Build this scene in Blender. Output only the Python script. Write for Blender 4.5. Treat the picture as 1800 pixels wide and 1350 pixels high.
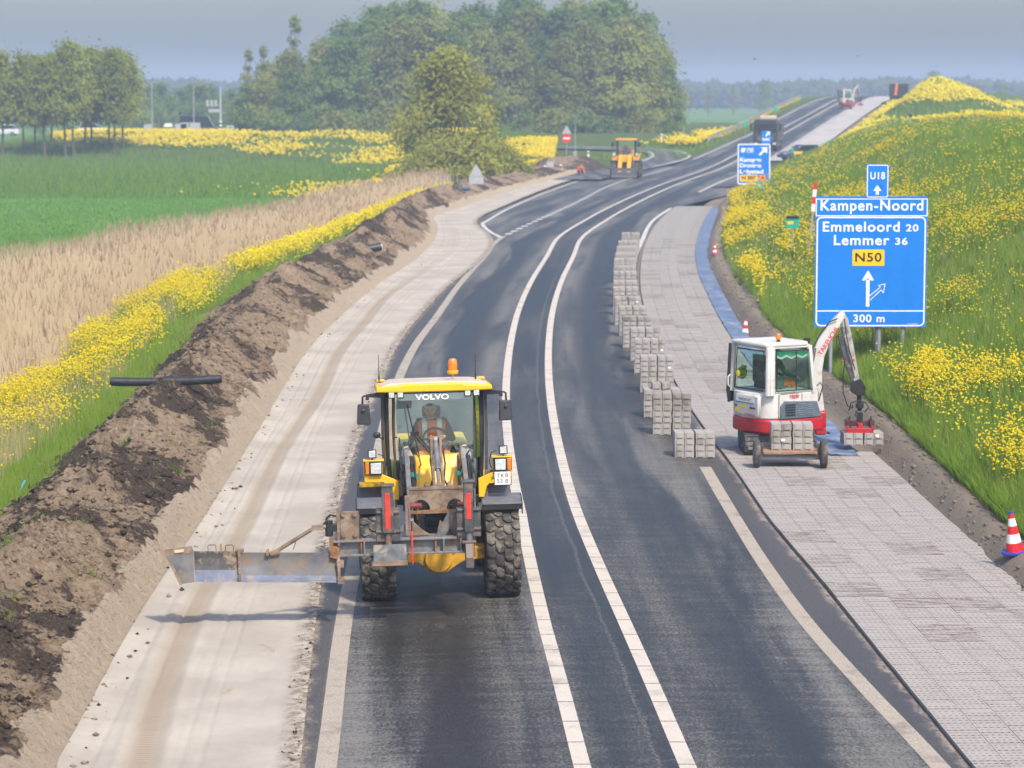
import bpy, bmesh, math, random
import numpy as np
from mathutils import Vector, Matrix, Euler
SC = bpy.context.scene
for _o in list(bpy.data.objects): bpy.data.objects.remove(_o)
COL = SC.collection
R = math.radians

# ------------------------------------------------------------------ camera
cam = bpy.data.cameras.new('camera'); camo = bpy.data.objects.new('camera', cam); COL.objects.link(camo)
FPX, CH, VHOR = 4800.0, 7.35, 155.0
PITCH = math.atan((675 - VHOR) / FPX)
camo.location = (0, 0, CH); camo.rotation_euler = (math.pi/2 - PITCH, 0, 0)
cam.sensor_width = 36; cam.lens = 36 * FPX / 1800; cam.clip_start = 1; cam.clip_end = 9000
cam.dof.use_dof = True; cam.dof.focus_distance = 39.5; cam.dof.aperture_fstop = 2.6
SC.camera = camo
# ------------------------------------------------------------------ sky and sun
SUN = Vector((0.36, -0.74, 1.0)).normalized()
wd = bpy.data.worlds.new('World'); SC.world = wd; wd.use_nodes = True
nt = wd.node_tree; nt.nodes.clear()
sky = nt.nodes.new('ShaderNodeTexSky'); sky.sky_type = 'NISHITA'; sky.sun_disc = False
sky.sun_elevation = math.asin(SUN.z); sky.sun_rotation = math.atan2(SUN.x, SUN.y)
sky.air_density = 1.0; sky.dust_density = 3.0; sky.ozone_density = 1.0; sky.altitude = 0
bg = nt.nodes.new('ShaderNodeBackground'); bg.inputs['Strength'].default_value = 0.15
wo = nt.nodes.new('ShaderNodeOutputWorld')
tn = nt.nodes.new('ShaderNodeMix'); tn.data_type = 'RGBA'; tn.blend_type = 'MULTIPLY'; tn.inputs[0].default_value = 1   # cool white balance of a hazy spring day
tn.inputs[7].default_value = (.95, .98, 1.06, 1)
nt.links.new(sky.outputs[0], tn.inputs[6]); nt.links.new(tn.outputs[2], bg.inputs[0]); nt.links.new(bg.outputs[0], wo.inputs[0])
sl = bpy.data.lights.new('sun', 'SUN'); sl.energy = 3.15; sl.angle = R(4.0); sl.color = (1.0, 0.90, 0.73)
so = bpy.data.objects.new('sun', sl); COL.objects.link(so)
so.rotation_euler = (-SUN).to_track_quat('-Z', 'Y').to_euler()
SC.view_settings.view_transform = 'Standard'; SC.view_settings.look = 'None'
SC.view_settings.exposure = 0.52; SC.view_settings.gamma = 1.0; SC.view_settings.use_curve_mapping = False
SC.render.engine = 'CYCLES'
SC.cycles.use_denoising = True; SC.cycles.use_adaptive_sampling = True; SC.cycles.adaptive_threshold = 0.025; SC.cycles.max_bounces = 6; SC.cycles.transparent_max_bounces = 12
SC.cycles.diffuse_bounces = 2; SC.cycles.glossy_bounces = 3; SC.cycles.transmission_bounces = 4; SC.cycles.volume_bounces = 0
# ------------------------------------------------------------------ helpers
def tag(o, label=None, cat=None, group=None, kind=None):
    if label: o['label'] = label
    if cat: o['category'] = cat
    if group: o['group'] = group
    if kind: o['kind'] = kind
    return o
def empty(name, loc=(0,0,0), rz=0, label=None, cat=None, group=None):
    o = bpy.data.objects.new(name, None); COL.objects.link(o); o.empty_display_size = .2
    o.location = loc; o.rotation_euler = (0, 0, rz)
    return tag(o, label, cat, group)
def copy_tree(o, parent=None):
    c = o.copy(); COL.objects.link(c); c.parent = parent
    if parent is not None: c.matrix_parent_inverse = o.matrix_parent_inverse
    for ch in list(o.children): copy_tree(ch, c)
    return c
def link_mesh(name, me, mat=None, parent=None):
    if mat is not None and not me.materials: me.materials.append(mat)
    o = bpy.data.objects.new(name, me); COL.objects.link(o); o.parent = parent
    return o
def np_mesh(name, V, F, mat, parent=None, attrs=None, smooth=False, uv=None, fmat=None):
    """V (n,3), F (m,k) arrays -> one mesh object; attrs: point floats"""
    V = np.asarray(V, np.float32); F = np.asarray(F, np.int32); m, k = F.shape
    me = bpy.data.meshes.new(name)
    me.vertices.add(len(V)); me.vertices.foreach_set('co', V.ravel())
    me.loops.add(m*k); me.loops.foreach_set('vertex_index', F.ravel())
    me.polygons.add(m); me.polygons.foreach_set('loop_start', np.arange(0, m*k, k, dtype=np.int32))
    if smooth: me.polygons.foreach_set('use_smooth', np.ones(m, bool))
    for a, d in (attrs or {}).items():
        at = me.attributes.new(a, 'FLOAT', 'POINT'); at.data.foreach_set('value', np.asarray(d, np.float32).ravel())
    if uv is not None:
        ul = me.uv_layers.new(name='UVMap'); ul.data.foreach_set('uv', np.asarray(uv, np.float32)[F.ravel()].ravel())
    me.update(calc_edges=True)
    mats = mat if isinstance(mat, (list, tuple)) else [mat]
    for mm in mats: me.materials.append(mm)
    if fmat is not None: me.polygons.foreach_set('material_index', np.asarray(fmat, np.int32))
    return link_mesh(name, me, None, parent)
def grid_faces(nu, nv):
    i = np.arange(nu*nv).reshape(nv, nu)
    return np.stack([i[:-1,:-1], i[:-1,1:], i[1:,1:], i[1:,:-1]], -1).reshape(-1, 4)
def _h(ix, iy, s):
    n = (ix.astype(np.int64)*374761393 + iy.astype(np.int64)*668265263 + s*1442695041) & 0xffffffff
    n = ((n ^ (n >> 13)) * 1274126177) & 0xffffffff
    return ((n ^ (n >> 16)) & 0xffffff) / float(0xffffff)
def vnoise(x, y, s=0):
    x = np.asarray(x, float); y = np.asarray(y, float)
    ix = np.floor(x); iy = np.floor(y); fx = x-ix; fy = y-iy
    fx = fx*fx*fx*(fx*(fx*6-15)+10); fy = fy*fy*fy*(fy*(fy*6-15)+10)
    a = _h(ix, iy, s); b = _h(ix+1, iy, s); c = _h(ix, iy+1, s); d = _h(ix+1, iy+1, s)
    return (a*(1-fx)+b*fx)*(1-fy) + (c*(1-fx)+d*fx)*fy
def fbm(x, y, oct=4, s=0, gain=.5, ridged=False):
    t = 0; a = 1; n = 0
    for i in range(oct):
        v = vnoise(x*2**i + 17.3*i, y*2**i - 9.1*i, s+i)
        if ridged: v = 1-abs(2*v-1)
        t = t + a*v; n += a; a *= gain
    return t/n
def curve(pts):
    """smooth X(Y) through (Y, X) points: monotone-ish cubic Hermite"""
    P = np.array(sorted(pts), float); y = P[:,0]; x = P[:,1]
    d = np.diff(x)/np.diff(y); m = np.empty_like(x); m[0] = d[0]; m[-1] = d[-1]
    h = np.diff(y); m[1:-1] = (d[:-1]*h[1:]+d[1:]*h[:-1])/(h[1:]+h[:-1])
    def f(q):
        q = np.asarray(q, float); i = np.clip(np.searchsorted(y, q)-1, 0, len(y)-2)
        hh = y[i+1]-y[i]; t = (q-y[i])/hh; tc = np.clip(t, 0, 1)
        r = (2*tc**3-3*tc**2+1)*x[i]+(tc**3-2*tc**2+tc)*hh*m[i]+(-2*tc**3+3*tc**2)*x[i+1]+(tc**3-tc**2)*hh*m[i+1]
        return r + np.where(t<0, t*hh*m[0], 0) + np.where(t>1, (t-1)*hh*m[-1], 0)
    return f
def sstep(a, b, x):
    t = np.clip((np.asarray(x, float)-a)/(b-a), 0, 1); return t*t*(3-2*t)
# ---- mesh builder
class MB:
    def __init__(s, M=None): s.v = []; s.f = []; s.M = M
    def add(s, V, F):
        n = len(s.v)
        for p in V:
            p = Vector(p); s.v.append(s.M @ p if s.M is not None else p)
        for f in F: s.f.append([i+n for i in f])
        return s
    def box(s, c, d, rot=None, taper=None):
        x, y, z = d[0]/2, d[1]/2, d[2]/2; tx, ty = taper or (1, 1)
        V = [Vector(p) for p in ((-x,-y,-z),(x,-y,-z),(x,y,-z),(-x,y,-z),(-x*tx,-y*ty,z),(x*tx,-y*ty,z),(x*tx,y*ty,z),(-x*tx,y*ty,z))]
        if rot is not None:
            E = Euler(rot).to_matrix(); V = [E @ p for p in V]
        c = Vector(c)
        return s.add([p+c for p in V], [(0,3,2,1),(4,5,6,7),(0,1,5,4),(1,2,6,5),(2,3,7,6),(3,0,4,7)])
    def cyl(s, a, b, r0, r1=None, n=12, caps=True):
        a = Vector(a); b = Vector(b); r1 = r0 if r1 is None else r1
        q = (b-a).to_track_quat('Z', 'Y').to_matrix(); X = q @ Vector((1,0,0)); Y = q @ Vector((0,1,0))
        V = []; F = []
        for k, (p, r) in enumerate(((a, r0), (b, r1))):
            for i in range(n):
                t = 2*math.pi*i/n; V.append(p+X*(r*math.cos(t))+Y*(r*math.sin(t)))
        for i in range(n): F.append((i, (i+1)%n, n+(i+1)%n, n+i))
        if caps: F.append(tuple(reversed(range(n)))); F.append(tuple(range(n, 2*n)))
        return s.add(V, F)
    def tube(s, pts, r, n=8, rr=None):
        P = [Vector(p) for p in pts]; V = []; F = []; prev = None
        for k, p in enumerate(P):
            t = (P[min(k+1, len(P)-1)]-P[max(k-1, 0)]).normalized()
            if prev is None:
                up = Vector((0,0,1)) if abs(t.z) < .9 else Vector((1,0,0)); X = up.cross(t).normalized()
            else:
                X = (prev - t*prev.dot(t)).normalized()
            prev = X; Y = t.cross(X); q = rr[k] if rr else r
            for i in range(n):
                a = 2*math.pi*i/n; V.append(p+X*(q*math.cos(a))+Y*(q*math.sin(a)))
        for k in range(len(P)-1):
            for i in range(n): F.append((k*n+i, k*n+(i+1)%n, (k+1)*n+(i+1)%n, (k+1)*n+i))
        F.append(tuple(reversed(range(n)))); m = (len(P)-1)*n; F.append(tuple(range(m, m+n)))
        return s.add(V, F)
    def prism(s, poly, a, b, axis='y'):
        """extrude a 2-D polygon between coordinates a and b along axis (polygon in the other two)"""
        n = len(poly); V = []
        for w in (a, b):
            for p, q in poly:
                V.append({'x': (w, p, q), 'y': (p, w, q), 'z': (p, q, w)}[axis])
        F = [tuple(range(n)), tuple(reversed(range(n, 2*n)))]+[(i, n+i, n+(i+1)%n, (i+1)%n) for i in range(n)]
        return s.add(V, F)
    def lathe(s, prof, o=(0,0,0), axis='z', n=20):
        """prof: (radius, height) list"""
        o = Vector(o); V = []; F = []
        for r, h in prof:
            for i in range(n):
                a = 2*math.pi*i/n; c, d = r*math.cos(a), r*math.sin(a)
                V.append(o+Vector({'z': (c, d, h), 'x': (h, c, d), 'y': (c, h, d)}[axis]))
        for k in range(len(prof)-1):
            for i in range(n): F.append((k*n+i, k*n+(i+1)%n, (k+1)*n+(i+1)%n, (k+1)*n+i))
        if prof[0][0] > 1e-6: F.append(tuple(reversed(range(n))))
        if prof[-1][0] > 1e-6: m = (len(prof)-1)*n; F.append(tuple(range(m, m+n)))
        return s.add(V, F)
    def ball(s, c, r, n=10, sc=(1,1,1)):
        pr = [(math.sin(math.pi*k/n)*r, -math.cos(math.pi*k/n)*r) for k in range(n+1)]
        V0 = len(s.v); M = s.M; s.M = None
        s.lathe([(max(a, 1e-5), b) for a, b in pr], (0,0,0), 'z', max(8, n))
        for i in range(V0, len(s.v)):
            p = s.v[i]; p = Vector((p.x*sc[0], p.y*sc[1], p.z*sc[2]))+Vector(c); s.v[i] = M @ p if M is not None else p
        s.M = M
        return s
    def mesh(s, name, mat, smooth=None):
        me = bpy.data.meshes.new(name); me.from_pydata([tuple(p) for p in s.v], [], s.f)
        bm = bmesh.new(); bm.from_mesh(me); bmesh.ops.recalc_face_normals(bm, faces=bm.faces)
        if smooth:
            for f in bm.faces: f.smooth = True
            for e in bm.edges:
                if len(e.link_faces) == 2 and e.calc_face_angle(0) > R(smooth): e.smooth = False
        bm.to_mesh(me); bm.free(); me.materials.append(mat)
        return me
    def build(s, name, mat, parent=None, bevel=0, smooth=35):
        o = link_mesh(name, s.mesh(name, mat, smooth), None, parent)
        if bevel:
            b = o.modifiers.new('bevel', 'BEVEL'); b.width = bevel; b.segments = 2; b.limit_method = 'ANGLE'; b.angle_limit = R(40)
            b.harden_normals = False
        return o
# ---- materials
MATS = {}
class NT:
    def __init__(s, m): s.t = m.node_tree; s.n = s.t.nodes; s.l = s.t.links
    def new(s, typ, **kw):
        nd = s.n.new('ShaderNode'+typ)
        for k, v in kw.items():
            if k.startswith('_'): setattr(nd, k[1:], v)
            else: s.inp(nd, k, v)
        return nd
    def inp(s, nd, k, v):
        i = nd.inputs[int(k[1:])] if (k[0] == 'i' and k[1:].isdigit()) else nd.inputs[k.replace('__', ' ')]
        if hasattr(v, 'is_linked') or isinstance(v, bpy.types.NodeSocket): s.l.new(v, i)
        else: i.default_value = v
    def math(s, op, a, b=0.0, c=None, clamp=False):
        nd = s.n.new('ShaderNodeMath'); nd.operation = op; nd.use_clamp = clamp
        for i, v in enumerate((a, b, c)):
            if v is None: continue
            if isinstance(v, bpy.types.NodeSocket): s.l.new(v, nd.inputs[i])
            else: nd.inputs[i].default_value = v
        return nd.outputs[0]
    def mix(s, f, a, b, typ='MIX'):
        nd = s.n.new('ShaderNodeMix'); nd.data_type = 'RGBA'; nd.blend_type = typ; nd.clamp_factor = True
        for i, v in ((0, f), (6, a), (7, b)):
            if isinstance(v, bpy.types.NodeSocket): s.l.new(v, nd.inputs[i])
            else: nd.inputs[i].default_value = v if i == 0 else (*v, 1) if len(v) == 3 else v
        return nd.outputs[2]
    def ramp(s, f, stops):
        nd = s.n.new('ShaderNodeValToRGB'); s.l.new(f, nd.inputs[0]); e = nd.color_ramp.elements
        while len(e) < len(stops): e.new(.5)
        for k, (p, c) in enumerate(stops):
            e[k].position = p; e[k].color = (c, c, c, 1) if not hasattr(c, '__len__') else (*c, 1)
        return nd.outputs[0]
    def step(s, f, a, b):
        nd = s.n.new('ShaderNodeMapRange'); nd.interpolation_type = 'SMOOTHSTEP'; s.l.new(f, nd.inputs[0])
        nd.inputs[1].default_value = a; nd.inputs[2].default_value = b; return nd.outputs[0]
    def coord(s, kind='Object', scale=(1,1,1), loc=(0,0,0)):
        tc = s.n.new('ShaderNodeTexCoord'); mp = s.n.new('ShaderNodeMapping'); s.l.new(tc.outputs[kind], mp.inputs[0])
        mp.inputs['Scale'].default_value = scale if hasattr(scale, '__len__') else (scale,)*3
        mp.inputs['Location'].default_value = loc
        return mp.outputs[0]
    def noise(s, vec, scale=1, detail=4, rough=.55, dist=0):
        nd = s.n.new('ShaderNodeTexNoise'); s.l.new(vec, nd.inputs['Vector'])
        nd.inputs['Scale'].default_value = scale; nd.inputs['Detail'].default_value = detail
        nd.inputs['Roughness'].default_value = rough; nd.inputs['Distortion'].default_value = dist
        return nd.outputs[0]
    def attr(s, name):
        nd = s.n.new('ShaderNodeAttribute'); nd.attribute_name = name; return nd.outputs['Fac']
    def sep(s, vec):
        nd = s.n.new('ShaderNodeSeparateXYZ'); s.l.new(vec, nd.inputs[0]); return nd.outputs
    def bump(s, h, strength=.3, dist=.02):
        nd = s.n.new('ShaderNodeBump'); s.l.new(h, nd.inputs['Height'])
        nd.inputs['Strength'].default_value = strength; nd.inputs['Distance'].default_value = dist; return nd.outputs[0]
    def done(s, color, rough=.6, metal=0., normal=None, spec=.4, trans=0, alpha=None, coat=0):
        b = s.n.new('ShaderNodeBsdfPrincipled'); o = s.n.new('ShaderNodeOutputMaterial')
        s.inp(b, 'Base__Color', color if isinstance(color, bpy.types.NodeSocket) else (*color, 1))
        s.inp(b, 'Roughness', rough); s.inp(b, 'Metallic', metal); s.inp(b, 'Specular__IOR__Level', spec)
        if coat: s.inp(b, 'Coat__Weight', coat)
        if normal is not None: s.l.new(normal, b.inputs['Normal'])
        out = b.outputs[0]
        if trans:
            t = s.n.new('ShaderNodeBsdfTranslucent'); s.inp(t, 'Color', color if isinstance(color, bpy.types.NodeSocket) else (*color, 1))
            m = s.n.new('ShaderNodeMixShader'); m.inputs[0].default_value = trans
            s.l.new(out, m.inputs[1]); s.l.new(t.outputs[0], m.inputs[2]); out = m.outputs[0]
        s.l.new(out, o.inputs[0])
def newmat(name):
    m = bpy.data.materials.new(name); m.use_nodes = True; m.node_tree.nodes.clear(); MATS[name] = m
    return m, NT(m)
def mat(name, color, rough=.5, metal=0., var=.12, scale=6, bump=0., bscale=40, dirt=None, damt=.5, dscale=3, spec=.4, coat=0):
    """painted / plain surface with mottling and optional dirt of its own colour"""
    if name in MATS: return MATS[name]
    m, t = newmat(name); co = t.coord('Object')
    n1 = t.noise(co, scale, 5, .6)
    lo = tuple(c*(1-var) for c in color); hi = tuple(min(1, c*(1+var)) for c in color)
    c = t.mix(t.step(n1, .3, .7), lo, hi)
    rg = t.math('MULTIPLY_ADD', n1, .25, rough-.12)
    if dirt:
        n2 = t.noise(co, dscale, 8, .68, .4); k = t.step(n2, .62-.3*damt, .72-.2*damt)
        c = t.mix(t.math('MULTIPLY', k, .85), c, dirt); rg = t.math('ADD', rg, t.math('MULTIPLY', k, .25))
    nm = t.bump(t.noise(co, bscale, 4), bump, .01) if bump else None
    mt = metal
    if dirt and metal: mt = t.math('MULTIPLY', t.math('SUBTRACT', 1.0, k), metal)
    t.done(c, rg, mt, nm, spec, coat=coat)
    return m
def leafmat(name, c0, c1, trans=.35, attr='rnd', big=.15, upn=.6):
    m, t = newmat(name); a = t.attr(attr); co = t.coord('Object')
    n = t.noise(co, big, 3); oi = t.n.new('ShaderNodeObjectInfo')
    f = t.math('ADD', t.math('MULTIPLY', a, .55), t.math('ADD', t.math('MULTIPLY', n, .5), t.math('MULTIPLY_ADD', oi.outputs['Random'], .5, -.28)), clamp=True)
    ge = t.n.new('ShaderNodeNewGeometry'); vm = t.n.new('ShaderNodeVectorMath'); vm.operation = 'SCALE'; t.l.new(ge.outputs['Normal'], vm.inputs[0]); vm.inputs['Scale'].default_value = 1-upn
    va = t.n.new('ShaderNodeVectorMath'); va.operation = 'ADD'; t.l.new(vm.outputs[0], va.inputs[0]); va.inputs[1].default_value = (0, -.25*upn, upn)      # foliage shades as a soft mass
    vn = t.n.new('ShaderNodeVectorMath'); vn.operation = 'NORMALIZE'; t.l.new(va.outputs[0], vn.inputs[0])
    t.done(t.mix(f, c0, c1), .7, 0, vn.outputs[0], .12, trans)
    return m
def pix(u, v, Y):
    """point on the measured ray of photo position (u,v) at forward distance Y"""
    x = (u-900)/FPX; y = (675-v)/FPX; c, s_ = math.cos(PITCH), math.sin(PITCH)
    d = (x, y*s_+c, y*c-s_); t = Y/d[1]
    return d[0]*t, CH+d[2]*t
# ------------------------------------------------------------------ lay-out curves, X as a function of forward distance Y (metres)
cC = curve([(20,2.3),(29.25,1.91),(33.5,1.73),(37,1.57),(41.5,1.36),(47.25,1.13),(54.75,.98),(64.75,.92),(71.5,.96),(79.5,1.08),(89.75,1.33),(102.75,1.82),(120.25,2.71),(134.5,3.42),(153.75,5.35),(181.5,8.72),(213,13.11),(255,20.0),(308,30.0),(358,39.6),(400,47.8),(450,58)])
cB = lambda Y: cC(Y) - np.interp(Y, [29,37,47,60,90,140,200,450], [1.15,1.12,.98,1.05,1.14,1.18,1.2,1.2])
cA = curve([(20,-1.8),(29.25,-2.04),(37,-2.33),(50,-2.62),(70,-2.9),(79.5,-2.78),(87.5,-2.5),(102.75,-2.02),(120,-1.25),(136.5,-.48),(138,-.33),(173.5,3.68),(222.5,9.2),(262,16.6),(296,23.6),(314,27.4),(358,35.5),(400,43.6),(450,54)])
cD = curve([(20,5.0),(29.25,4.7),(33.5,4.37),(37,4.13),(41.5,3.96),(47.25,3.86),(53,3.8),(64,3.7),(85,3.85),(103,4.45),(120,5.4),(133,6.32),(153.75,7.95),(170,9.9),(213,15.9),(255,22.8),(308,32.8),(358,42.4),(450,60.8)])
cE = curve([(20,5.35),(29.25,5.05),(35.5,4.83),(40.25,4.68),(46.5,4.44),(52,4.36),(62.5,4.15),(80,4.25),(100,4.72),(109.75,5.15),(129.5,6.3),(145,7.5),(158,8.75),(172,10.3)])
cF = curve([(20,7.95),(40.5,7.72),(51,7.45),(62.5,6.5),(79,6.48),(88,6.68),(97,6.98),(107.75,7.38),(124.5,8.35),(138,9.4),(158,11.2),(175,13.0)])
cG = curve([(20,8.6),(42,8.05),(48,8.05),(53,8.1),(60,8.15),(70,7.95),(84,7.85),(96,8.1),(113,8.7),(138,10.5),(158,12.4),(169,13.2),(198,16.9),(244,23.6),(272,30.0),(300,36.3),(340,44),(450,66)])
cH = curve([(20,-2.1),(29.25,-2.37),(33.5,-2.59),(40.5,-2.91),(54.75,-3.26),(70,-3.36),(79.5,-3.33),(89.75,-3.0),(102.75,-2.4),(116,-1.5),(134,-1.0),(138,-1.15),(152,-2.0),(156,-1.9),(173.5,-.4),(198,2.05),(232,6.3),(245,8.6)])
cI = curve([(20,-4.85),(29.25,-4.98),(37,-5.21),(47,-5.3),(60,-5.5),(79.5,-5.74),(90,-5.5),(102.75,-5.04),(120,-4.05),(135,-3.75),(147,-4.0),(158,-4.4),(168,-3.3),(182.5,-1.9),(215.75,2.5),(244,6.6)])
cJ = lambda Y: cI(Y) - .50
cK = curve([(20,-8.2),(46,-8.75),(52,-8.95),(60,-8.9),(71.5,-9.3),(80,-9.65),(95,-9.75),(103,-9.7),(120,-8.4),(145,-7.7),(165,-6.8),(182,-5.8),(203,-3.6),(244,3.0)])
cL = curve([(20,-11.8),(65,-12.3),(74,-12.5),(92,-13.3),(107,-13.2),(124,-11.5),(143,-9.4),(168,-7.6),(200,-4.6)])
cM = curve([(20,-30),(80,-25),(107,-20.5),(123,-18.2),(137,-15.0),(174,-11.2),(192,-8.2),(205,-5)])
def zr(Y):
    Y = np.asarray(Y, float)
    t = np.clip(Y-400, 0, 40)
    return np.where(Y<235, 0, np.where(Y<275, .037*(np.clip(Y,235,275)-235)**2/80, .74+.037*(np.clip(Y,275,400)-275)+.037*(t-t*t/80)))
def lat(X, Y): return X - cC(Y) + .57
def zroad(X, Y): return zr(Y) - .02*np.clip(np.abs(lat(X, Y))-.6, 0, 8)
def ysamp(a, b, n): return a*(b/a)**(np.arange(n)/(n-1))
def ribbon(name, fL, fR, zf, mt, Y0, Y1, nY, nX, parent=None, attrs=None, Ys=None):
    Ys = ysamp(Y0, Y1, nY) if Ys is None else Ys
    l, r = np.asarray(fL(Ys)), np.asarray(fR(Ys)); q = np.linspace(0, 1, nX)
    X = l[:,None]*(1-q)+r[:,None]*q; Y = np.repeat(Ys[:,None], nX, 1); Q = np.repeat(q[None], len(Ys), 0)
    Z = zf(X, Y, Q)
    A = {k: f(X, Y, Q) for k, f in (attrs or {}).items()}
    uv = np.stack([lat(X, Y).ravel(), Y.ravel()], -1)
    return np_mesh(name, np.stack([X, Y, Z], -1).reshape(-1, 3), grid_faces(nX, len(Ys)), mt, parent, A, True, uv)

# ------------------------------------------------------------------ ground materials
def m_pasture():
    m, t = newmat('pasture'); co = t.coord('Object')
    a = t.noise(co, .03, 5, .6); b = t.noise(t.coord('Object', (.25, .9, 1)), 1.0, 6, .65)
    c = t.mix(t.step(a, .35, .65), (.075,.185,.03), (.13,.25,.045)); c = t.mix(t.math('MULTIPLY', t.step(b, .45, .7), .5), c, (.21,.26,.08))
    t.done(c, .9, 0, t.bump(t.noise(co, 3, 6, .7), .6, .12), .1); return m
def m_verge():
    m, t = newmat('verge_soil'); co = t.coord('Object')
    c = t.mix(t.step(t.noise(co, .6, 5), .35, .65), (.06,.10,.022), (.10,.14,.035)); c = t.mix(t.math('MULTIPLY', t.step(t.noise(co, .25, 5, .65), .55, .68), .7), c, (.13,.10,.06))
    t.done(c, .95, 0, t.bump(t.noise(co, 9, 6, .7), .7, .06), .1); return m
def m_asphalt():
    m, t = newmat('asphalt'); uv = t.n.new('ShaderNodeTexCoord').outputs['UV']; s = t.sep(uv); la = s[0]; yy = s[1]
    def mp(sx, sy, ox=0):
        n = t.n.new('ShaderNodeMapping'); t.l.new(uv, n.inputs[0]); n.inputs['Scale'].default_value = (sx, sy, 1); n.inputs['Location'].default_value = (ox, ox*.7, 0); return n.outputs[0]
    patch = t.step(t.noise(mp(.75, .055), 1, 4, .6, .4), .28, .72)           # polished and worn areas drawn out along the lane
    streak = t.noise(mp(3.2, .035, 3), 1, 4, .6)
    across = t.step(t.noise(mp(.9, 4.5, 7), 1, 6, .75, .3), .25, .75)       # roller and wear marks across the lane
    fine = t.step(t.noise(mp(26, 13, 1), 1, 3, .8), .28, .72); grit = t.noise(mp(70, 40, 5), 1, 2, .7)
    al = t.math('ABSOLUTE', la)
    wob = t.math('MULTIPLY_ADD', patch, .6, -.30)
    mid = t.math('ABSOLUTE', t.math('ADD', t.math('SUBTRACT', al, 1.95), wob))   # centre of each lane carries a dark band
    band = t.math('SUBTRACT', 1.0, t.step(mid, .15, .75))
    med = t.math('SUBTRACT', 1.0, t.step(al, .38, .62))                            # strip between the two white lines
    f = t.math('ADD', t.math('MULTIPLY_ADD', patch, .46, .20), t.math('MULTIPLY', across, .28))
    f = t.math('SUBTRACT', f, t.math('MULTIPLY', band, .34)); f = t.math('SUBTRACT', f, t.math('MULTIPLY', med, .24))
    f = t.math('ADD', f, t.math('MULTIPLY_ADD', streak, .30, -.15)); f = t.math('ADD', f, t.math('MULTIPLY_ADD', fine, .50, -.25))
    c = t.ramp(f, [(.16, (.014,.0132,.013)), (.43, (.036,.0345,.033)), (.64, (.108,.103,.095)), (.88, (.195,.184,.165))])
    c = t.mix(t.math('MULTIPLY', t.step(grit, .52, .75), .30), c, (.22,.21,.195))
    sw = t.math('ADD', t.math('SUBTRACT', la, .27), t.math('MULTIPLY_ADD', t.noise(mp(.0, .35, 6), 1, 3, .6), .18, -.09))    # pale lane seam in the median
    seam = t.math('SUBTRACT', 1.0, t.step(t.math('ABSOLUTE', sw), .006, .045))
    c = t.mix(t.math('MULTIPLY', seam, t.math('MULTIPLY', t.step(fine, .42, .6), .5)), c, (.20,.19,.175))
    # tar-dark margin outside the edge lines, sand blown over the very edge
    dD = t.attr('dD'); dA = t.attr('dA')
    mr = t.step(dD, .06, .16); ml = t.step(t.math('MULTIPLY', dA, -1.0), .06, .18)
    mm = t.math('MAXIMUM', mr, ml)
    c = t.mix(t.math('MULTIPLY', mm, .8), c, t.mix(fine, (.040,.037,.037), (.085,.078,.074)))
    de = t.attr('dE'); sand = t.math('SUBTRACT', 1.0, t.step(t.math('ADD', de, t.math('MULTIPLY_ADD', t.noise(mp(2.5, 1.1, 2), 1, 6, .7), .5, -.25)), .01, .16))
    sand = t.math('MULTIPLY', sand, t.step(t.noise(mp(14, 9, 4), 1, 5, .7), .36, .56))
    c = t.mix(t.math('MULTIPLY', sand, .9), c, (.36,.29,.22))
    rg = t.math('MULTIPLY_ADD', f, .20, .44)
    t.done(c, rg, 0, t.bump(t.math('ADD', fine, t.math('MULTIPLY', grit, .6)), .28, .006), .35); return m
def m_line(name, c0, c1):
    m, t = newmat(name); co = t.coord('Object')
    n = t.noise(co, 70, 4, .8); w = t.noise(co, 1.3, 6, .7)
    c = t.mix(t.step(n, .3, .7), c0, c1); c = t.mix(t.math('MULTIPLY', t.step(w, .5, .72), .55), c, tuple(x*.45 for x in c0))
    t.done(c, .75, 0, t.bump(n, .35, .006), .3); return m
def m_sand():
    m, t = newmat('packed_sand'); co = t.coord('Object'); r = t.attr('rut'); e = t.attr('dEdge')
    a = t.noise(co, .5, 5, .6); b = t.noise(t.coord('Object', (9, 1.0, 1)), 1, 5, .65); f = t.noise(co, 45, 5, .75)
    c = t.mix(t.step(a, .35, .68), (.36,.325,.28), (.455,.415,.36)); c = t.mix(t.math('MULTIPLY', t.step(b, .5, .75), .35), c, (.34,.295,.245))
    c = t.mix(t.math('MULTIPLY', r, .75), c, t.mix(f, (.25,.19,.13), (.36,.295,.22)))
    wet = t.math('MULTIPLY', t.step(t.noise(t.coord('Object', (1.6, .6, 1), (3, 9, 0)), 1, 6, .7, .5), .64, .72), .8)
    c = t.mix(wet, c, (.33,.24,.16))
    ed = t.math('MULTIPLY', t.math('SUBTRACT', 1.0, t.step(e, .03, .3)), t.step(t.noise(co, 7, 6, .7), .4, .6))
    c = t.mix(ed, c, (.20,.16,.125))
    ridge = t.n.new('ShaderNodeTexWave'); ridge.wave_type = 'BANDS'; ridge.bands_direction = 'Y'; t.l.new(co, ridge.inputs[0]); ridge.inputs['Scale'].default_value = 3.6; ridge.inputs['Distortion'].default_value = 1.0
    hgt = t.math('ADD', t.math('MULTIPLY', f, .35), t.math('ADD', t.math('MULTIPLY', b, .3), t.math('MULTIPLY', ridge.outputs[1], t.math('MULTIPLY', r, .9))))
    t.done(c, .95, 0, t.bump(hgt, .45, .03), .1); return m
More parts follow.
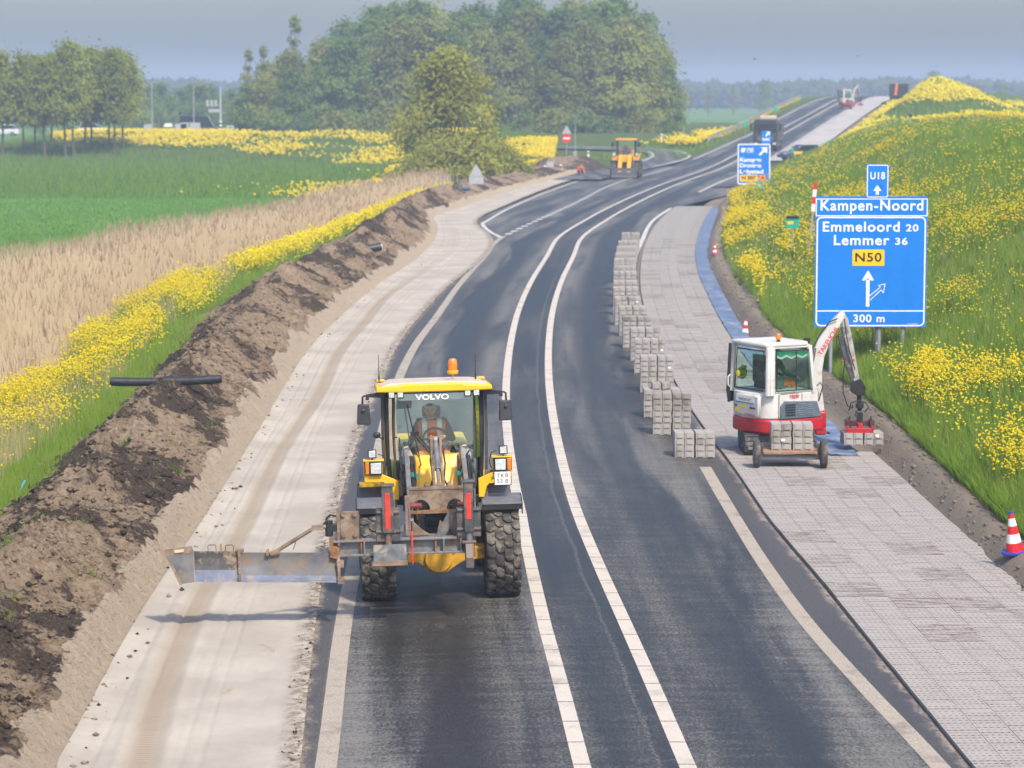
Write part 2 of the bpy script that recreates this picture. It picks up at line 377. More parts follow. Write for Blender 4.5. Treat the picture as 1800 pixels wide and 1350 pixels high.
def m_soil():
    m, t = newmat('spoil_soil'); co = t.coord('Object'); s = t.attr('soil')
    n = t.noise(co, 2.2, 8, .7, .4); f = t.noise(co, 30, 6, .75); g = t.noise(co, 9, 6, .7)
    k = t.step(t.math('ADD', t.math('MULTIPLY_ADD', s, .70, .13), t.math('ADD', t.math('MULTIPLY_ADD', n, 1.25, -.62), t.math('MULTIPLY_ADD', g, .8, -.40))), .40, .56)
    sand = t.mix(t.step(g, .3, .7), (.20,.14,.09), (.40,.315,.225)); dark = t.mix(t.step(f, .3, .75), (.034,.026,.021), (.135,.104,.082))
    c = t.mix(k, sand, dark); pale = t.attr('pale')
    c = t.mix(t.step(t.math('ADD', pale, t.math('ADD', t.math('MULTIPLY_ADD', n, .9, -.45), t.math('MULTIPLY_ADD', g, .7, -.35))), .42, .56), c, t.mix(t.math('MULTIPLY', t.step(t.noise(co, 11, 6, .75, .5), .56, .68), .75), t.mix(f, (.35,.28,.20), (.58,.485,.375)), (.15,.115,.085)))
    h = t.math('ADD', t.math('MULTIPLY', g, 1.0), t.math('MULTIPLY', f, .5))
    t.done(c, .97, 0, t.bump(h, 1.0, .10), .08); return m
def m_embank():
    m, t = newmat('embankment_soil'); co = t.coord('Object'); d = t.attr('dirt')
    g = t.mix(t.step(t.noise(co, .5, 5), .35, .65), (.07,.115,.02), (.13,.18,.035)); f = t.noise(co, 22, 6, .75)
    c = t.mix(t.step(t.math('ADD', d, t.math('MULTIPLY_ADD', t.noise(co, 3, 6, .7), .6, -.3)), .4, .6), g, t.mix(f, (.14,.115,.09), (.32,.275,.225)))
    t.done(c, .97, 0, t.bump(f, .8, .05), .08); return m
def m_conc(name, lo, hi, stain):
    m, t = newmat(name); co = t.coord('Object'); oi = t.n.new('ShaderNodeObjectInfo')
    geo = t.n.new('ShaderNodeNewGeometry')
    n = t.noise(geo.outputs['Position'], 1.2, 6, .7); f = t.noise(geo.outputs['Position'], 60, 4, .8)
    mp = t.n.new('ShaderNodeMapping'); t.l.new(geo.outputs['Position'], mp.inputs[0]); mp.inputs['Scale'].default_value = (1.6, 6.5, 1)
    s2 = t.noise(mp.outputs[0], 1.5, 6, .7, .3)
    c = t.mix(t.math('ADD', t.math('MULTIPLY', f, .5), t.math('MULTIPLY', n, .6), clamp=True), lo, hi)
    rr = t.step(oi.outputs['Random'], .74, .84)
    st = t.math('MULTIPLY', t.step(s2, .42, .62), t.math('MULTIPLY_ADD', rr, .75, stain))
    c = t.mix(st, c, (.17,.14,.12)); c = t.mix(t.math('MULTIPLY_ADD', oi.outputs['Random'], .16, 0), c, (.33,.30,.29))
    t.done(c, .88, 0, t.bump(f, .35, .006), .2); return m
MP, MV, MA, MSA, MSO, ME = m_pasture(), m_verge(), m_asphalt(), m_sand(), m_soil(), m_embank()
MW = m_line('white_line', (.46,.415,.36), (.60,.545,.485)); MT = m_line('worn_line', (.22,.19,.155), (.50,.44,.37)); MG = m_line('grey_line', (.45,.43,.41), (.6,.58,.55))
MCO = m_conc('paving_concrete', (.32,.295,.277), (.42,.392,.37), .24)
# ------------------------------------------------------------------ ground, verge, ridge, sand
S = lambda o: tag(o, kind='structure')
gx = np.array([-2400,-900,-300,-120,-60,-20,20,60,120,300,900,2400.]); gy = np.array([-120,0,60,150,300,600,1200,3000.])
GX, GY = np.meshgrid(gx, gy)
S(np_mesh('ground', np.stack([GX, GY, np.full_like(GX, -.92)], -1).reshape(-1,3), grid_faces(len(gx), len(gy)), MP))
def zverge(X, Y):
    k, l = cK(Y), cL(Y)
    return -.9 + .85*sstep(0, 1, (X-(l-1.0))/np.maximum(k+.6-(l-1.0), .5)) + .06*(fbm(X*.7, Y*.7, 3, 3)-.5)
S(ribbon('verge', lambda Y: cL(Y)-2.5, lambda Y: cK(Y)+.8, lambda X,Y,Q: zverge(X,Y), MV, 26, 215, 260, 16))
def ridge_h(X, Y):
    k, j, i = cK(Y), cJ(Y), cI(Y)
    q = (X-k)/np.maximum(j-k, .3)
    wob = .5*fbm(Y*.5, X*.3, 3, 21)-.25
    heap = fbm(Y*.34+X*.12, X*.45, 2, 11)
    heap2 = 1-np.abs(2*vnoise(Y*.52-X*.30, X*.22, 31)-1)
    amp = np.interp(Y, [20,120,160,200,244], [1,1,.95,.75,.35])*np.interp(Y, [20,60,110,200],[.86,.95,1.05,1.05])
    prof = np.where(q<.55, sstep(-.12, .62, q+wob*.3), 1-.70*sstep(.42, 1.05, q+wob*.3))
    z = .02 + amp*prof*(.34+.50*heap+.55*heap2**1.4*1.3)
    z = z + .34*(fbm(X*1.5, Y*1.5, 4, 5, .55)-.5)*sstep(-.1, .2, q) + .16*(fbm(X*1.1+Y*.5, Y*1.3, 3, 6, .6, True)-.6)*sstep(0,.3,q) + .11*(fbm(X*6, Y*6, 3, 8)-.5)
    cut = (X-j)/np.maximum(i-j, .1)
    wc = .55*(fbm(Y*1.1, X*.6, 5, 14, .65)-.5)
    zc = .40*(1-sstep(-.2, 1.0, cut+wc)) - .03 + .11*(fbm(X*8, Y*6, 3, 17)-.5)*(1-sstep(.8, 1, cut)) + .05*(1-np.abs(2*vnoise(Y*4.5, X*1.5, 19)-1))*sstep(-.2, .3, cut)*(1-sstep(.5, .95, cut))
    return np.where(cut>-.25, np.minimum(z*(1-sstep(-.25,.25,cut))+zc*sstep(-.25,.25,cut), 9), z)
def soil_a(X, Y, Q):
    return np.clip(.5+1.6*(fbm(Y*.42+X*.25, X*.55-Y*.12, 4, 41, .6)-.5)+.22*sstep(-2.0,-3.2, X-cJ(Y))-.06, 0, 1)
def pale_a(X, Y, Q): return sstep(-.12, .2, X-cJ(Y)+.75*(fbm(Y*.9, X, 5, 44, .65)-.5))
S(tag(ribbon('spoil_ridge', lambda Y: cK(Y)-.35, lambda Y: cI(Y)+.02, lambda X,Y,Q: ridge_h(X,Y), MSO, 27, 244, 1250, 104, None, {'soil': soil_a, 'pale': pale_a}), 'long ridge of dug sand and dark soil'))
def rutf(X, Y):
    q = (X-cI(Y))/(cH(Y)-cI(Y)); c = .335+.04*np.sin(Y*.11)+.02*np.sin(Y*.31)
    return np.clip(1.25-np.abs(q-c)/.085*1.0, 0, 1)*np.interp(Y, [20,95,115],[1,1,.25])
def sandz(X, Y, Q):
    r = rutf(X, Y); q = (X-cI(Y))/(cH(Y)-cI(Y)); c = .335+.04*np.sin(Y*.11)+.02*np.sin(Y*.31)
    e = np.exp(-((np.abs(q-c)-.105)/.018)**2)
    z = -.045 - .03*sstep(.2,.8,r) + .016*e + .02*(fbm(X*.8, Y*.35, 3, 51)-.5) + .014*(fbm(X*5, Y*2.5, 3, 53)-.5)
    for cc, w in ((.12,.010),(.52,.008),(.60,.007),(.245,.008)):
        z = z - .020*np.exp(-((q-cc-.015*np.sin(Y*.2+cc*9))/w)**2)
    z = z + .07*sstep(.9, 1, q)*(fbm(X*3, Y*1.6, 4, 55, .6)-.22) + .03*sstep(.1,.0,q)
    return z + zr(Y)
S(ribbon('sand_strip', lambda Y: cI(Y)-.02, lambda Y: cH(Y)+.05, sandz, MSA, 27, 244, 1250, 80, None, {'rut': lambda X,Y,Q: rutf(X,Y), 'dEdge': lambda X,Y,Q: cH(Y)-X}))
# ------------------------------------------------------------------ carriageway
def rL(Y): return np.where(Y<256, cH(Y)+.05*(fbm(np.asarray(Y)*1.7, np.asarray(Y)*0, 3, 61)-.5), cA(Y)-.45)
def rR(Y): return np.where(Y<168, cE(Y)-.03, np.where(Y<262, np.interp(Y, [168,182,196,262], [0,.5,1,1])*(cG(Y)-.3)+(1-np.interp(Y, [168,182,196,262], [0,.5,1,1]))*(cE(Y)-.03), cD(Y)+.35))
road = S(ribbon('road', rL, rR, lambda X,Y,Q: zroad(X,Y), MA, 26, 447, 420, 46, None,
   {'dD': lambda X,Y,Q: np.where(Y<165, X-cD(Y), -1), 'dA': lambda X,Y,Q: np.where(Y<136, X-cA(Y), 1), 'dE': lambda X,Y,Q: np.minimum(X-cH(Y), np.where(Y<165, cE(Y)-X, 1))}))
def line(name, f, w, mt, Y0, Y1, n, dz=.004):
    return ribbon(name, lambda Y: f(Y)-w/2, lambda Y: f(Y)+w/2, lambda X,Y,Q: zroad(X,Y)+dz, mt, Y0, Y1, n, 3, road)
line('edge_line', cA, .24, MT, 26, 137.5, 90)
line('edge_line', cD, .23, MT, 26, 53.2, 60); line('edge_line', cD, .2, MG, 119, 170, 40)
for f, m1 in ((cB, MW), (cC, MW)):
    for k in range(34):                                    # plates of the line, joints left open
        y0 = 27.2 + k*1.02
        ribbon('line_plate', lambda Y: f(Y)-.095, lambda Y: f(Y)+.095, lambda X,Y,Q: zroad(X,Y)+.005, m1, y0, y0+.992, 3, 2, road)
    line('centre_line', f, .19, MW, 61.9, 447, 130)
line('edge_line', lambda Y: cA(Y), .2, MG, 268, 447, 40); line('edge_line', lambda Y: cD(Y), .2, MG, 196, 447, 60)
for k in range(44):
    y0 = 139 + k*2.6
    line('line_block', cA, .34, MG, y0, y0+1.3, 2)
def path_ribbon(name, pts, w, z, mt, parent=None, n=80, zadd=0.0):
    P = np.array(pts, float); t = np.arange(len(P)); tt = np.linspace(0, len(P)-1, n)
    fx = curve(list(zip(t, P[:,0]))); fy = curve(list(zip(t, P[:,1])))
    X, Y = fx(tt), fy(tt); dx, dy = np.gradient(X), np.gradient(Y); L = np.hypot(dx, dy); nx, ny = -dy/L, dx/L
    V = []
    for s_ in (-.5, .5): V.append(np.stack([X+nx*w*s_, Y+ny*w*s_, z(X+nx*w*s_, Y+ny*w*s_)+zadd], -1))
    V = np.stack(V, 1).reshape(-1, 3)
    return np_mesh(name, V, grid_faces(2, n), mt, parent, {'dD': np.full(len(V), -1.), 'dA': np.full(len(V), 1.), 'dE': np.full(len(V), 1.)}, True, V[:,:2]*np.array([1, 1]))
zs = lambda X, Y: zr(Y)+.004
# slip road that leaves the lane on the left and loops behind, with its white edge lines
slip = [(5.0,222),(8.2,240),(11.6,254),(14.3,264),(15.7,272),(15.3,280),(12,284.5),(6,287),(0,288.2),(-5,288.8),(-9,289)]
slp = S(path_ribbon('slip_road', slip, 4.4, zs, MA, None, 120, .004))
path_ribbon('edge_line', [(x+o[0], y+o[1]) for (x, y), o in zip(slip[2:], [(1.5,-.9),(1.6,-.7),(1.9,0),(1.5,1.2),(.6,1.9),(.2,2),(0,2),(0,2),(0,2)])], .26, zs, MG, slp, 90, .009)
path_ribbon('edge_line', [(x+o[0], y+o[1]) for (x, y), o in zip(slip[2:], [(-1.6,.9),(-1.6,.7),(-1.8,0),(-1.3,-1.1),(-.6,-1.8),(-.2,-1.9),(0,-1.9),(0,-1.9),(0,-1.9)])], .26, zs, MG, slp, 90, .009)
path_ribbon('edge_line', [(-.55,136.2),(-1.2,143),(-1.62,151),(-1.35,155.5),(-.1,172),(2.4,197),(6.5,231),(9.0,243.5)], .2, lambda X,Y: zroad(X,Y)+.005, MG, road, 80)
exitp = [(17.5,205),(21,226),(25.2,245),(30.5,262),(38,275),(50,284),(66,290)]
S(path_ribbon('exit_road', exitp, 5.0, lambda X,Y: zr(Y)+.006, MA, None, 70))
S(ribbon('unfinished_shoulder', lambda Y: cD(Y)+.3, lambda Y: cD(Y)+3.6, lambda X,Y,Q: zr(Y)+.02, mat('pale_base', (.42,.395,.375), .9, 0, .15, .6, .3, 20), 264, 430, 60, 4))
# ------------------------------------------------------------------ far left bank, right embankment
def zbank(X, Y):
    zd = -.95+2.2*sstep(293, 352, Y)*sstep(-75,-55,X)*np.interp(Y,[352,420],[1,.8]); w = sstep(-14, 2, X)
    z = (1-w)*zd + w*(zr(np.minimum(Y,300))-.18)
    rise = zr(Y)-.25-(cA(Y)-2.0-X)*.45
    return np.maximum(z, np.where(X<cA(Y)-1, rise, zr(Y)-.25)) + .1*(fbm(X*.2, Y*.2, 3, 71)-.5)*sstep(4,-4,X)
bx, by = np.linspace(-76, 66, 120), np.linspace(206, 470, 110); BX, BY = np.meshgrid(bx, by)
kz = zbank(BX, BY); lo = sstep(206, 236, BY); kz = np.where(BX<cA(BY)-6, -.95+(kz+.95)*lo, kz)
kz = np.where((BY<266)&(BX>cH(np.minimum(BY,244))-7), np.minimum(kz, -.16), kz)
kz = np.where(BX>cD(BY)+1.5, np.minimum(kz, zr(BY)-.9), kz)
S(np_mesh('bank', np.stack([BX, BY, kz], -1).reshape(-1,3), grid_faces(120, 110), MV, None, None, True))
def zemb(X, Y):
    s_ = X-cG(Y); base = zr(Y)+.10
    crest = np.interp(Y, [20,120,150,200,250,300,470], [5.5,5.5,5.3,4.6,3.9,3.2,3.0])
    crest = np.maximum(crest, base+.2)
    hill = 4.7*np.exp(-((X-52)/8.5)**2-((Y-345)/48)**2)
    rise = base+.05+.40*np.clip(s_, 0, 99)
    z = -np.log(np.exp(-2.2*rise)+np.exp(-2.2*crest))/2.2
    z = np.where(s_>14, z*np.interp(Y,[250,310],[1,0])+(z-.12*np.clip(s_-14,0,18))*np.interp(Y,[250,310],[0,1]), z)
    z = z + hill*sstep(0, 9, s_)
    bump_ = .25*(fbm(X*.35, Y*.25, 3, 81)-.5)*sstep(.5, 4, s_) + .10*(fbm(X*1.5, Y*1.2, 3, 83)-.5)
    berm = .26*np.exp(-((s_+.25)/.33)**2)*(.35+.9*fbm(Y*.8, X*.2, 3, 85))*np.interp(Y,[20,160,200],[1,1,.2])
    flat = sstep(-.75, .15, s_)
    return np.where(s_<.15, (base-.30)*(1-flat)+ (base+.03)*flat, z)+bump_*flat+berm + .03*(fbm(X*6, Y*5, 3, 87)-.5)*(1-sstep(.5, 1.5, s_))
eq = np.concatenate([np.linspace(-1.6, .8, 34), .8+62*(np.linspace(0, 1, 62)[1:])**1.8]); ey = ysamp(27, 470, 520)
EY = np.repeat(ey[:,None], len(eq), 1); EX = cG(EY)+eq[None]
S(np_mesh('embankment', np.stack([EX, EY, zemb(EX, EY)], -1).reshape(-1,3), grid_faces(len(eq), len(ey)), ME, None, {'dirt': 1-sstep(-.1,.45, EX-cG(EY)+.5*(fbm(EY*.6, EX*.4, 3, 88)-.5))}, True))
# ------------------------------------------------------------------ paved shoulder: bed, laid panels of small concrete pavers, blue membrane
mbed = mat('joint_sand', (.075,.065,.058), .95, 0, .3, 5)
pav = S(ribbon('pavement', lambda Y: cE(Y)-.04, lambda Y: cF(Y)+.06, lambda X,Y,Q: zroad(cD(Y), Y)-.02+0*X, mbed, 26, 172, 160, 4))
def panel_mesh(seed, w, L, rows, nn):
    """rows of small pavers: solid strips with the open notches of each row left as holes down to the bed"""
    rd = random.Random(seed); V = []; F = []; dy = L/rows; z0 = .045
    def quad(x0, x1, y0, y1, z): b = len(V); V.extend([(x0,y0,z),(x1,y0,z),(x1,y1,z),(x0,y1,z)]); F.append([b,b+1,b+2,b+3])
    for hx in (0, 1):
        xa = -w/2+hx*w/2+.003; xb = xa+w/2-.006
        for j in range(rows):
            y0 = j*dy; z = z0+rd.uniform(-.002,.002); sh = .5*(j % 2); nt_ = .020
            quad(xa, xb, y0+nt_, y0+dy-.0015, z)
            cell = (xb-xa)/nn; xs = xa
            for k in range(nn):
                hs = xa+(k+.18+.34*sh)*cell; he = hs+cell*.50
                quad(xs, hs, y0, y0+nt_, z); xs = min(he, xb)
            quad(xs, xb, y0, y0+nt_, z)
        for y0 in (0, L-.0015): b = len(V); V.extend([(xa,y0,z0),(xb,y0,z0),(xb,y0,0),(xa,y0,0)]); F.append([b,b+1,b+2,b+3])
        for xx in (xa, xb): b = len(V); V.extend([(xx,0,z0),(xx,L,z0),(xx,L,0),(xx,0,0)]); F.append([b,b+1,b+2,b+3])
    me = bpy.data.meshes.new('paving_panel'); me.from_pydata(V, [], F); me.materials.append(MCO); return me
PW, PL = .765, 1.2
pms = [panel_mesh(k, PW, PL, 10, 5) for k in range(3)]
pv = [([tuple(v.co) for v in m_.vertices], [list(p.vertices) for p in m_.polygons]) for m_ in pms]
rd = random.Random(5); laid = []; far_v = []; far_f = []
for c in range(4):
    y = 26.0+.35*(c%2)
    while y < 171:
        n_col = 4 if y < 54.2 else 3
        if c < n_col:
            wE, wF = float(cE(y)), float(cF(y))
            x = wE+.01+PW*(c+.5)*((wF-wE)/(PW*n_col) if y >= 58 else 1.0)
            tl = math.atan2(float(cE(y+1)-cE(y-1)), 2.0)
            laid.append((y, x, tl, (wF-wE)/(PW*n_col) if y >= 58 else 1.0))
        y += PL+.004
laid.sort()
for k, (y, x, tl, sx_) in enumerate(laid):
    z = float(zroad(cD(y), y))-.016+rd.uniform(-.003, .004)
    if k < 300:
        o = bpy.data.objects.new('paving_panel', pms[k % 3]); COL.objects.link(o); o.parent = pav
        o.location = (x, y, z); o.rotation_euler = (rd.uniform(-.002,.002), rd.uniform(-.003,.003), -tl+rd.uniform(-.004,.004)); o.scale = (sx_, 1, 1)
    else:
        vv, ff = pv[k % 3]; ca, sa = math.cos(-tl), math.sin(-tl); b = len(far_v)
        far_v += [(x+px_*sx_*ca-py_*sa, y+px_*sx_*sa+py_*ca, z+pz_) for px_, py_, pz_ in vv]; far_f += [[i+b for i in f_] for f_ in ff]
if far_f: tag(np_mesh('paving_panels', far_v, far_f, MCO, pav), kind='stuff')
def memz(X, Y, Q):
    folds = np.zeros_like(X)
    for yf in (57,66,75,83.5,85.5,92,98,104,117,126,140): folds = folds+.05*np.exp(-((Y-yf-.25*np.sin(X*3))/.16)**2)
    return zroad(cD(Y), Y)+.035+.05*np.clip(fbm(X*1.3, Y*.5, 3, 91)-.3,0,1)+.03*(fbm(X*4, Y*2.5, 3, 92)-.5)+folds
mmem = mat('blue_fabric', (.10,.155,.27), .55, 0, .3, 2.2, .5, 14, (.27,.28,.31), .5, 1.6)
tag(ribbon('membrane', lambda Y: cF(Y)+np.where(Y<58,-.75,.02), lambda Y: cF(Y)+np.interp(Y,[54,60,66,80,110,150,172],[-.25,.45,.62,.56,.62,.66,.6]), memz, mmem, 54.6, 170, 420, 16), 'blue geotextile membrane along the edge of the paved shoulder', 'membrane')
# ------------------------------------------------------------------ vegetation
rng = np.random.default_rng(7)
MGR = leafmat('grass_blades', (.048,.120,.007), (.245,.360,.045), .4, 'rnd', .9, .42)
MST = leafmat('dry_stalks', (.30,.24,.11), (.55,.46,.27), .4, 'rnd', .9, .4)
MGD = leafmat('pasture_blades', (.07,.21,.02), (.17,.36,.045), .4, 'rnd', .08)
MRE = leafmat('reed_straw', (.50,.385,.23), (.88,.74,.52), .4, 'rnd', .35)
MFL = leafmat('yellow_petals', (.70,.52,.008), (.92,.80,.03), .3, 'rnd', .4)
MLF = leafmat('tree_leaves', (.085,.165,.035), (.28,.40,.085), .5, 'rnd', .22)
MLO = leafmat('olive_leaves', (.15,.185,.035), (.42,.45,.09), .5, 'rnd', .22)
MLY = leafmat('yellowgreen_leaves', (.22,.24,.03), (.55,.55,.09), .5, 'rnd', .22)
MLB = leafmat('spring_leaves', (.16,.21,.025), (.42,.46,.07), .5, 'rnd', .3)
MLFAR = leafmat('far_leaves', (.05,.075,.03), (.12,.15,.05), .3, 'rnd', .02)
MBK = mat('bark', (.11,.085,.065), .9, 0, .35, 5, .6, 25)
def blades(name, P, h, w, mt, lean=.35, kind='stuff', seg=1, label=None, parent=None):
    n = len(P); a = rng.uniform(0, 2*np.pi, n); h = np.broadcast_to(h, n); w = np.broadcast_to(w, n)
    dx, dy = np.cos(a)*w/2, np.sin(a)*w/2; b = rng.uniform(0, 2*np.pi, n); l = rng.uniform(0, lean, n)*h
    tx, ty = np.cos(b)*l, np.sin(b)*l; r = rng.random(n)
    if seg == 1:
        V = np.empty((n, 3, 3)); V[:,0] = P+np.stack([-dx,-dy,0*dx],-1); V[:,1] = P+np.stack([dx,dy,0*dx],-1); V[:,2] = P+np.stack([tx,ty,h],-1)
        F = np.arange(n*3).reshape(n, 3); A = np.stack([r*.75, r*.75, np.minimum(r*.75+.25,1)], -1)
    else:
        V = np.empty((n, 5, 3)); hm_ = h*.55
        V[:,0] = P+np.stack([-dx,-dy,0*dx],-1); V[:,1] = P+np.stack([dx,dy,0*dx],-1)
        V[:,2] = P+np.stack([-dx*.8+tx*.3,-dy*.8+ty*.3,hm_],-1); V[:,3] = P+np.stack([dx*.8+tx*.3,dy*.8+ty*.3,hm_],-1); V[:,4] = P+np.stack([tx,ty,h],-1)
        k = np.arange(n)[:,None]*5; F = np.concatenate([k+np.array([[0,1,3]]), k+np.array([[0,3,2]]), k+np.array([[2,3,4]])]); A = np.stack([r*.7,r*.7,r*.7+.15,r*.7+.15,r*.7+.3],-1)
    return tag(np_mesh(name, V.reshape(-1,3), F, mt, parent, {'rnd': A}), label, None, None, kind)
OCT = np.array([[1,0,0],[-1,0,0],[0,1,0],[0,-1,0],[0,0,1],[0,0,-1.]]); OCF = np.array([[0,2,4],[2,1,4],[1,3,4],[3,0,4],[2,0,5],[1,2,5],[3,1,5],[0,3,5]])
def heads(name, P, r, mt, label=None, flat=.75):
    n = len(P); V = OCT[None]*rng.uniform(.6, 1.25, (n,6,1))*np.broadcast_to(r, n)[:,None,None]*np.array([1,1,flat])
    a = rng.uniform(0, 6.28, n); c, s_ = np.cos(a)[:,None], np.sin(a)[:,None]
    V = np.stack([V[...,0]*c-V[...,1]*s_, V[...,0]*s_+V[...,1]*c, V[...,2]], -1)+P[:,None]
    F = (OCF[None]+np.arange(n)[:,None,None]*6).reshape(-1,3)
    return tag(np_mesh(name, V.reshape(-1,3), F, mt, None, {'rnd': np.repeat(rng.random(n), 6)}), label, None, None, 'stuff')
def plants(name, P, hmin, hmax, nh, hr, spread):
    """mustard plants: thin green stalks carrying tight yellow heads"""
    n = len(P); H = rng.uniform(hmin, hmax, n); reps = rng.integers(nh[0], nh[1]+1, n); I = np.repeat(np.arange(n), reps); m = len(I)
    off = rng.normal(0, 1, (m,3))*np.array([spread, spread, spread*.9]); T = P[I]+off; T[:,2] = P[I,2]+H[I]+off[:,2]*.9
    sc_ = np.maximum(1, P[I,1]/70)
    heads(name, T, rng.uniform(.6,1.2,m)*hr*sc_**.5, MFL)
    q = rng.random(m) < .6; B = P[I][q]+np.array([0,0,.02]); L = T[q]-B; w = .012*sc_[q]
    V = np.empty((q.sum(),3,3)); V[:,0] = B-np.stack([w,0*w,0*w],-1); V[:,1] = B+np.stack([w,0*w,0*w],-1); V[:,2] = B+L
    tag(np_mesh('flower_stalks', V.reshape(-1,3), np.arange(3*len(V)).reshape(-1,3), MGR, None, {'rnd': np.repeat(rng.random(len(V)),3)}), None, None, None, 'stuff')
def sampY(n, a, b, p=1.0):
    u = rng.random(n)
    return a*(b/a)**u if p == 1 else (a**(1-p)+u*(b**(1-p)-a**(1-p)))**(1/(1-p))
# right embankment -------------------------------------------------
n = 370000; Y = sampY(n, 37, 275, 1.35); s_ = rng.random(n)**1.25*24+.05; X = cG(Y)+s_
edge = .28*(fbm(Y*.6, X*.4, 3, 88)-.5); k = (X < Y*.2+3.5)&(s_+edge > .22)
X, Y, s_ = X[k], Y[k], s_[k]; big = fbm(X*.35, Y*.3, 3, 101); bald = fbm(X*.18+5, Y*.10, 3, 102)
k = (bald < .66)|(rng.random(len(X)) < .35); X, Y, big = X[k], Y[k], big[k]
sc_ = np.maximum(1, Y/60)
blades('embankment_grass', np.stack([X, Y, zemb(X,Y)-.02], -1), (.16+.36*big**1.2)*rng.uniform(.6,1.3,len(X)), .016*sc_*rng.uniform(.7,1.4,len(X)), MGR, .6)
n = 60000; Y = sampY(n, 40, 85, 1.2); X = cG(Y)+rng.random(n)**1.6*4+.1; k = X < Y*.2+1
X, Y = X[k], Y[k]; blades('tall_grass', np.stack([X, Y, zemb(X,Y)-.02], -1), rng.uniform(.18,.46,len(X))*(.6+.8*fbm(X*1.2, Y*1.0, 2, 104)), .014, MGR, .9, seg=2)
def flower_pos(n, Y0, Y1, smax, thr, seed, p=1.2, s0=.9):
    Y = sampY(n, Y0, Y1, p); s_ = s0+rng.random(n)**.9*smax; X = cG(Y)+s_
    d = fbm(X*.42, Y*.20, 3, seed)+.25*fbm(X*1.6, Y*1.0, 2, seed+9)+.06*sstep(1.0,3.5,s_)-.03*sstep(9,16,s_)
    k = (X < Y*.2+3.5)&(rng.random(n) < np.clip((d-thr)*3.6+.16+.12*sstep(90,60,Y), .04, .95)*np.interp(Y,[90,140],[1,.7]))&~((Y < 68.2)&(Y > 50)&(np.abs(X/Y*FPX+900-1531) < 115)&(zemb(X,Y)+.9 > CH-(590-VHOR)*Y/FPX)); return X[k], Y[k]
X, Y = flower_pos(24000, 42, 95, 13, .70, 121); plants('yellow_flowers', np.stack([X, Y, zemb(X,Y)], -1), .35, .85, (2,5), .031, .10)
X, Y = flower_pos(22000, 80, 200, 18, .76, 131); plants('yellow_flowers', np.stack([X, Y, zemb(X,Y)], -1), .35, .85, (2,4), .036, .13)
n = 5600; Y = rng.uniform(44.5, 66, n); s_ = .55+rng.random(n)**1.2*5.2; X = cG(Y)+s_; k = (X < Y*.2+3)&(fbm(X*.8+9, Y*.55, 3, 143) > rng.uniform(.34,.52,n))&(zemb(X,Y)+.95 < CH-(592-VHOR)*Y/FPX); X, Y = X[k], Y[k]
plants('yellow_flowers', np.stack([X, Y, zemb(X,Y)], -1), .3, .75, (2,5), .032, .10)
# band of flowers behind the big sign and along the foot of the slope
n = 5200; Y = rng.normal(66, 5.0, n); X = cG(Y)+1.5+np.abs(rng.normal(.9, 1.5, n))+.1*(Y-66); k = (fbm(X*.8, Y*.8, 2, 141) > .40)&(zemb(X,Y)+.95 < CH-(592-VHOR)*Y/FPX); X, Y = X[k], Y[k]
plants('yellow_flowers', np.stack([X, Y, zemb(X,Y)], -1), .4, .8, (2,5), .034, .09)
n = 3600; Y = sampY(n, 86, 172, 1.0); X = cG(Y)+.3+np.abs(rng.normal(0, .9, n))*np.interp(Y,[86,130,172],[2.4,1.2,.8]); k = fbm(X*.6, Y*.25, 3, 145) > .52; X, Y = X[k], Y[k]
plants('yellow_flowers', np.stack([X, Y, zemb(X,Y)], -1), .3, .7, (2,4), .045, .13)
def carpet(name, X, Y, z, r, h=.5):
    heads(name, np.stack([X, Y, z+h*rng.uniform(.5,1,len(X))], -1), r*rng.uniform(.6,1.3,len(X)), MFL)
n = 26000; Y = rng.uniform(285, 400, n); X = cG(Y)+rng.random(n)*30; d = fbm(X*.22, Y*.06, 3, 151)+.20*np.exp(-((X-cG(Y))/2.2)**2)+.06*np.exp(-((X-53)/9)**2); k = (d > .545+rng.normal(0,.05,n))&(X < Y*.2)
carpet('hill_flowers', X[k], Y[k], zemb(X[k],Y[k]), .17, .6)
n = 30000; Y = rng.uniform(240, 400, n); X = cG(Y)+rng.random(n)*30; k = X < Y*.2; X, Y = X[k], Y[k]
blades('hill_grass', np.stack([X, Y, zemb(X,Y)-.05], -1), rng.uniform(.3,.8,len(X)), .14, MGR, .5)
# left: reeds, flowering verge, pasture -------------------------------------------------
S(ribbon('reed_bed', lambda Y: cM(Y)-.3, lambda Y: cL(Y)-.2, lambda X,Y,Q: -.9+.03*np.sin(X*3)+.02, mat('reed_litter', (.30,.235,.15), .95, 0, .3, 2, .6, 9), 38, 204, 80, 4))
n = 300000; Y = sampY(n, 48, 204, 1.5); q = rng.random(n); l, m_ = cL(Y), cM(Y); X = m_+(l-.3-m_)*q; k = X > -(Y*.19+4); X, Y, q = X[k], Y[k], q[k]
sc_ = np.maximum(1, Y/75); hv_ = 1.5+.9*fbm(X*.5, Y*.4, 3, 161); ed = np.minimum(sstep(0,.12,q), .45+.55*sstep(1.0,.72,q))
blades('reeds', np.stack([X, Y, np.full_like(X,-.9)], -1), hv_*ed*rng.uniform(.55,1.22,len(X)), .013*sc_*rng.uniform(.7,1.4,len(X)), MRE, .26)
n = 5000; i = rng.integers(0, len(X), n); P = np.stack([X[i], Y[i], -.9+hv_[i]*ed[i]*rng.uniform(.95,1.2,n)], -1)
blades('reed_plumes', P-np.array([0,0,.2]), .34, .045*sc_[i], leafmat('reed_plume', (.20,.13,.085), (.36,.26,.18), .2), .5)
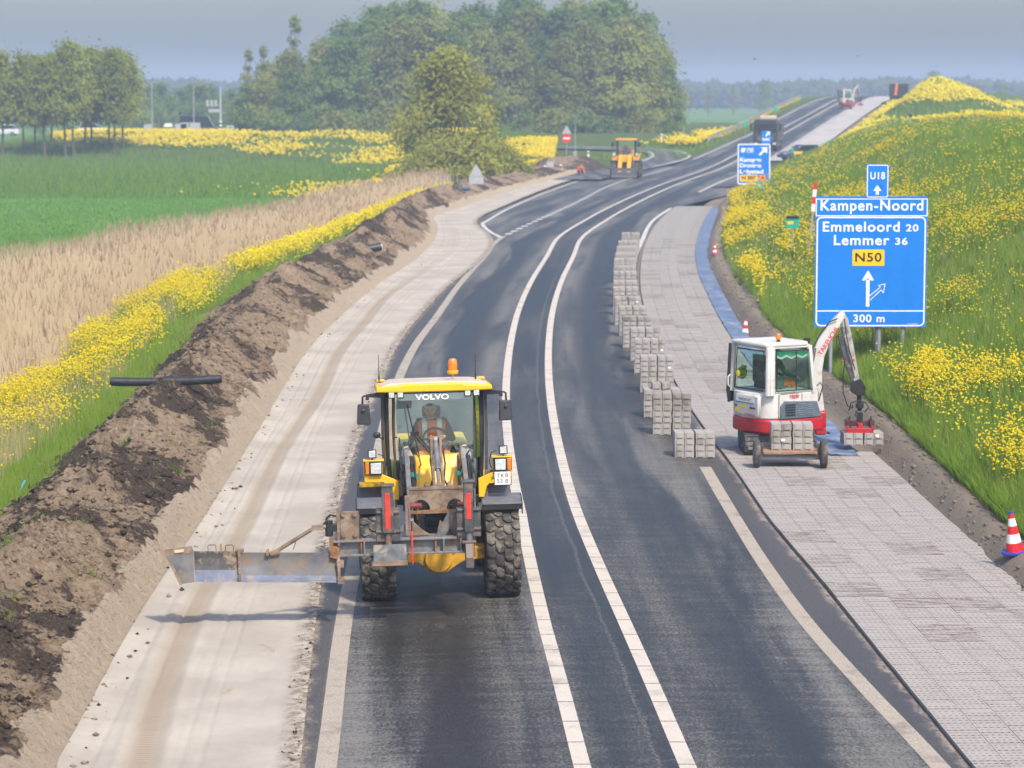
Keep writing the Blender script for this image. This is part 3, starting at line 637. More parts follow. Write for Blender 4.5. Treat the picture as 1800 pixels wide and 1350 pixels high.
n = 120000; Y = sampY(n, 42, 200, 1.4); q = rng.random(n); X = cL(Y)+(cK(Y)+.35-cL(Y))*q; k = X > -(Y*.19+3.5); X, Y = X[k], Y[k]; sc_ = np.maximum(1, Y/60)
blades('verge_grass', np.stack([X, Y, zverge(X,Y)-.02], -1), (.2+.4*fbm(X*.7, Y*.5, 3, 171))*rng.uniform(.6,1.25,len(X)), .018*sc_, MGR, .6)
n = 26000; Y = sampY(n, 46, 190, 1.3); q = rng.random(n)**1.5; X = cL(Y)-.4+(cK(Y)-.3-cL(Y))*q; k = (X > -(Y*.19+3.5))&(fbm(X*.6, Y*.4, 3, 175) > .46); X, Y = X[k], Y[k]
blades('dry_stalks', np.stack([X, Y, zverge(X,Y)-.02], -1), rng.uniform(.4,1.15,len(X)), .012*np.maximum(1,Y/60), MST, .3)
n = 16000; Y = sampY(n, 40, 180, 1.2); X = cG(Y)+rng.random(n)*16+.3; k = (X < Y*.2+3)&(fbm(X*.25, Y*.12, 3, 176) > .54); X, Y = X[k], Y[k]
blades('dry_grass', np.stack([X, Y, zemb(X,Y)-.02], -1), rng.uniform(.2,.6,len(X)), .014*np.maximum(1,Y/60), MST, .7)
def left_fl(n, Y0, Y1, p, dens):
    Y = sampY(n, Y0, Y1, p); q = rng.random(n); X = cL(Y)-.3+(cK(Y)-.1-cL(Y))*q; d = 1.25*fbm(X*.5, Y*.20, 3, 181)-.12+.16*fbm(X*1.8, Y*1.3, 2, 183)-.08+dens(Y, q)
    k = (X > -(Y*.19+3.5))&(rng.random(n) < np.clip((d-.52)*7.0+.10, .02, .85)); return X[k], Y[k]
X, Y = left_fl(9500, 62, 112, 1.1, lambda Y, q: np.interp(Y, [62,72,84,112], [-.06,.02,.10,.12])-.30*sstep(.62,.9,q)*np.interp(Y,[70,100],[1,.3]))
plants('verge_flowers', np.stack([X, Y, zverge(X,Y)], -1), .40, 1.0, (2,5), .038, .12)
X, Y = left_fl(9000, 105, 200, 1.1, lambda Y, q: .17-.25*sstep(.75,1,q))
plants('verge_flowers', np.stack([X, Y, zverge(X,Y)], -1), .45, .95, (3,4), .050, .14)
X, Y = left_fl(5200, 44, 70, 1.0, lambda Y, q: np.interp(Y,[44,56,62,70],[-.20,-.10,.02,.05])-.22*sstep(.4,.8,q))
plants('verge_flowers', np.stack([X, Y, zverge(X,Y)], -1), .3, .8, (3,6), .034, .09)
n = 90000; Y = sampY(n, 98, 340, 1.2); X = -rng.random(n)*(Y*.19)-2; k = (X < np.where(Y<205, cM(Y), -8+ (Y-205)*-.12)); X, Y = X[k], Y[k]
blades('pasture_grass', np.stack([X, Y, np.full_like(X,-.93)], -1), rng.uniform(.10,.24,len(X)), .05*np.maximum(1,Y/130), MGD, .8)
# flowering dyke on the far left, round the tree and along the raised road
n = 44000; Y = rng.uniform(252, 372, n); X = -66+rng.random(n)*74; z = zbank(X, Y); d = fbm(X*.10, Y*.07, 3, 191)+.20*sstep(280,320,Y)
y0_ = np.interp(X,[-62,-34,-14],[326,308,272]); slope_l = np.where(X<-12, sstep(0,16,Y-y0_), 1-sstep(262,285,Y)*sstep(-6,2,X))
k = (rng.random(n) < np.clip((d*slope_l-.5)*3.5+.12, 0, .85)*(1-.6*sstep(320,285,Y)))&(Y < np.where(X>0, 262-2.2*X, 999))&(X > -.168*Y)&(X < np.interp(Y,[252,262,300],[2,-1,-2]))
k &= ~((np.abs(Y-289) < 5)&(X > -7))
carpet('dyke_flowers', X[k], Y[k], z[k], .19, .8)
n = 16000; Y = rng.uniform(190, 300, n); X = np.interp(Y,[190,240,262,300],[-6,-1,4,5])-np.abs(rng.normal(0, 5, n)); k = fbm(X*.2, Y*.08, 3, 197) > .47; X, Y = X[k], Y[k]
carpet('dyke_flowers', X, Y, np.where(Y<215, -.7, np.maximum(zbank(X,Y)-.1,-.8)), .13, .8)
n = 42000; Y = rng.uniform(205, 370, n); X = -66+rng.random(n)*74; k = (X > -.19*Y)&(X < np.interp(Y,[205,244,262,285],[-5,1,8,3]))&((np.abs(Y-289)>4)|(X<-8)); X, Y = X[k], Y[k]
blades('dyke_grass', np.stack([X, Y, np.maximum(zbank(X,Y),-.9)-.05], -1), rng.uniform(.3,.9,len(X)), .12, MGR, .5)
n = 7000; Y = rng.uniform(288, 410, n); X = cA(Y)-2.6-np.abs(rng.normal(1.2, 1.6, n)); k = fbm(X*.3, Y*.1, 2, 201) > .3; X, Y = X[k], Y[k]
carpet('roadside_flowers', X, Y, zbank(X,Y), .17, .9)
n = 9000; Y = rng.uniform(268, 420, n); X = cA(Y)-.9-rng.random(n)*9; blades('roadside_grass', np.stack([X, Y, zbank(X,Y)-.05], -1), rng.uniform(.2,.6,n), .12, MGR, .5)
# clods of soil and sand lumps at the foot of the cut slope
def lumps(name, P, r, mt, attrs=None):
    n = len(P); V = OCT[None]*rng.uniform(.5,1.2,(n,6,1))*r[:,None,None]*np.array([1,1,.7])+P[:,None]
    return tag(np_mesh(name, V.reshape(-1,3), (OCF[None]+np.arange(n)[:,None,None]*6).reshape(-1,3), mt, None, attrs), None, None, None, 'stuff')
n = 2600; Y = sampY(n, 29, 120, 1.2); X = cI(Y)+rng.exponential(.13,n)-.20; r_ = rng.random(n)**5*.05+.005
lumps('soil_clods', np.stack([X, Y, -.04+r_*.3], -1), r_, MSO, {'soil': np.repeat(rng.random(n)*.8,6), 'pale': np.repeat((rng.random(n)>.5)*1.,6)})
n = 16000; Y = sampY(n, 29, 150, 1.3); q = rng.random(n)**1.1*.93; X = cK(Y)+(cI(Y)-cK(Y))*q; r_ = (1-.75*sstep(.8,.9,q))*rng.random(n)**3.5*.085+.012
lumps('soil_lumps', np.stack([X, Y, ridge_h(X,Y)+r_*.2], -1), r_, MSO, {'soil': np.repeat(np.clip(soil_a(X,Y,q)+rng.normal(0,.2,n),0,1),6), 'pale': np.repeat(pale_a(X,Y,q),6)})
n = 2500; Y = sampY(n, 36, 130, 1.2); X = cG(Y)-.6+rng.random(n)*.9; r_ = rng.random(n)**3*.06+.012
lumps('berm_lumps', np.stack([X, Y, zemb(X,Y)+r_*.2], -1), r_, ME, {'dirt': np.ones(n*6)})
n = 900; Y = sampY(n, 27, 120, 1.2); X = cH(Y)+rng.normal(0,.07,n)-.03; r_ = rng.random(n)**4*.03+.005
lumps('asphalt_crumbs', np.stack([X, Y, sandz(X,Y,0)+r_*.3], -1), r_, MSO, {'soil': np.repeat(rng.random(n),6), 'pale': np.repeat((rng.random(n)>.6)*1.,6)})
# a few weeds growing out of the ridge
n = 26; Yc = sampY(n, 31, 110, 1.2); Xc = cK(Yc)+.4+rng.random(n)*(cJ(Yc)-cK(Yc)-.5); i = np.repeat(np.arange(n), 34)
X = Xc[i]+rng.normal(0,.08,len(i)); Y = Yc[i]+rng.normal(0,.08,len(i)); blades('ridge_weeds', np.stack([X,Y,ridge_h(X,Y)-.01],-1), rng.uniform(.06,.2,len(i)), .014, MGR, .9)
# ------------------------------------------------------------------ trees
def crown_mesh(name, seed, h, base, rad, n, leaf, mt, top=1.0, tight=.5, nc=70, low=.55, peak=.75):
    g = np.random.default_rng(seed); C_ = []
    while len(C_) < nc:
        t = g.random(); z = base+(h-base)*t; prof = (math.sin(math.pi*min(1, (t*.92+.08))**peak)**.7)*(1-.25*t*top) if t > low*.2 else .75
        rr_ = rad*prof*(g.random()**.45); a = g.uniform(0, 6.283); C_.append((rr_*math.cos(a), rr_*math.sin(a), z, g.uniform(.6,1.25)))
    C_ = np.array(C_); I = g.integers(0, nc, n); P = C_[I,:3]+g.normal(0,1,(n,3))*tight*C_[I,3:4]*np.array([1,1,.8])
    N = g.normal(0,1,(n,3)); N[:,2] = np.abs(N[:,2])*.8+.15; N += (P-np.array([0,0,(h+base)/2]))*np.array([.25,.25,.1])
    N /= np.linalg.norm(N,axis=1)[:,None]; U = np.cross(N, g.normal(0,1,(n,3))); U /= np.linalg.norm(U,axis=1)[:,None]; W = np.cross(N, U)
    s1 = leaf*g.uniform(.6,1.3,(n,1)); V = np.stack([P-U*s1, P-W*s1*.55, P+U*s1, P+W*s1*.55], 1).reshape(-1,3)
    cr = g.random(nc); A = np.repeat(np.clip(.55*cr[I]+.45*g.random(n),0,1),4)
    o = np_mesh(name, V, np.arange(4*n).reshape(n,4), mt, None, {'rnd': A}); me = o.data; bpy.data.objects.remove(o); return me, C_
def trunk_mesh(seed, h, base, r, C_, forks=7):
    g = random.Random(seed); b = MB(); p = [(0,0,-.4)]; x = y = 0
    for k in range(1, 7):
        x += g.uniform(-.12,.12); y += g.uniform(-.12,.12); p.append((x, y, h*.8*k/6))
    b.tube(p, r, 7, [r*1.25]+[r*(1-.15*k) for k in range(1,7)])
    for c in sorted(C_[:forks*3].tolist(), key=lambda q: g.random())[:forks]:
        z0 = base*.85+g.random()*(c[2]-base)*.5 if c[2] > base else base*.8
        k = min(6, max(0, z0/(h*.8)*6)); i = int(k); q = Vector(p[i])
        b.tube([(q.x, q.y, z0), (q.x*.4+c[0]*.5, q.y*.4+c[1]*.5, (z0+c[2])/2+.3), (c[0], c[1], c[2])], r*.4, 5, [r*.42, r*.25, r*.08])
    return b.mesh('trunk', MBK, 60)
def tree_kind(seed, h, base, rad, n, leaf, mt, **kw):
    r = kw.pop('r', h*.014); c, C_ = crown_mesh('crown', seed, h, base, rad, n, leaf, mt, **kw); return c, trunk_mesh(seed, h, base, r, C_), h
def plant_tree(name, kind, loc, H, label, group=None, cat='tree', wide=1.0, rz=None):
    o = empty(name, loc, random.uniform(0,6.28) if rz is None else rz, label, cat, group); k = H/kind[2]; o.scale = (k*wide, k*wide, k)
    for nm, me in (('trunk', kind[1]), ('crown', kind[0])): link_mesh(nm, me, None, o)
    return o
random.seed(11)
rowk = [tree_kind(300+i, 12, 4.6, 2.5, 5200, .20, MLB, tight=.55, nc=75) for i in range(4)]
ru = [4,41,62,80,91,115,130,146,160,191,200,217]
ordn = ['first','second','third','fourth','fifth','sixth','seventh','eighth','ninth','tenth','eleventh','twelfth']
for i, u in enumerate(ru):
    Y = 318+random.uniform(-9,9); x, _ = pix(u, 262, Y); tp = np.interp(u, [0,20,60,100,130,150,200,225], [92,100,98,95,80,85,92,88])+random.uniform(-3,5); _, zt = pix(u, tp, Y)
    plant_tree('row_tree', rowk[i % 4], (x, Y, -.92), zt+.92, '%s tree from the left frame edge in the row at the pasture end' % ordn[i], 'row of trees at the pasture end', wide=random.uniform(.85,1.05))
wk = [tree_kind(400+i, 17, .6, 4.6, 11000, .30, (MLF, MLF, MLO, MLF, MLO)[i], tight=.80, nc=150, top=.5, low=0, peak=(.75,.9,.7,1.0,.85)[i]) for i in range(5)]
air = tree_kind(420, 17, 2.5, 1.9, 1500, .26, MLO, tight=.5, nc=40, r=.14)
sil = [(410,170),(425,120),(450,105),(490,110),(520,85),(560,75),(600,52),(650,35),(690,16),(730,6),(790,26),(850,16),(900,6),(960,18),(1000,8),(1060,2),(1100,12),(1140,45),(1165,85),(1185,128),(1200,180)]
su, sv = zip(*sil); ord17 = ordn+['thirteenth','fourteenth','fifteenth','sixteenth','seventeenth']
for row, (Y0, us) in enumerate(((372, np.linspace(425,1178,17)), (386, np.linspace(470,1160,16)), (402, np.linspace(520,1130,14)))):
    for i_, u in enumerate(us):
        u = u+random.uniform(-12,12); Y = Y0+random.uniform(-5,5); x, _ = pix(u, 250, Y); _, zt = pix(u, float(np.interp(u, su, sv)), Y)
        hh = (zt-.2)*random.uniform((.72,.86,.95)[row], (.92,.98,1.03)[row]); k = random.randrange(5)
        plant_tree('wood_tree', wk[k], (x, Y, .2), hh, ('%s tree from the left in the front row of the wood' % ord17[int(i_)] if row == 0 else 'broadleaf tree inside the wood behind its front row'), 'trees of the wood', wide=random.uniform(.95,1.3))
for u, v, nm in ((438, 88, 'thin airy tree standing first at the left end of the wood'), (463, 82, 'thin airy tree standing second at the left end of the wood'), (520, 30, 'tall pointed tree rising above the left part of the wood')):
    x, _ = pix(u, 250, 378); _, zt = pix(u, v, 378); plant_tree('airy_tree', air, (x, 378, .2), zt-.2, nm, None, wide=.9)
bush = [tree_kind(440+i, 4.2, .1, 2.4, 2600, .22, (MLF, MLO)[i], tight=.6, nc=50, low=0, r=.05) for i in range(2)]
for i_, u in enumerate(np.linspace(430, 1185, 15)):
    Y = 362+random.uniform(-3,3); x, _ = pix(u+random.uniform(-15,15), 250, Y)
    plant_tree('edge_bush', bush[random.randrange(2)], (x, Y, .1), random.uniform(2.6,4.6), '%s low bush from the left along the foot of the wood' % ord17[i_], 'bushes at the foot of the wood', 'bush', random.uniform(1,1.6))
ok_ = tree_kind(460, 10.5, .6, 3.9, 17000, .17, MLY, tight=.72, nc=75, top=.1, low=0, r=.22, peak=1.0)
Y = 232; x, _ = pix(788, 300, Y); _, zt = pix(790, 98, Y); plant_tree('olive_tree', ok_, (x, Y, -.6), zt+.6, 'big olive green tree standing alone in front of the wood', None, rz=.4, wide=1.12)
wb = tree_kind(470, 4.0, .05, 2.6, 6500, .15, MLY, tight=.55, nc=80, low=0, r=.06)
for u, h, lb in ((742, 3.0, 'low willow bush at the foot of the olive tree, nearest the reeds'), (785, 3.6, 'round willow bush directly in front of the olive tree trunk'), (832, 4.0, 'round willow bush beside the olive tree, behind the triangular sign'), (880, 3.3, 'low willow bush right of the olive tree, nearest the road')):
    x, _ = pix(u, 305, 221); plant_tree('willow_bush', wb, (x, 221+random.uniform(-1,1), -.7), h, lb, None, 'bush', 1.2)
bk = [tree_kind(480+i, 15, 1.0, 5.0, 2600, .42, MLF, tight=1.0, nc=60) for i in range(2)]
for i, (u, v) in enumerate(((246,158),(262,152),(282,150),(300,168),(318,160),(336,152),(352,150),(372,152),(392,166),(408,160),(225,150),(25,200),(70,190),(120,188),(170,190))):
    Y = 470+12*(i % 3); x, _ = pix(u, 235, Y); _, zt = pix(u, v, Y); plant_tree('background_tree', bk[i % 2], (x, Y, -.9), zt+.9, '%s hazy round tree from the left behind the side road' % ['ninth','eleventh','twelfth','thirteenth','sixth','seventh','eighth','tenth','fourteenth','fifteenth','fifth','first','second','third','fourth'][i], 'hazy trees behind the side road', wide=random.uniform(.8,1.0))
# the wooded horizon reads as one mass
n = 26000; u = rng.uniform(-200, 2000, n); Y = 1100+rng.uniform(0,260,n); X = (u-900)/FPX*Y; topv = 3.5+8*fbm(X*.018, Y*.006, 3, 211)+4*fbm(X*.09, Y*.02, 2, 213)
z = -.9+topv*rng.random(n)**.7; P = np.stack([X,Y,z],-1)
heads('treeline', P, rng.uniform(1.0,2.6,n), MLFAR, 'hazy line of far-off trees along the horizon', .9)
for i, (u, v) in enumerate(((1245,150),(1290,148),(1345,145),(1640,128),(1760,150))):
    Y = 820+10*i; x, _ = pix(u, 200, Y); _, zt = pix(u, v, Y); kd = (bk[1], air)[i < 2]
    plant_tree('far_tree', kd, (x, Y, -.9), zt+.9, ['slim faint tree on the far plain, first right of the wood','slim faint tree on the far plain, second right of the wood','round faint tree left of the climbing road','round faint tree directly behind the yellow hill','round faint tree right of the yellow hill'][i], None, wide=(1.3 if i<2 else .9))
# ------------------------------------------------------------------ paints and metals
YEL = mat('yellow_paint', (.80,.47,.012), .38, 0, .06, 3, 0, 40, (.34,.22,.08), .12, 4, .5)
ORY = mat('orange_paint', (.78,.36,.02), .4, 0, .08, 3)
CRM = mat('pale_cream', (.58,.47,.36), .45, 0, .07, 3)  # even pale cream, lighter than the yellow roof round it
DGR = mat('grey_plastic', (.115,.12,.14), .5, 0, .18, 5, 0, 40, (.24,.22,.20), .2, 4)
BLK = mat('black_rubber_trim', (.022,.023,.026), .45, 0, .3, 8)
RUB = mat('tyre_rubber', (.050,.047,.045), .8, 0, .25, 14, .3, 60, (.20,.175,.15), .55, 6, .25)
RUBD = mat('dusty_rubber', (.085,.08,.075), .85, 0, .25, 12, .3, 60, (.22,.19,.16), .5, 6, .2)
STL = mat('grey_steel', (.20,.205,.22), .5, .35, .25, 7, .15, 30, (.20,.115,.06), .42, 5)
RST = mat('rusty_steel', (.20,.14,.10), .75, .2, .35, 6, .35, 26, (.30,.235,.175), .45, 4)
RSP = mat('rust_brown', (.26,.13,.055), .8, .1, .35, 9, .3, 30, (.22,.19,.16), .3, 5)
BLD = mat('worn_blade_steel', (.125,.13,.145), .62, .15, .35, 2.6, .1, 20, (.19,.145,.095), .56, 3.6)
BLS = mat('bright_cutting_edge', (.125,.15,.225), .62, .1, .3, 3, .1, 16, (.30,.23,.15), .46, 5)
BLDK = mat('dark_blade_lining', (.06,.06,.062), .6, .2, .35, 7, .3, 24, (.34,.255,.16), .40, 5)
CHR = mat('bright_rod', (.55,.55,.56), .25, .9, .1, 9)
REDS = mat('red_reflector', (.72,.045,.03), .4, 0, .15, 9, 0, 40, (.15,.06,.05), .3, 14)
WHP = mat('white_paint', (.60,.59,.57), .42, 0, .05, 3, 0, 40, (.38,.34,.29), .26, 3.5)
WHI = mat('white_plate', (.80,.80,.78), .45, 0, .04, 6)
AMB = mat('amber_lens', (.85,.20,.01), .25, 0, .1, 9, spec=.6)
LMP = mat('lamp_glass', (.74,.77,.80), .12, .35, .2, 24, .3, 40)
TEA = mat('teal_fitting', (.03,.26,.24), .5, 0, .2, 8)
TXT = mat('black_print', (.015,.015,.017), .6, 0, .1, 5); TXW = mat('white_print', (.82,.82,.80), .5, 0, .04, 5); TXR = mat('red_print', (.62,.03,.03), .5, 0, .1, 5)
SKN = mat('skin', (.50,.29,.20), .55, 0, .1, 20); HAI = mat('hair', (.07,.05,.035), .7, 0, .3, 60); NAV = mat('navy_cloth', (.028,.034,.055), .85, 0, .3, 12, .3, 50)
HVO = mat('orange_vest', (.95,.21,.03), .7, 0, .12, 12, .2, 40); HVY = mat('yellow_vest', (.70,.85,.05), .7, 0, .12, 12); REF = mat('silver_tape', (.72,.76,.74), .4, .1, .06, 9)
GRV = mat('green_cloth', (.02,.33,.22), .8, 0, .2, 9); SEA = mat('seat_cloth', (.12,.13,.15), .85, 0, .3, 12); SHO = mat('work_boot', (.05,.038,.03), .7, 0, .2, 9)
def glass(name, tint, refl=.1, rough=.03):
    m, t = newmat(name); tr = t.new('BsdfTransparent', Color=(*tint, 1)); gl = t.new('BsdfGlossy', Roughness=rough); gl.inputs[0].default_value = (1,1,1,1)
    fr = t.new('Fresnel', IOR=1.5); f = t.math('ADD', fr.outputs[0], refl, clamp=True); mx = t.n.new('ShaderNodeMixShader'); o = t.n.new('ShaderNodeOutputMaterial')
    t.l.new(f, mx.inputs[0]); t.l.new(tr.outputs[0], mx.inputs[1]); t.l.new(gl.outputs[0], mx.inputs[2]); t.l.new(mx.outputs[0], o.inputs[0]); return m
GLS = glass('windscreen_glass', (.88,1.0,.97), .05, .08); GLT = glass('tinted_glass', (.58,.84,.76), .05, .05); GLD = glass('dark_glass', (.25,.34,.33), .1, .06)
def text(name, s_, loc, size, mt, parent=None, rot=(math.pi/2,0,0), align='CENTER', sx=1.0, bold=.0, space=1.0, ext=.0008):
    c = bpy.data.curves.new(name, 'FONT'); c.body = s_; c.size = size; c.align_x = align; c.align_y = 'CENTER'; c.offset = bold; c.space_character = space; c.extrude = ext
    tmp = bpy.data.objects.new(name, c); me = bpy.data.meshes.new_from_object(tmp); bpy.data.objects.remove(tmp); bpy.data.curves.remove(c)
    me.materials.clear(); me.materials.append(mt); o = link_mesh(name, me, None, parent); o.location = loc; o.rotation_euler = rot; o.scale = (sx, 1, 1); return o
# ------------------------------------------------------------------ people: one continuous skinned body, clothing by region
def person(name, loc, rz, J, mats, label, group=None, scale=1.0, sub=2):
    """J: joint positions; facing -y. mats: top, legs, skin, hair, shoe"""
    V, Ed, Rr, T = [], [], [], []
    def v(p, r, t): V.append(Vector(p)*scale); Rr.append(r*scale); T.append(t); return len(V)-1
    def e(a, b): Ed.append((a, b))
    g = {k: Vector(p) for k, p in J.items()}
    pel = v(g['pelvis'], .135, 1); wa = v(g['pelvis'].lerp(g['chest'], .5), .135, 0); ch = v(g['chest'], .155, 0); e(pel, wa); e(wa, ch)
    nk0 = v(g['chest'].lerp(g['neck'], .75), .09, 0); nk = v(g['neck'], .058, 2); e(ch, nk0); e(nk0, nk)
    up = (g['head']-g['neck']).normalized(); fw = Vector(J.get('face', (0,-1,0))).normalized()
    h1 = v(g['head']-up*.05+fw*.015, .078, 2); h2 = v(g['head']+up*.03, .095, 2); h3 = v(g['head']+up*.10-fw*.01, .075, 3); e(nk, h1); e(h1, h2); e(h2, h3)
    ns = v(g['head']+fw*.105-up*.01, .014, 2); e(h2, ns)
    sd = up.cross(fw).normalized()
    for q in (-1, 1): er = v(g['head']+sd*q*.10, .016, 2); e(h2, er)
    for sgn in ('l', 'r'):
        s0 = v(g[sgn+'sho'], .062, 0); e(nk0, s0); el = v(g[sgn+'elb'], .047, 0); e(s0, el); wr = v(g[sgn+'wri'], .032, 0); e(el, wr)
        d = (g[sgn+'wri']-g[sgn+'elb']).normalized(); pm = v(g[sgn+'wri']+d*.06, .034, 2); e(wr, pm)
        sidev = d.cross(Vector((0,0,1))); sidev = sidev.normalized() if sidev.length > .1 else Vector((1,0,0)); curl = J.get('curl', Vector((0,-.02,-.05)))
        for k in range(4):
            a = v(g[sgn+'wri']+d*(.105-.008*abs(k-1.2))+sidev*(k-1.5)*.02, .0095, 2); b = v(V[a]/scale+d*.03+Vector(curl)*.7, .0085, 2); e(pm, a); e(a, b)
        tm = v(g[sgn+'wri']+d*.05+sidev*.045, .011, 2); e(pm, tm)
        hp = v(g[sgn+'hip'], .098, 1); e(pel, hp); kn = v(g[sgn+'kne'], .066, 1); e(hp, kn); an = v(g[sgn+'ank'], .045, 1); e(kn, an)
        f2 = Vector(J.get('toe', (0,-1,0))); to = v(g[sgn+'ank']+f2*.16+Vector((0,0,-.05)), .038, 4); e(an, to)
    me = bpy.data.meshes.new(name); me.from_pydata([tuple(p) for p in V], Ed, []); o = bpy.data.objects.new(name, me); COL.objects.link(o)
    sk = o.modifiers.new('skin', 'SKIN'); sk.branch_smoothing = .3
    for i, d in enumerate(me.skin_vertices[0].data): d.radius = (Rr[i], Rr[i]); d.use_root = (i == 0)
    ss = o.modifiers.new('sub', 'SUBSURF'); ss.levels = sub; ss.render_levels = sub
    m2 = bpy.data.meshes.new_from_object(o.evaluated_get(bpy.context.evaluated_depsgraph_get())); bpy.data.objects.remove(o)
    for m_ in mats: m2.materials.append(m_)
    A = np.array([V[a] for a, b in Ed]); B = np.array([V[b] for a, b in Ed]); TT = np.array([[T[a], T[b]] for a, b in Ed]); D = B-A; L2 = (D*D).sum(1)+1e-9
    hc = np.array(g['head'])*scale; fwn = np.array(fw); upn = np.array(up)
    for p in m2.polygons:
        c = np.array(p.center); t = np.clip(((c-A)*D).sum(1)/L2, 0, 1); k = (((c-A-D*t[:,None])**2).sum(1)).argmin(); z = TT[k][0 if t[k] < .6 else 1]
        if z in (2, 3) and np.linalg.norm(c-hc) < .19*scale:
            r_ = c-hc; z = 3 if (r_@upn > .075*scale or (r_@fwn < -.01*scale and r_@upn > -.05*scale)) else 2
        p.material_index = int(z); p.use_smooth = True
    o = link_mesh(name, m2); o.location = loc; o.rotation_euler = (0,0,rz); tag(o, label, 'person', group)
    for q in (-1, 1):
        ey = MB(); ey.ball(tuple((g['head']+fw*.083+sd*q*.032+up*.01)*scale), .012*scale, 6); ey.build('eye', TXT, o)
    return o
def vest(p, c0, c1, rx, ry, mt, tape, parent):
    """open-sided safety vest round the torso between pelvis-side point c0 and shoulder-side point c1"""
    a = Vector(c0); b = Vector(c1); rows = [(0,1.06,1.06),(.35,1.0,1.05),(.7,1.06,1.08),(.92,1.0,.95),(1.0,.72,.7)]; n = 20
    V = []; F = []
    for t, fx, fy in rows:
        c = a.lerp(b, t)
        for i in range(n): q = 2*math.pi*i/n; V.append((c.x+rx*fx*math.cos(q), c.y+ry*fy*math.sin(q), c.z))
    for k in range(len(rows)-1):
        for i in range(n): F.append((k*n+i, k*n+(i+1)%n, (k+1)*n+(i+1)%n, (k+1)*n+i))
    m = MB(); m.add(V, F); vo = m.build('vest', mt, parent)
    for t in (.22,):
        m = MB(); c = a.lerp(b, t); d = (b-a)*.09
        V = []; 
        for s_ in (-.5, .5):
            for i in range(n): q = 2*math.pi*i/n; cc = c+d*s_; V.append((cc.x+rx*1.09*math.cos(q), cc.y+ry*1.12*math.sin(q), cc.z))
        m.add(V, [(i, (i+1)%n, n+(i+1)%n, n+i) for i in range(n)]); m.build('tape', tape, vo)
    for sx in (-1, 1):
        m = MB(); P = [a.lerp(b, t) for t in (.28,.6,.85,1.0,1.06)]; off = [1.14,1.13,1.1,.85,.3]
        V = []
        for q, o_ in zip(P, off):
            for w in (-.035, .035): V.append((q.x+sx*rx*.50+w, q.y-ry*o_*.94, q.z))
        m.add(V, [(2*k, 2*k+1, 2*k+3, 2*k+2) for k in range(len(P)-1)]); m.build('tape', tape, vo)
    return vo
# ------------------------------------------------------------------ wheels with lugged tyres
def tyre_mesh(R_, W, n=22, rim=.33, cols=4, lug=.035):
    b = MB(); h = W/2
    pr = [(rim, -h*.72), (rim+.05, -h*.93), (R_*.72, -h*1.02), (R_*.90, -h*.98), (R_-lug-.02, -h*.86), (R_-lug, -h*.5), (R_-lug+.003, 0), (R_-lug, h*.5), (R_-lug-.02, h*.86), (R_*.90, h*.98), (R_*.72, h*1.02), (rim+.05, h*.93), (rim, h*.72)]
    b.lathe(pr, (0,0,0), 'x', 44)
    cw = W/cols; al = 2*math.pi/n
    def rad(x): return R_-.030*abs(x/h)**3
    for c in range(cols):
        x0 = -h+cw*(c+.5); sh = .5*(c % 2); sl = (.20, .30, .30, .20)[c % 4]*(1 if c < cols/2 else 1)
        for k in range(n):
            a0 = (k+sh+.12*c)*al; hw = cw*.46; ha = al*.44
            # slanted hexagon block
            P = [(-hw, -ha*.55-sl*ha), (0, -ha*1.0), (hw, -ha*.45+sl*ha*.2), (hw, ha*.55+sl*ha), (0, ha*1.0), (-hw, ha*.45-sl*ha*.2)]
            V = []
            for lvl, (dr, s_) in enumerate(((-lug-.012, 1.06), (-.004, 1.0), (0, .86))):
                for px, pa in P:
                    xx = x0+px*s_; r_ = rad(xx)+dr; t = a0+pa*s_; V.append((xx, r_*math.cos(t), r_*math.sin(t)))
            F = [tuple(range(12, 18))]
            for l in (0, 6):
                F += [(l+i, l+(i+1)%6, l+6+(i+1)%6, l+6+i) for i in range(6)]
            b.add(V, F)
    return b.mesh('tyre', RUB, 40)
def rim_mesh(rim, W, mt, out=1):
    b = MB(); h = W/2
    b.lathe([(.06, out*h*.55), (.12, out*h*.5), (.14, out*h*.28), (rim*.75, out*h*.22), (rim*.9, out*h*.55), (rim+.02, out*h*.74), (rim+.02, -out*h*.74), (rim*.85, -out*h*.6), (.1, -out*h*.5), (.05, -out*h*.5)], (0,0,0), 'x', 24)
    for k in range(8):
        t = k*math.pi/4; b.cyl((out*h*.2, .17*math.cos(t), .17*math.sin(t)), (out*h*.34, .17*math.cos(t), .17*math.sin(t)), .018, None, 6)
    return b.mesh('rim', mt, 40)
# ------------------------------------------------------------------ the wheel loader with its side-mounted levelling blade
LD = empty('wheel_loader', (-1.04, 39.4, -.062), 0, 'yellow wheel loader with a side levelling blade driving towards the viewer', 'wheel loader')
LD.rotation_euler = (0, R(-1.3), R(4))
TM = tyre_mesh(.69, .50); RMf = rim_mesh(.33, .44, YEL, 1)
for y in (0, 2.62):
    for x in (-.905, .905):
        w = link_mesh('wheel', RMf, None, LD); w.location = (x, y, .675); w.rotation_euler = (random.uniform(0,6), 0, 0 if x > 0 else math.pi)
        t = link_mesh('tyre', TM, None, w)
b = MB()
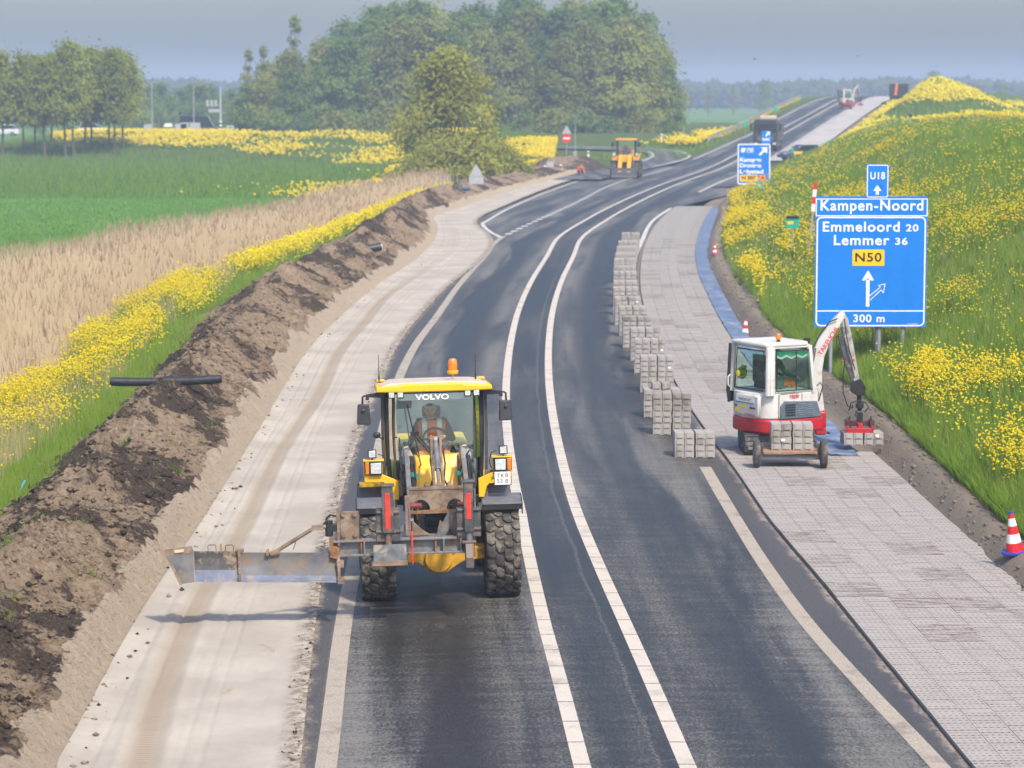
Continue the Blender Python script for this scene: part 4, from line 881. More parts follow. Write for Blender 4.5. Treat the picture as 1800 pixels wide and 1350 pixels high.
# chassis
b.prism([(-.66,.74),(-.64,.58),(-.32,.56),(-.17,.43),(-.05,.40),(.10,.41),(.22,.50),(.34,.57),(.64,.60),(.66,.76),(.3,.80),(-.3,.80)], -.22, .16); b.cyl((-.03,-.30,.62), (-.03,.1,.62), .20, .22, 16)
b.build('front_axle', mat('dirty_yellow', (.55,.30,.02), .5, 0, .2, 5, .1, 20, (.13,.09,.06), .42, 5), LD, .012)
b = MB(); b.box((0,.45,1.12), (.62,1.25,.72)); b.box((0,2.3,1.05), (.8,2.2,.75)); b.box((0,1.9,1.2),(.5,1.0,.4)); b.build('frame', mat('dark_frame', (.05,.045,.04), .6, .1, .3, 5, 0, 40, (.16,.12,.08), .4, 5), LD, .01)
b = MB(); b.box((0,2.85,1.62), (1.25,1.5,.75), None, (.9,.9)); b.build('engine_cover', YEL, LD, .05)
b = MB()   # loader tower in front of the windscreen: two folded slopes
b.add([(-.33,.52,2.05),(.36,.52,2.05),(.36,.10,1.90),(-.33,.10,1.90),(.36,-.12,1.52),(-.33,-.12,1.52),(.36,.6,1.5),(-.33,.6,1.5),(.36,.6,2.05),(-.33,.6,2.05)], [(0,1,2,3),(3,2,4,5),(1,8,6,4,2),(0,3,5,7,9),(0,9,8,1),(5,4,6,7)])
for x in (-.30, .33): b.box((x, .12, 1.62), (.05,.5,.9))
tw = b.build('loader_tower', YEL, LD, .02)
b = MB(); b.add([(-.04,.36,2.0),(.02,.36,2.0),(.24,-.02,1.72),(.17,-.02,1.72)], [(0,1,2,3)]); 
# fenders
def fender(cx, w, cy, r, a0, a1, mt, name, zc=.675, lip=True):
    b = MB(); n = 9; pr = []
    for k in range(n): a = R(a0+(a1-a0)*k/(n-1)); pr.append((cy-math.cos(a)*r, zc+math.sin(a)*r))
    pi = [(cy-math.cos(R(a0+(a1-a0)*k/(n-1)))*(r-.03), zc+math.sin(R(a0+(a1-a0)*k/(n-1)))*(r-.03)) for k in range(n)]
    b.prism(pr+pi[::-1], cx-w/2, cx+w/2, 'x'); o = b.build(name, mt, LD, .012)
    if lip:
        b = MB(); s_ = 1 if cx > 0 else -1
        b.prism(pr+[(p*.93+cy*.07, q-.14) for p, q in pi[::-1]], cx+s_*(w/2+.004)-.006, cx+s_*(w/2+.004)+.006, 'x')
        a = R(a0); b.box((cx, cy-math.cos(a)*(r-.03)+.012, zc+math.sin(a)*(r-.03)-.03), (w, .02, .07)); b.build('mud_flap', BLK, o)
    return o
for s_ in (-1, 1):
    fender(s_*.905, .58, 0, .835, 63, 128, DGR, 'front_fender')
    b = MB(); b.prism([(s_*.62,1.02),(s_*.62,1.58),(s_*.72,1.62),(s_*1.02,1.61),(s_*1.11,1.55),(s_*1.15,1.44),(s_*1.16,1.02)], 1.50, 1.60); b.box((s_*.88,2.2,1.56),(.52,1.25,.06)); b.build('rear_fender', DGR, LD, .03)
    b = MB(); b.box((s_*.95,1.40,.95),(.45,.4,.3)); b.build('step_box', DGR, LD, .04)
    b = MB(); b.box((s_*.93,1.40,1.50),(.40,.22,.05)); b.build('step', mat('yellow_step', (.72,.40,.02), .5, 0, .2, 9, .3, 60), LD, .006)
# headlight brackets
for s_ in (-1, 1):
    b = MB(); x0, x1 = s_*.58, s_*1.07
    b.prism([(x1,1.86),(s_*.80,1.87),(x0,1.77),(x0,1.50),(s_*.66,1.50),(s_*.70,1.66),(s_*.80,1.76),(x1,1.765)] if s_ < 0 else [(x1,1.84),(s_*.80,1.86),(x0,1.77),(x0,1.50),(s_*.66,1.50),(s_*.70,1.66),(s_*.80,1.76),(x1,1.70)], -.22, -.16)
    b.box((s_*.93,-.14,2.08), (.30,.22,.015)); b.box((s_*1.075,-.10,1.97),(.012,.16,.24)); b.box((s_*.93,-.05,1.95),(.26,.05,.20))
    br = b.build('lamp_bracket', YEL, LD, .006)
    b = MB(); b.box((s_*.905,-.20,1.975), (.19,.16,.19)); hl = b.build('headlight', BLK, LD, .015)
    b = MB(); b.box((s_*.90,-.285,1.975), (.150,.012,.155)); b.build('lens', LMP, hl, .005)
    b = MB(); b.box((s_*1.025,-.20,1.975), (.055,.13,.175)); b.build('indicator', AMB, LD, .01)
    b = MB(); b.box((s_*.95,-.18,2.175), (.125,.07,.125)); b.box((s_*.95,-.17,2.10),(.02,.02,.05)); wl = b.build('work_lamp', BLK, LD, .012)
    b = MB(); b.box((s_*.95,-.22,2.178), (.095,.012,.095)); b.build('lens', LMP, wl, .004)
    b = MB(); b.tube([(s_*.86,-.12,2.16),(s_*.78,-.1,2.13),(s_*.75,-.1,2.0),(s_*.78,-.12,1.9)], .008, 6); b.build('cable', BLK, LD)
b = MB(); b.box((.925,-.30,1.775), (.235,.014,.19)); np_ = b.build('number_plate', WHI, LD, .006)
b = MB(); b.box((.925,-.292,1.775), (.255,.012,.21)); b.build('plate_holder', BLK, np_, .004)
text('plate_text', 'TKB', (.925,-.309,1.815), .085, TXT, np_, space=1.15); text('plate_text', '53·B', (.925,-.309,1.735), .085, TXT, np_, space=1.1)
b = MB(); b.tube([(.80,-.1,1.86),(.72,-.1,1.86)], .022, 8); b.tube([(.70,-.1,1.88),(.70,-.1,1.42)], .022, 8); b.build('side_tube', mat('brown_tube', (.20,.14,.11), .6, .2, .2, 8), LD)
# ---- cab
b = MB()
FW = dict(tl=(-.575,.62,2.99), tr=(.575,.62,2.99), bl=(-.555,.52,1.96), br=(.535,.52,1.96))
b.box((0,.60,2.975), (1.30,.10,.06)); b.box((-.02,.52,1.945), (1.14,.09,.055))
for s_ in (-1, 1):
    b.tube([(s_*.715,.86,3.0),(s_*.705,.86,2.2),(s_*.66,.84,1.35)], .035, 8); b.tube([(s_*.60,.63,2.96),(s_*.70,.86,2.96)], .03, 6); b.box((s_*.70,1.95,2.2),(.07,.09,1.6)); b.box((s_*.69,1.4,1.42),(.05,1.15,.10)); b.box((s_*.71,1.4,2.95),(.05,1.2,.08))
b.box((0,1.98,2.93),(1.4,.08,.1)); b.box((0,1.98,1.95),(1.4,.07,.06)); b.box((0,1.4,1.32),(1.34,1.15,.12)); b.box((0,.62,1.55),(1.0,.05,.7))
cabo = b.build('cab_frame', BLK, LD, .01)
for s_ in (-1, 1): b = MB(); b.box((s_*.735,1.25,2.1), (.025,.10,1.55)); b.box((s_*.73,1.45,1.55),(.03,1.0,.32)); b.build('cab_side_panel', YEL, LD, .008)
b = MB(); V = []; nx = 10
for (l, r_) in ((FW['bl'], FW['br']), (FW['tl'], FW['tr'])):
    for k in range(nx+1):
        t = k/nx; p = Vector(l).lerp(Vector(r_), t); p.y -= .05*(1-(2*t-1)**2); V.append(p)
b.add(V, [(k, k+1, nx+1+k+1, nx+1+k) for k in range(nx)]); b.build('windscreen', GLS, LD)
for s_ in (-1, 1):
    b = MB(); q = s_; b.add([(q*.545,.53,1.96),(q*.70,.86,1.96),(q*.71,.87,2.97),(q*.58,.63,2.97)], [(0,1,2,3)]); b.add([(q*.52,.53,1.93),(q*.66,.85,1.93),(q*.64,.84,1.42),(q*.44,.58,1.42)], [(0,1,2,3)]); b.build('corner_window', GLT, LD)
    b = MB(); b.add([(q*.712,.9,1.5),(q*.712,1.92,1.5),(q*.712,1.92,2.93),(q*.712,.9,2.93)], [(0,1,2,3)]); b.build('door_window', GLT, LD)
b = MB(); b.add([(-.66,1.97,1.98),(.66,1.97,1.98),(.66,1.97,2.88),(-.66,1.97,2.88)], [(0,1,2,3)]); b.build('rear_window', glass('clear_glass', (.82,.95,.92), .03, .05), LD)
# roof
b = MB(); b.prism([(-.86,2.985),(-.845,3.065),(-.50,3.075),(-.44,3.10),(.42,3.10),(.48,3.075),(.845,3.065),(.86,2.985),(.5,2.975),(-.5,2.975)], .50, 2.02)
rf = b.build('roof', YEL, LD, .02); rf.matrix_local = Matrix.Translation((0,.5,3.05)) @ Matrix.Rotation(R(-3.4),4,'X') @ Matrix.Translation((0,-.5,-3.05))
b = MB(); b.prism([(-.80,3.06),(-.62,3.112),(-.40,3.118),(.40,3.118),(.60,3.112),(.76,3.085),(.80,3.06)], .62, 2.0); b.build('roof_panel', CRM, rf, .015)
b = MB()
for x in (-.86, -.80, .80, .86): pass
b.box((-.76,1.9,3.10),(.12,.30,.03)); b.box((.76,1.9,3.10),(.12,.30,.03)); b.build('roof_corner', YEL, rf, .01)
for x in (-.63, -.50, .49, .62):
    b = MB(); b.box((x,.56,2.945), (.105,.09,.105)); o = b.build('work_lamp', BLK, LD, .01); b = MB(); b.box((x,.508,2.945), (.078,.01,.078)); b.build('lens', LMP, o, .004)
b = MB(); b.cyl((.31,1.2,3.10),(.31,1.2,3.17),.012,None,8); b.lathe([(.075,3.16),(.085,3.175),(.085,3.205),(.07,3.215)], (.31,1.2,0), 'z', 18); bc = b.build('beacon', ORY, LD)
b = MB(); b.lathe([(.068,3.212),(.070,3.30),(.062,3.36),(.045,3.385),(.001,3.39)], (.31,1.2,0), 'z', 18); b.build('beacon_lens', AMB, bc)
for x, z in ((-.79,3.46),(.66,3.44)): b = MB(); b.cyl((x,1.4,3.05),(x,1.4,3.14),.012,None,6); b.cyl((x,1.4,3.1),(x,1.4,z),.006,.004,6); b.build('antenna', BLK, LD)
# mirrors and rails
for s_ in (-1, 1):
    b = MB(); b.prism([(s_*.70,2.99),(s_*.80,2.985),(s_*1.0,2.955),(s_*1.04,2.93),(s_*.98,2.915),(s_*.74,2.90)], .56, .62); b.tube([(s_*1.02,.58,2.94),(s_*1.055,.58,2.92),(s_*1.06,.58,2.80)], .016, 8); b.box((s_*.985,.58,2.90),(.05,.05,.05)); ma = b.build('mirror_arm', BLK, LD, .006)
    b = MB(); b.box((s_*1.045,.57,2.665), (.20,.08,.30), (0,0,s_*.12), (.86,.9)); b.cyl((s_*1.05,.53,2.73),(s_*1.05,.50,2.73),.028,None,10); b.build('mirror', DGR if False else mat('mirror_shell', (.045,.047,.055), .45, 0, .15, 8), ma, .03)
    b = MB(); b.tube([(s_*.765,.78,2.93),(s_*.77,.78,2.2),(s_*.755,.74,1.62)], .022, 8); b.build('grab_rail', mat('grey_rail', (.09,.085,.085), .4, .3, .2, 6), LD)
b = MB(); b.tube([(-.765,.76,2.27),(-.80,.70,2.29),(-.83,.68,2.31)], .01, 6); b.ball((-.86,.66,2.34), .06, 8, (1,.5,.8)); b.build('convex_mirror', BLK, LD)
# inside the cab
b = MB(); b.box((0,1.3,2.955),(1.2,1.1,.02)); b.build('bounce_lining', mat('pale_bounce', (.62,.64,.63), .8), LD)  # pale panel added under the roof to bounce light onto the driver
b = MB(); b.box((0,1.62,1.80), (.50,.48,.13)); b.box((0,1.88,2.12), (.48,.12,.62), (-.12,0,0)); b.box((0,1.92,2.52),(.28,.09,.18)); b.box((0,1.6,1.55),(.36,.36,.36)); b.build('seat', SEA, LD, .04)
b = MB(); b.tube([(.02+.185*math.cos(a), 1.08+.10*math.sin(a), 2.20+.155*math.sin(a)) for a in [2*math.pi*k/24 for k in range(25)]], .016, 8); b.box((.02,1.08,2.20),(.34,.02,.03)); b.cyl((.02,1.08,2.2),(.02,.85,1.5),.035,None,8); b.build('steering_wheel', BLK, LD)
b = MB(); b.box((.45,1.4,1.78),(.22,.8,.36)); b.box((-.46,1.35,1.78),(.20,.7,.34)); b.cyl((-.44,1.08,1.95),(-.44,1.02,2.14),.015,None,8); b.ball((-.44,1.02,2.16),.03,8); b.cyl((-.50,1.12,1.95),(-.52,1.06,2.24),.012,None,8); b.box((0,.75,1.72),(.9,.2,.3)); b.box((-.44,.74,2.78),(.22,.04,.13),(.2,0,.3)); b.cyl((-.44,.75,2.75),(-.36,.66,2.1),.012,None,6); b.build('console', BLK, LD, .015)
b = MB(); b.tube([(-.02,.49,1.99),(-.18,.48,2.18),(-.33,.47,2.36)], .012, 6); b.tube([(.03,.48,1.99),(-.13,.47,2.18),(-.29,.46,2.37)], .010, 6); b.box((-.31,.47,2.37),(.12,.03,.05)); b.tube([(-.32,.475,2.37),(-.41,.53,2.80)], .010, 6); b.tube([(-.32,.47,2.37),(-.24,.46,2.0)],.008,6); b.build('wiper', BLK, LD)
b = MB(); b.box((0,.530,2.905), (1.04,.012,.10)); sv = b.build('sun_strip', mat('grey_strip', (.16,.21,.24), .5, 0, .1, 4), LD)
text('brand_text', 'VOLVO', (-.03,.516,2.895), .105, TXW, sv, bold=.004, sx=1.35, space=1.05)
# ---- linkage: arms, tower levers, quick coupler
for s_ in (-.45, .37):
    b = MB(); b.prism([(.35,2.12),(.12,2.22),(-.05,2.19),(-.55,1.98),(-1.45,1.62),(-1.60,1.40),(-1.50,1.22),(-1.35,1.28),(-1.30,1.48),(-.6,1.74),(.0,1.98),(.30,1.98)], s_-.035, s_+.035, 'x'); b.build('lift_arm', STL, LD, .008)
b = MB()
for s_ in (-.45, .40):
    b.add([(s_-.09,.10,2.03),(s_-.03,.02,2.22),(s_+.03,.02,2.23),(s_+.10,.10,2.10),(s_+.10,.16,2.03),(s_-.09,.16,2.03)], [(0,1,2,3,4,5)]); b.prism([(s_-.09,2.03),(s_-.03,2.22),(s_+.03,2.23),(s_+.10,2.10),(s_+.10,1.98),(s_-.09,1.98)], .05, .16)
b.build('tower_head', mat('pale_grey_steel', (.46,.44,.42), .5, .2, .1, 5), LD, .006)
b = MB()
for s_, w in ((-.45, 1), (.37, 1)):
    for dx, r_ in ((-.075,.017),(.06,.02),(.095,.014)): b.tube([(s_+dx,-.05,2.10),(s_+dx*1.1,-.3,2.02),(s_+dx*1.2,-.5,1.80),(s_+dx,-.75,1.66)], r_, 6)
b.tube([(-.30,.40,2.07),(-.26,.2,2.06),(-.24,.05,1.96),(-.30,-.1,1.9)], .012, 6); b.tube([(-.05,-.4,2.30),(-.12,-.45,2.1),(-.10,-.9,1.9),(-.16,-1.2,1.8)], .016, 6); b.tube([(.06,-.4,2.30),(.09,-.5,2.05),(.05,-.95,1.88),(.10,-1.2,1.8)], .014, 6)
b.tube([(-.46,-.3,2.03),(-.56,-.5,1.9),(-.50,-.7,1.72),(-.40,-1.0,1.65)], .014, 6)
b.tube([(.46,-.05,2.16),(.36,-.2,2.04),(.30,-.45,1.92),(.28,-.7,1.74)], .014, 6)
for k in range(4): b.tube([(-.34+.2*k,-.4,1.5),(-.30+.2*k,-.9,1.35+.05*(k%2)),(-.22+.17*k,-1.3,1.42),(-.2+.16*k,-1.5,1.6)], .013, 6)
b.build('hydraulic_hose', BLK, LD)
b = MB()
for x, z in ((-.385,1.90),(-.32,1.88),(-.36,1.70),(.27,1.90),(.31,1.88),(.29,1.74)): b.cyl((x,-.5,z-.03),(x,-.5,z+.03),.026,None,8)
b.build('hose_clamp', TEA, LD)
b = MB()
for x in (-.10, .03): b.prism([(-.30,2.42),(-.42,2.46),(-.55,2.42),(-.60,2.20),(-1.20,1.86),(-1.32,1.78),(-1.24,1.70),(-.52,2.0),(-.30,2.1)], x-.02, x+.02, 'x')
b.cyl((-.14,-.43,2.40),(.08,-.43,2.40),.04,None,12); b.cyl((-.14,-1.26,1.79),(.08,-1.26,1.79),.04,None,12); b.build('tilt_lever', RST, LD, .005)
b = MB(); b.cyl((-.035,-.45,2.36),(-.035,-.95,2.02),.045,None,12); b.box((-.035,-.50,2.30),(.055,.06,.26),(-.5,0,0)); b.cyl((-.035,-.95,2.02),(-.035,-1.30,1.80),.028,None,10); b.box((-.035,-1.33,1.80),(.09,.10,.16)); b.build('tilt_cylinder', STL, LD, .005)
b = MB(); arc = lambda cx, cz, rx, rz_, n=9: [(cx+rx*math.cos(math.pi*k/n), cz+rz_*math.sin(math.pi*k/n)) for k in range(n+1)]
b.prism([(-.47,1.84),(.31,1.84),(.31,1.54)]+arc(.17,1.54,.12,.15)+[(-.0,1.50),(-.16,1.50)]+arc(-.31,1.54,.13,.15)+[(-.47,1.54)], -1.56, -1.46); b.box((-.08,-1.50,1.845),(.80,.14,.035))
for x in (-.22, .10): b.lathe([(.001,-.02),(.06,-.02),(.06,.02),(.03,.02)], (x,-1.50,1.87), 'x', 12); b.box((x,-1.5,1.86),(.10,.10,.10),None,(.5,1))
b.build('quick_coupler', RST, LD, .006)
b = MB(); b.box((-.08,-1.60,1.525), (.80,.05,.05)); b.build('cross_bar', RSP, LD, .005)
b = MB(); b.box((.02,-1.62,1.30), (.13,.05,.46), (0,.52,0)); b.box((-.62,-1.66,1.28),(.30,.05,.07),(0,-.6,0)); b.box((-.08,-1.55,1.185),(.95,.10,.03)); b.build('brace', STL, LD, .005)
b = MB(); b.prism([(.10,1.54),(.30,1.56),(.29,1.40),(.20,1.26),(.12,1.20),(.09,1.30)], -1.70, -1.64); b.prism([(.16,1.52),(.28,1.50),(.18,1.24),(.12,1.22)], -1.75, -1.70); b.prism([(-.45,1.20),(-.44,1.42),(-.30,1.28),(-.18,1.20)], -1.66,-1.62); b.prism([(-.10,1.2),(-.05,1.40),(.04,1.32),(.10,1.2)], -1.60,-1.56); b.build('side_plate', RST, LD, .005)
b = MB(); b.cyl((-.22,-1.2,1.36),(-.02,-1.2,1.36),.11,None,14); b.box((.0,-1.1,1.30),(.5,.2,.3)); b.build('pump', BLK, LD, .01)
b = MB(); b.box((.305,-1.70,1.38),(.035,.04,.17)); b.build('blue_strip', mat('blue_paint', (.03,.12,.45), .5), LD)
b = MB(); b.cyl((-.45,-1.62,1.62),(-.30,-1.62,1.62),.04,None,10); b.cyl((.20,-1.6,1.62),(.32,-1.6,1.62),.035,None,10); b.build('coupling', mat('dark_red', (.20,.03,.035), .5, 0, .2, 8), LD)
# perforated adjusting bar with its red strap
b = MB(); b.box((-.50,-1.72,1.50), (.075,.03,.56)); pb = b.build('adjusting_bar', mat('pink_rust', (.26,.18,.17), .7, .2, .2, 7), LD, .003)
b = MB()
for k in range(9): b.cyl((-.485,-1.738,1.30+.036*k),(-.485,-1.733,1.30+.036*k),.010,None,8)
b.build('bolt_hole', TXT, pb)
b = MB(); b.tube([(-.455,-1.9,1.30),(-.46,-2.08,1.22),(-.465,-2.12,1.05),(-.46,-2.10,.88)], .012, 6); b.build('red_strap', REDS, LD)
# main cross beam and hydraulic legs
b = MB(); b.box((-.60,-1.86,1.105), (1.98,.05,.20)); b.box((-.60,-1.90,1.205),(1.98,.15,.03)); b.box((-.60,-1.90,1.005),(1.98,.15,.03))
for x in (-1.12,-.02,.22): b.box((x,-1.93,1.105),(.025,.10,.20))
b.box((-.13,-1.93,1.12),(.03,.04,.14)); b.build('cross_beam', STL, LD, .005)
b = MB()
for x in (-1.16,-.13,.41): b.box((x,-1.945,1.13),(.02,.03,.22 if x != .41 else .4))
b.build('beam_stiffener', RSP, LD, .003)
for x, zt, zb, name in ((-.785,1.97,1.32,'l'), (.335,1.99,1.30,'r')):
    b = MB(); b.box((x,-2.0,(zt+zb)/2), (.155 if name == 'l' else .13,.15,zt-zb)); b.box((x,-2.0,zt+.01),(.20,.18,.025)); b.box((x,-1.93,1.42),(.33,.14,.46 if name=='l' else .40)); b.cyl((x-.16,-2.0,1.60),(x+.16,-2.0,1.60),.03,None,10); b.cyl((x-.17,-2.0,1.33),(x+.17,-2.0,1.33),.03,None,10); lg = b.build('support_leg', mat('dark_steel', (.095,.095,.10), .5, .3, .25, 6, .1, 30, (.22,.14,.09), .4, 6), LD, .006)
    b = MB(); b.box((x,-2.079,(zt+zb)/2-.02 if name=='l' else 1.66), (.068,.006,.50 if name=='l' else .36)); b.build('reflector', REDS, lg, .002)
    b = MB(); b.cyl((x,-2.0,zb),(x,-2.0,1.10),.045,None,12); b.cyl((x+.09,-1.98,zt-.1),(x+.09,-1.98,1.45),.014,None,8); b.build('rod', RST if name=='l' else STL, lg)
b = MB(); b.box((-.77,-2.08,1.04), (.46,.035,.24), (-.30,0,0)); b.build('foot_plate', mat('dark_foot', (.10,.11,.12), .5, .3, .35, 8, .1, 30, (.30,.25,.19), .35, 7), LD, .004)
b = MB(); b.box((-.775,-2.16,.905), (.49,.12,.07), (-.25,0,0)); b.build('foot_edge', RST, LD, .006)
b = MB(); b.prism([(-2.05,1.14),(-1.90,1.14),(-1.88,.90),(-1.98,.80),(-2.14,.80),(-2.16,.95)], .275, .385, 'x'); b.box((.33,-2.0,1.15),(.20,.12,.04)); b.build('skid_foot', mat('brown_steel', (.16,.13,.115), .6, .3, .2, 6), LD, .01)
# outrigger plate and hinge to the blade
b = MB(); b.box((-1.315,-1.93,1.40), (.26,.06,.44)); b.box((-1.47,-1.9,1.40),(.04,.14,.52)); pl = b.build('hinge_plate', RST, LD, .006)
for x in (-1.40,-1.24):
    for z in (1.30,1.585): b = MB(); b.cyl((x,-1.99,z),(x,-1.95,z),.034,None,10); b.build('bolt', RST, pl)
b = MB(); b.cyl((-1.60,-1.92,1.28),(-1.60,-1.92,1.50),.055,None,12); b.box((-1.55,-1.92,1.40),(.12,.10,.10)); b.tube([(-1.5,-1.92,1.56),(-1.58,-1.94,1.58),(-1.64,-1.93,1.52)],.018,6); b.build('swivel', BLK, LD, .006)
b = MB(); b.box((-1.575,-1.95,1.12),(.05,.06,.30)); b.box((-1.53,-1.95,1.06),(.10,.12,.16),(0,.3,0)); b.build('hanger', RSP, LD, .004)
b = MB(); b.tube([(-1.64,-1.93,1.42),(-1.84,-1.93,1.385),(-2.30,-1.95,1.12),(-2.36,-1.95,1.07)], .028, 10); b.box((-1.76,-1.93,1.405),(.16,.07,.07)); b.lathe([(.035,-.02),(.055,-.02),(.055,.02),(.035,.02)], (-2.46,-1.95,1.07), 'x', 14); b.cyl((-2.30,-1.95,1.09),(-2.42,-1.95,1.06),.045,.035,10); b.tube([(-2.06,-1.97,1.24),(-2.10,-1.97,1.12)],.010,6); b.build('stay_rod', RST, LD)
# ---- the blade itself: two curved mouldboard sections and a flared wing
def mould(x0, x1, z0l, z0r, h, mt, name, n=9, f0=0., f1=1., th=.018, parent=LD, yb=-1.93):
    b = MB(); V = []; pr = []
    for k in range(n):
        t = f0+(f1-f0)*k/(n-1); pr.append((yb-.16*(1-t)**2.2-.05*max(0,t-.75)**1.3, t*h))
    for x, zb in ((x0, z0l), (x1, z0r)):
        for y, z in pr: V.append((x, y, zb+z))
        for y, z in reversed(pr): V.append((x, y+th, zb+z))
    m = 2*n; F = [tuple(range(m)), tuple(reversed(range(m, 2*m)))]+[(i, (i+1)%m, m+(i+1)%m, m+i) for i in range(m)]
    b.add(V, F); return b.build(name, mt, parent, 0, 50)
zl = lambda x: .735+(-.075)*(x+3.47)/2.0
bd = mould(-2.83, -1.50, zl(-2.83), zl(-1.5), .385, BLD, 'blade')
be = mould(-3.47, -2.865, zl(-3.47), zl(-2.865), .40, BLDK, 'blade_extension', f0=.38)
mould(-3.47, -2.865, zl(-3.47), zl(-2.865), .40, BLS, 'cutting_edge', 5, 0, .375, parent=be)
mould(-2.825, -1.505, zl(-2.825)-.004, zl(-1.505)-.004, .385, BLS, 'cutting_edge', 4, 0, .22, .024, parent=bd, yb=-1.934)
b = MB(); z = zl(-2.85)
for k in range(5): b.box((-2.848,-1.97-.12*(1-k/4)**2,z+.05+.085*k),(.035,.05,.095))
b.cyl((-2.90,-1.95,z+.42),(-2.78,-1.95,z+.42),.025,None,8); b.box((-2.85,-1.95,z+.38),(.05,.06,.08)); b.build('joint_strip', RST, bd, .004)
b = MB(); z = zl(-3.47)
V = [(-3.475,-2.08,z-.005),(-3.655,-2.22,z-.002),(-3.86,-2.16,z+.47),(-3.50,-1.95,z+.475),(-3.475,-1.93,z+.40)]; V2 = [(x,y+.025,zz) for x,y,zz in V]
b.add(V+V2, [(0,1,2,3,4),(9,8,7,6,5)]+[(i,(i+1)%5,5+(i+1)%5,5+i) for i in range(5)]); wg = b.build('blade_wing', BLD, LD, .004)
b = MB(); b.add([(-3.665,-2.245,z-.01),(-3.875,-2.19,z+.475),(-3.84,-2.165,z+.475),(-3.63,-2.225,z-.01)], [(0,1,2,3)]); b.add([(-3.86,-2.175,z+.475),(-3.50,-1.966,z+.478),(-3.49,-1.96,z+.385),(-3.82,-2.165,z+.385)], [(0,1,2,3)]); b.build('wing_edge', RST, wg)
b = MB(); b.box((-3.665,-2.085,z+.432),(.145,.012,.042),(0,0,.53)); b.build('grip_hole', CRM, wg, .018)
b = MB(); xr = -1.49; z = zl(xr); b.prism([(-2.12,z-.01),(-2.10,z+.15),(-1.97,z+.40),(-1.90,z+.42),(-1.90,z-.01)], xr-.01, xr+.03, 'x'); b.box((xr+.03,-2.0,z+.24),(.10,.10,.10)); b.box((xr+.035,-2.1,z+.03),(.10,.08,.10)); b.build('end_plate', RST, bd, .004)
for x in (-3.22, -2.98):
    b = MB(); z = zl(x)+.40; b.tube([(x-.055,-1.93,z-.02),(x-.055,-1.93,z+.075),(x-.04,-1.93,z+.09),(x+.04,-1.93,z+.09),(x+.055,-1.93,z+.075),(x+.055,-1.93,z-.02)], .009, 6); b.build('lifting_hook', RST, be)
b = MB(); b.box((-3.10,-1.93,zl(-3.1)+.44),(.025,.03,.12)); b.box((-2.45,-1.93,zl(-2.45)+.41),(.03,.03,.05)); b.build('stop_pin', RST, be)
# driver, seated
dj = dict(pelvis=(-.02,1.66,1.92), chest=(-.02,1.60,2.28), neck=(-.03,1.56,2.50), head=(-.04,1.50,2.63), face=(0,-1,-.25),
  lsho=(.18,1.58,2.42), lelb=(.30,1.42,2.16), lwri=(.17,1.16,2.24), rsho=(-.22,1.58,2.42), relb=(-.34,1.44,2.14), rwri=(-.42,1.16,2.10),
  lhip=(.10,1.58,1.90), lkne=(.20,1.16,1.98), lank=(.18,1.02,1.52), rhip=(-.13,1.58,1.90), rkne=(-.22,1.16,1.98), rank=(-.20,1.02,1.52))
dj = {k: (v if k in ('face','toe') else (v[0], v[1]-.16, v[2])) for k, v in dj.items()}
drv = person('person', LD.location, 0, dj, (NAV, HVO, SKN, HAI, SHO), 'driver in orange and silver safety vest seated in the wheel loader cab'); drv.rotation_euler = LD.rotation_euler
vest(drv, (-.02,1.46,2.00), (-.02,1.41,2.46), .225, .205, HVO, REF, drv)
# ------------------------------------------------------------------ stacks of concrete pavers
MSK = m_conc('stack_concrete', (.30,.28,.265), (.42,.40,.38), .05); MSKD = m_conc('stained_concrete', (.22,.20,.19), (.42,.39,.36), .45)
def paver_mesh(mt):
    b = MB(); w, d, h = .188, .56, .124; b.box((0,0,h/2), (w, d, h))
    for s_ in (-1, 1): b.box((0, s_*(d/2+.010), h*.55), (w*.62, .022, h*.78), None, (.94, 1))
    return b.mesh('paver', mt, 30)
PVM, PVD = paver_mesh(MSK), paver_mesh(MSKD)
TAGM = MB(); TAGM.box((0,0,0), (.07,.004,.05)); TAGM = TAGM.mesh('label_tag', WHI, None)
def stack(name, loc, rz, layers, label, cat='paver stack', group=None, dark=(), skip=(), seed=0, tagat=None):
    o = empty(name, loc, rz, label, cat, group); g = random.Random(seed)
    for l in range(layers):
        jx = g.uniform(-.006,.006)
        for c in range(4):
            if (l, c) in skip: continue
            p = link_mesh('paver', PVD if l in dark else PVM, None, o); p.location = (-.30+c*.198+(.012 if c > 1 else -.012)+jx, g.uniform(-.01,.01), l*.128); p.rotation_euler = (0,0,g.uniform(-.012,.012))
    if tagat: t = link_mesh('label_tag', TAGM, None, o); t.location = (tagat[0], -.31, tagat[1])
    return o
ST = [(3.68,54.5,4),(3.44,58.1,7),(3.38,61.2,6),(3.55,66.3,7),(3.61,70.8,7),(3.64,74.1,7),(3.58,77.8,7),(3.62,81.5,7),(3.63,85.2,7),(3.73,89.2,7),(3.85,92.3,7),(4.03,97.0,7),(4.15,100.1,7),(4.33,104.5,7),(4.51,108,7),(4.73,112.5,7),(4.97,116.7,7),(5.39,123.5,7)]
ordx = ['', 'second','third','fourth','fifth','sixth','seventh','eighth','ninth','tenth','eleventh','twelfth','thirteenth','fourteenth','fifteenth','sixteenth','seventeenth','farthest']
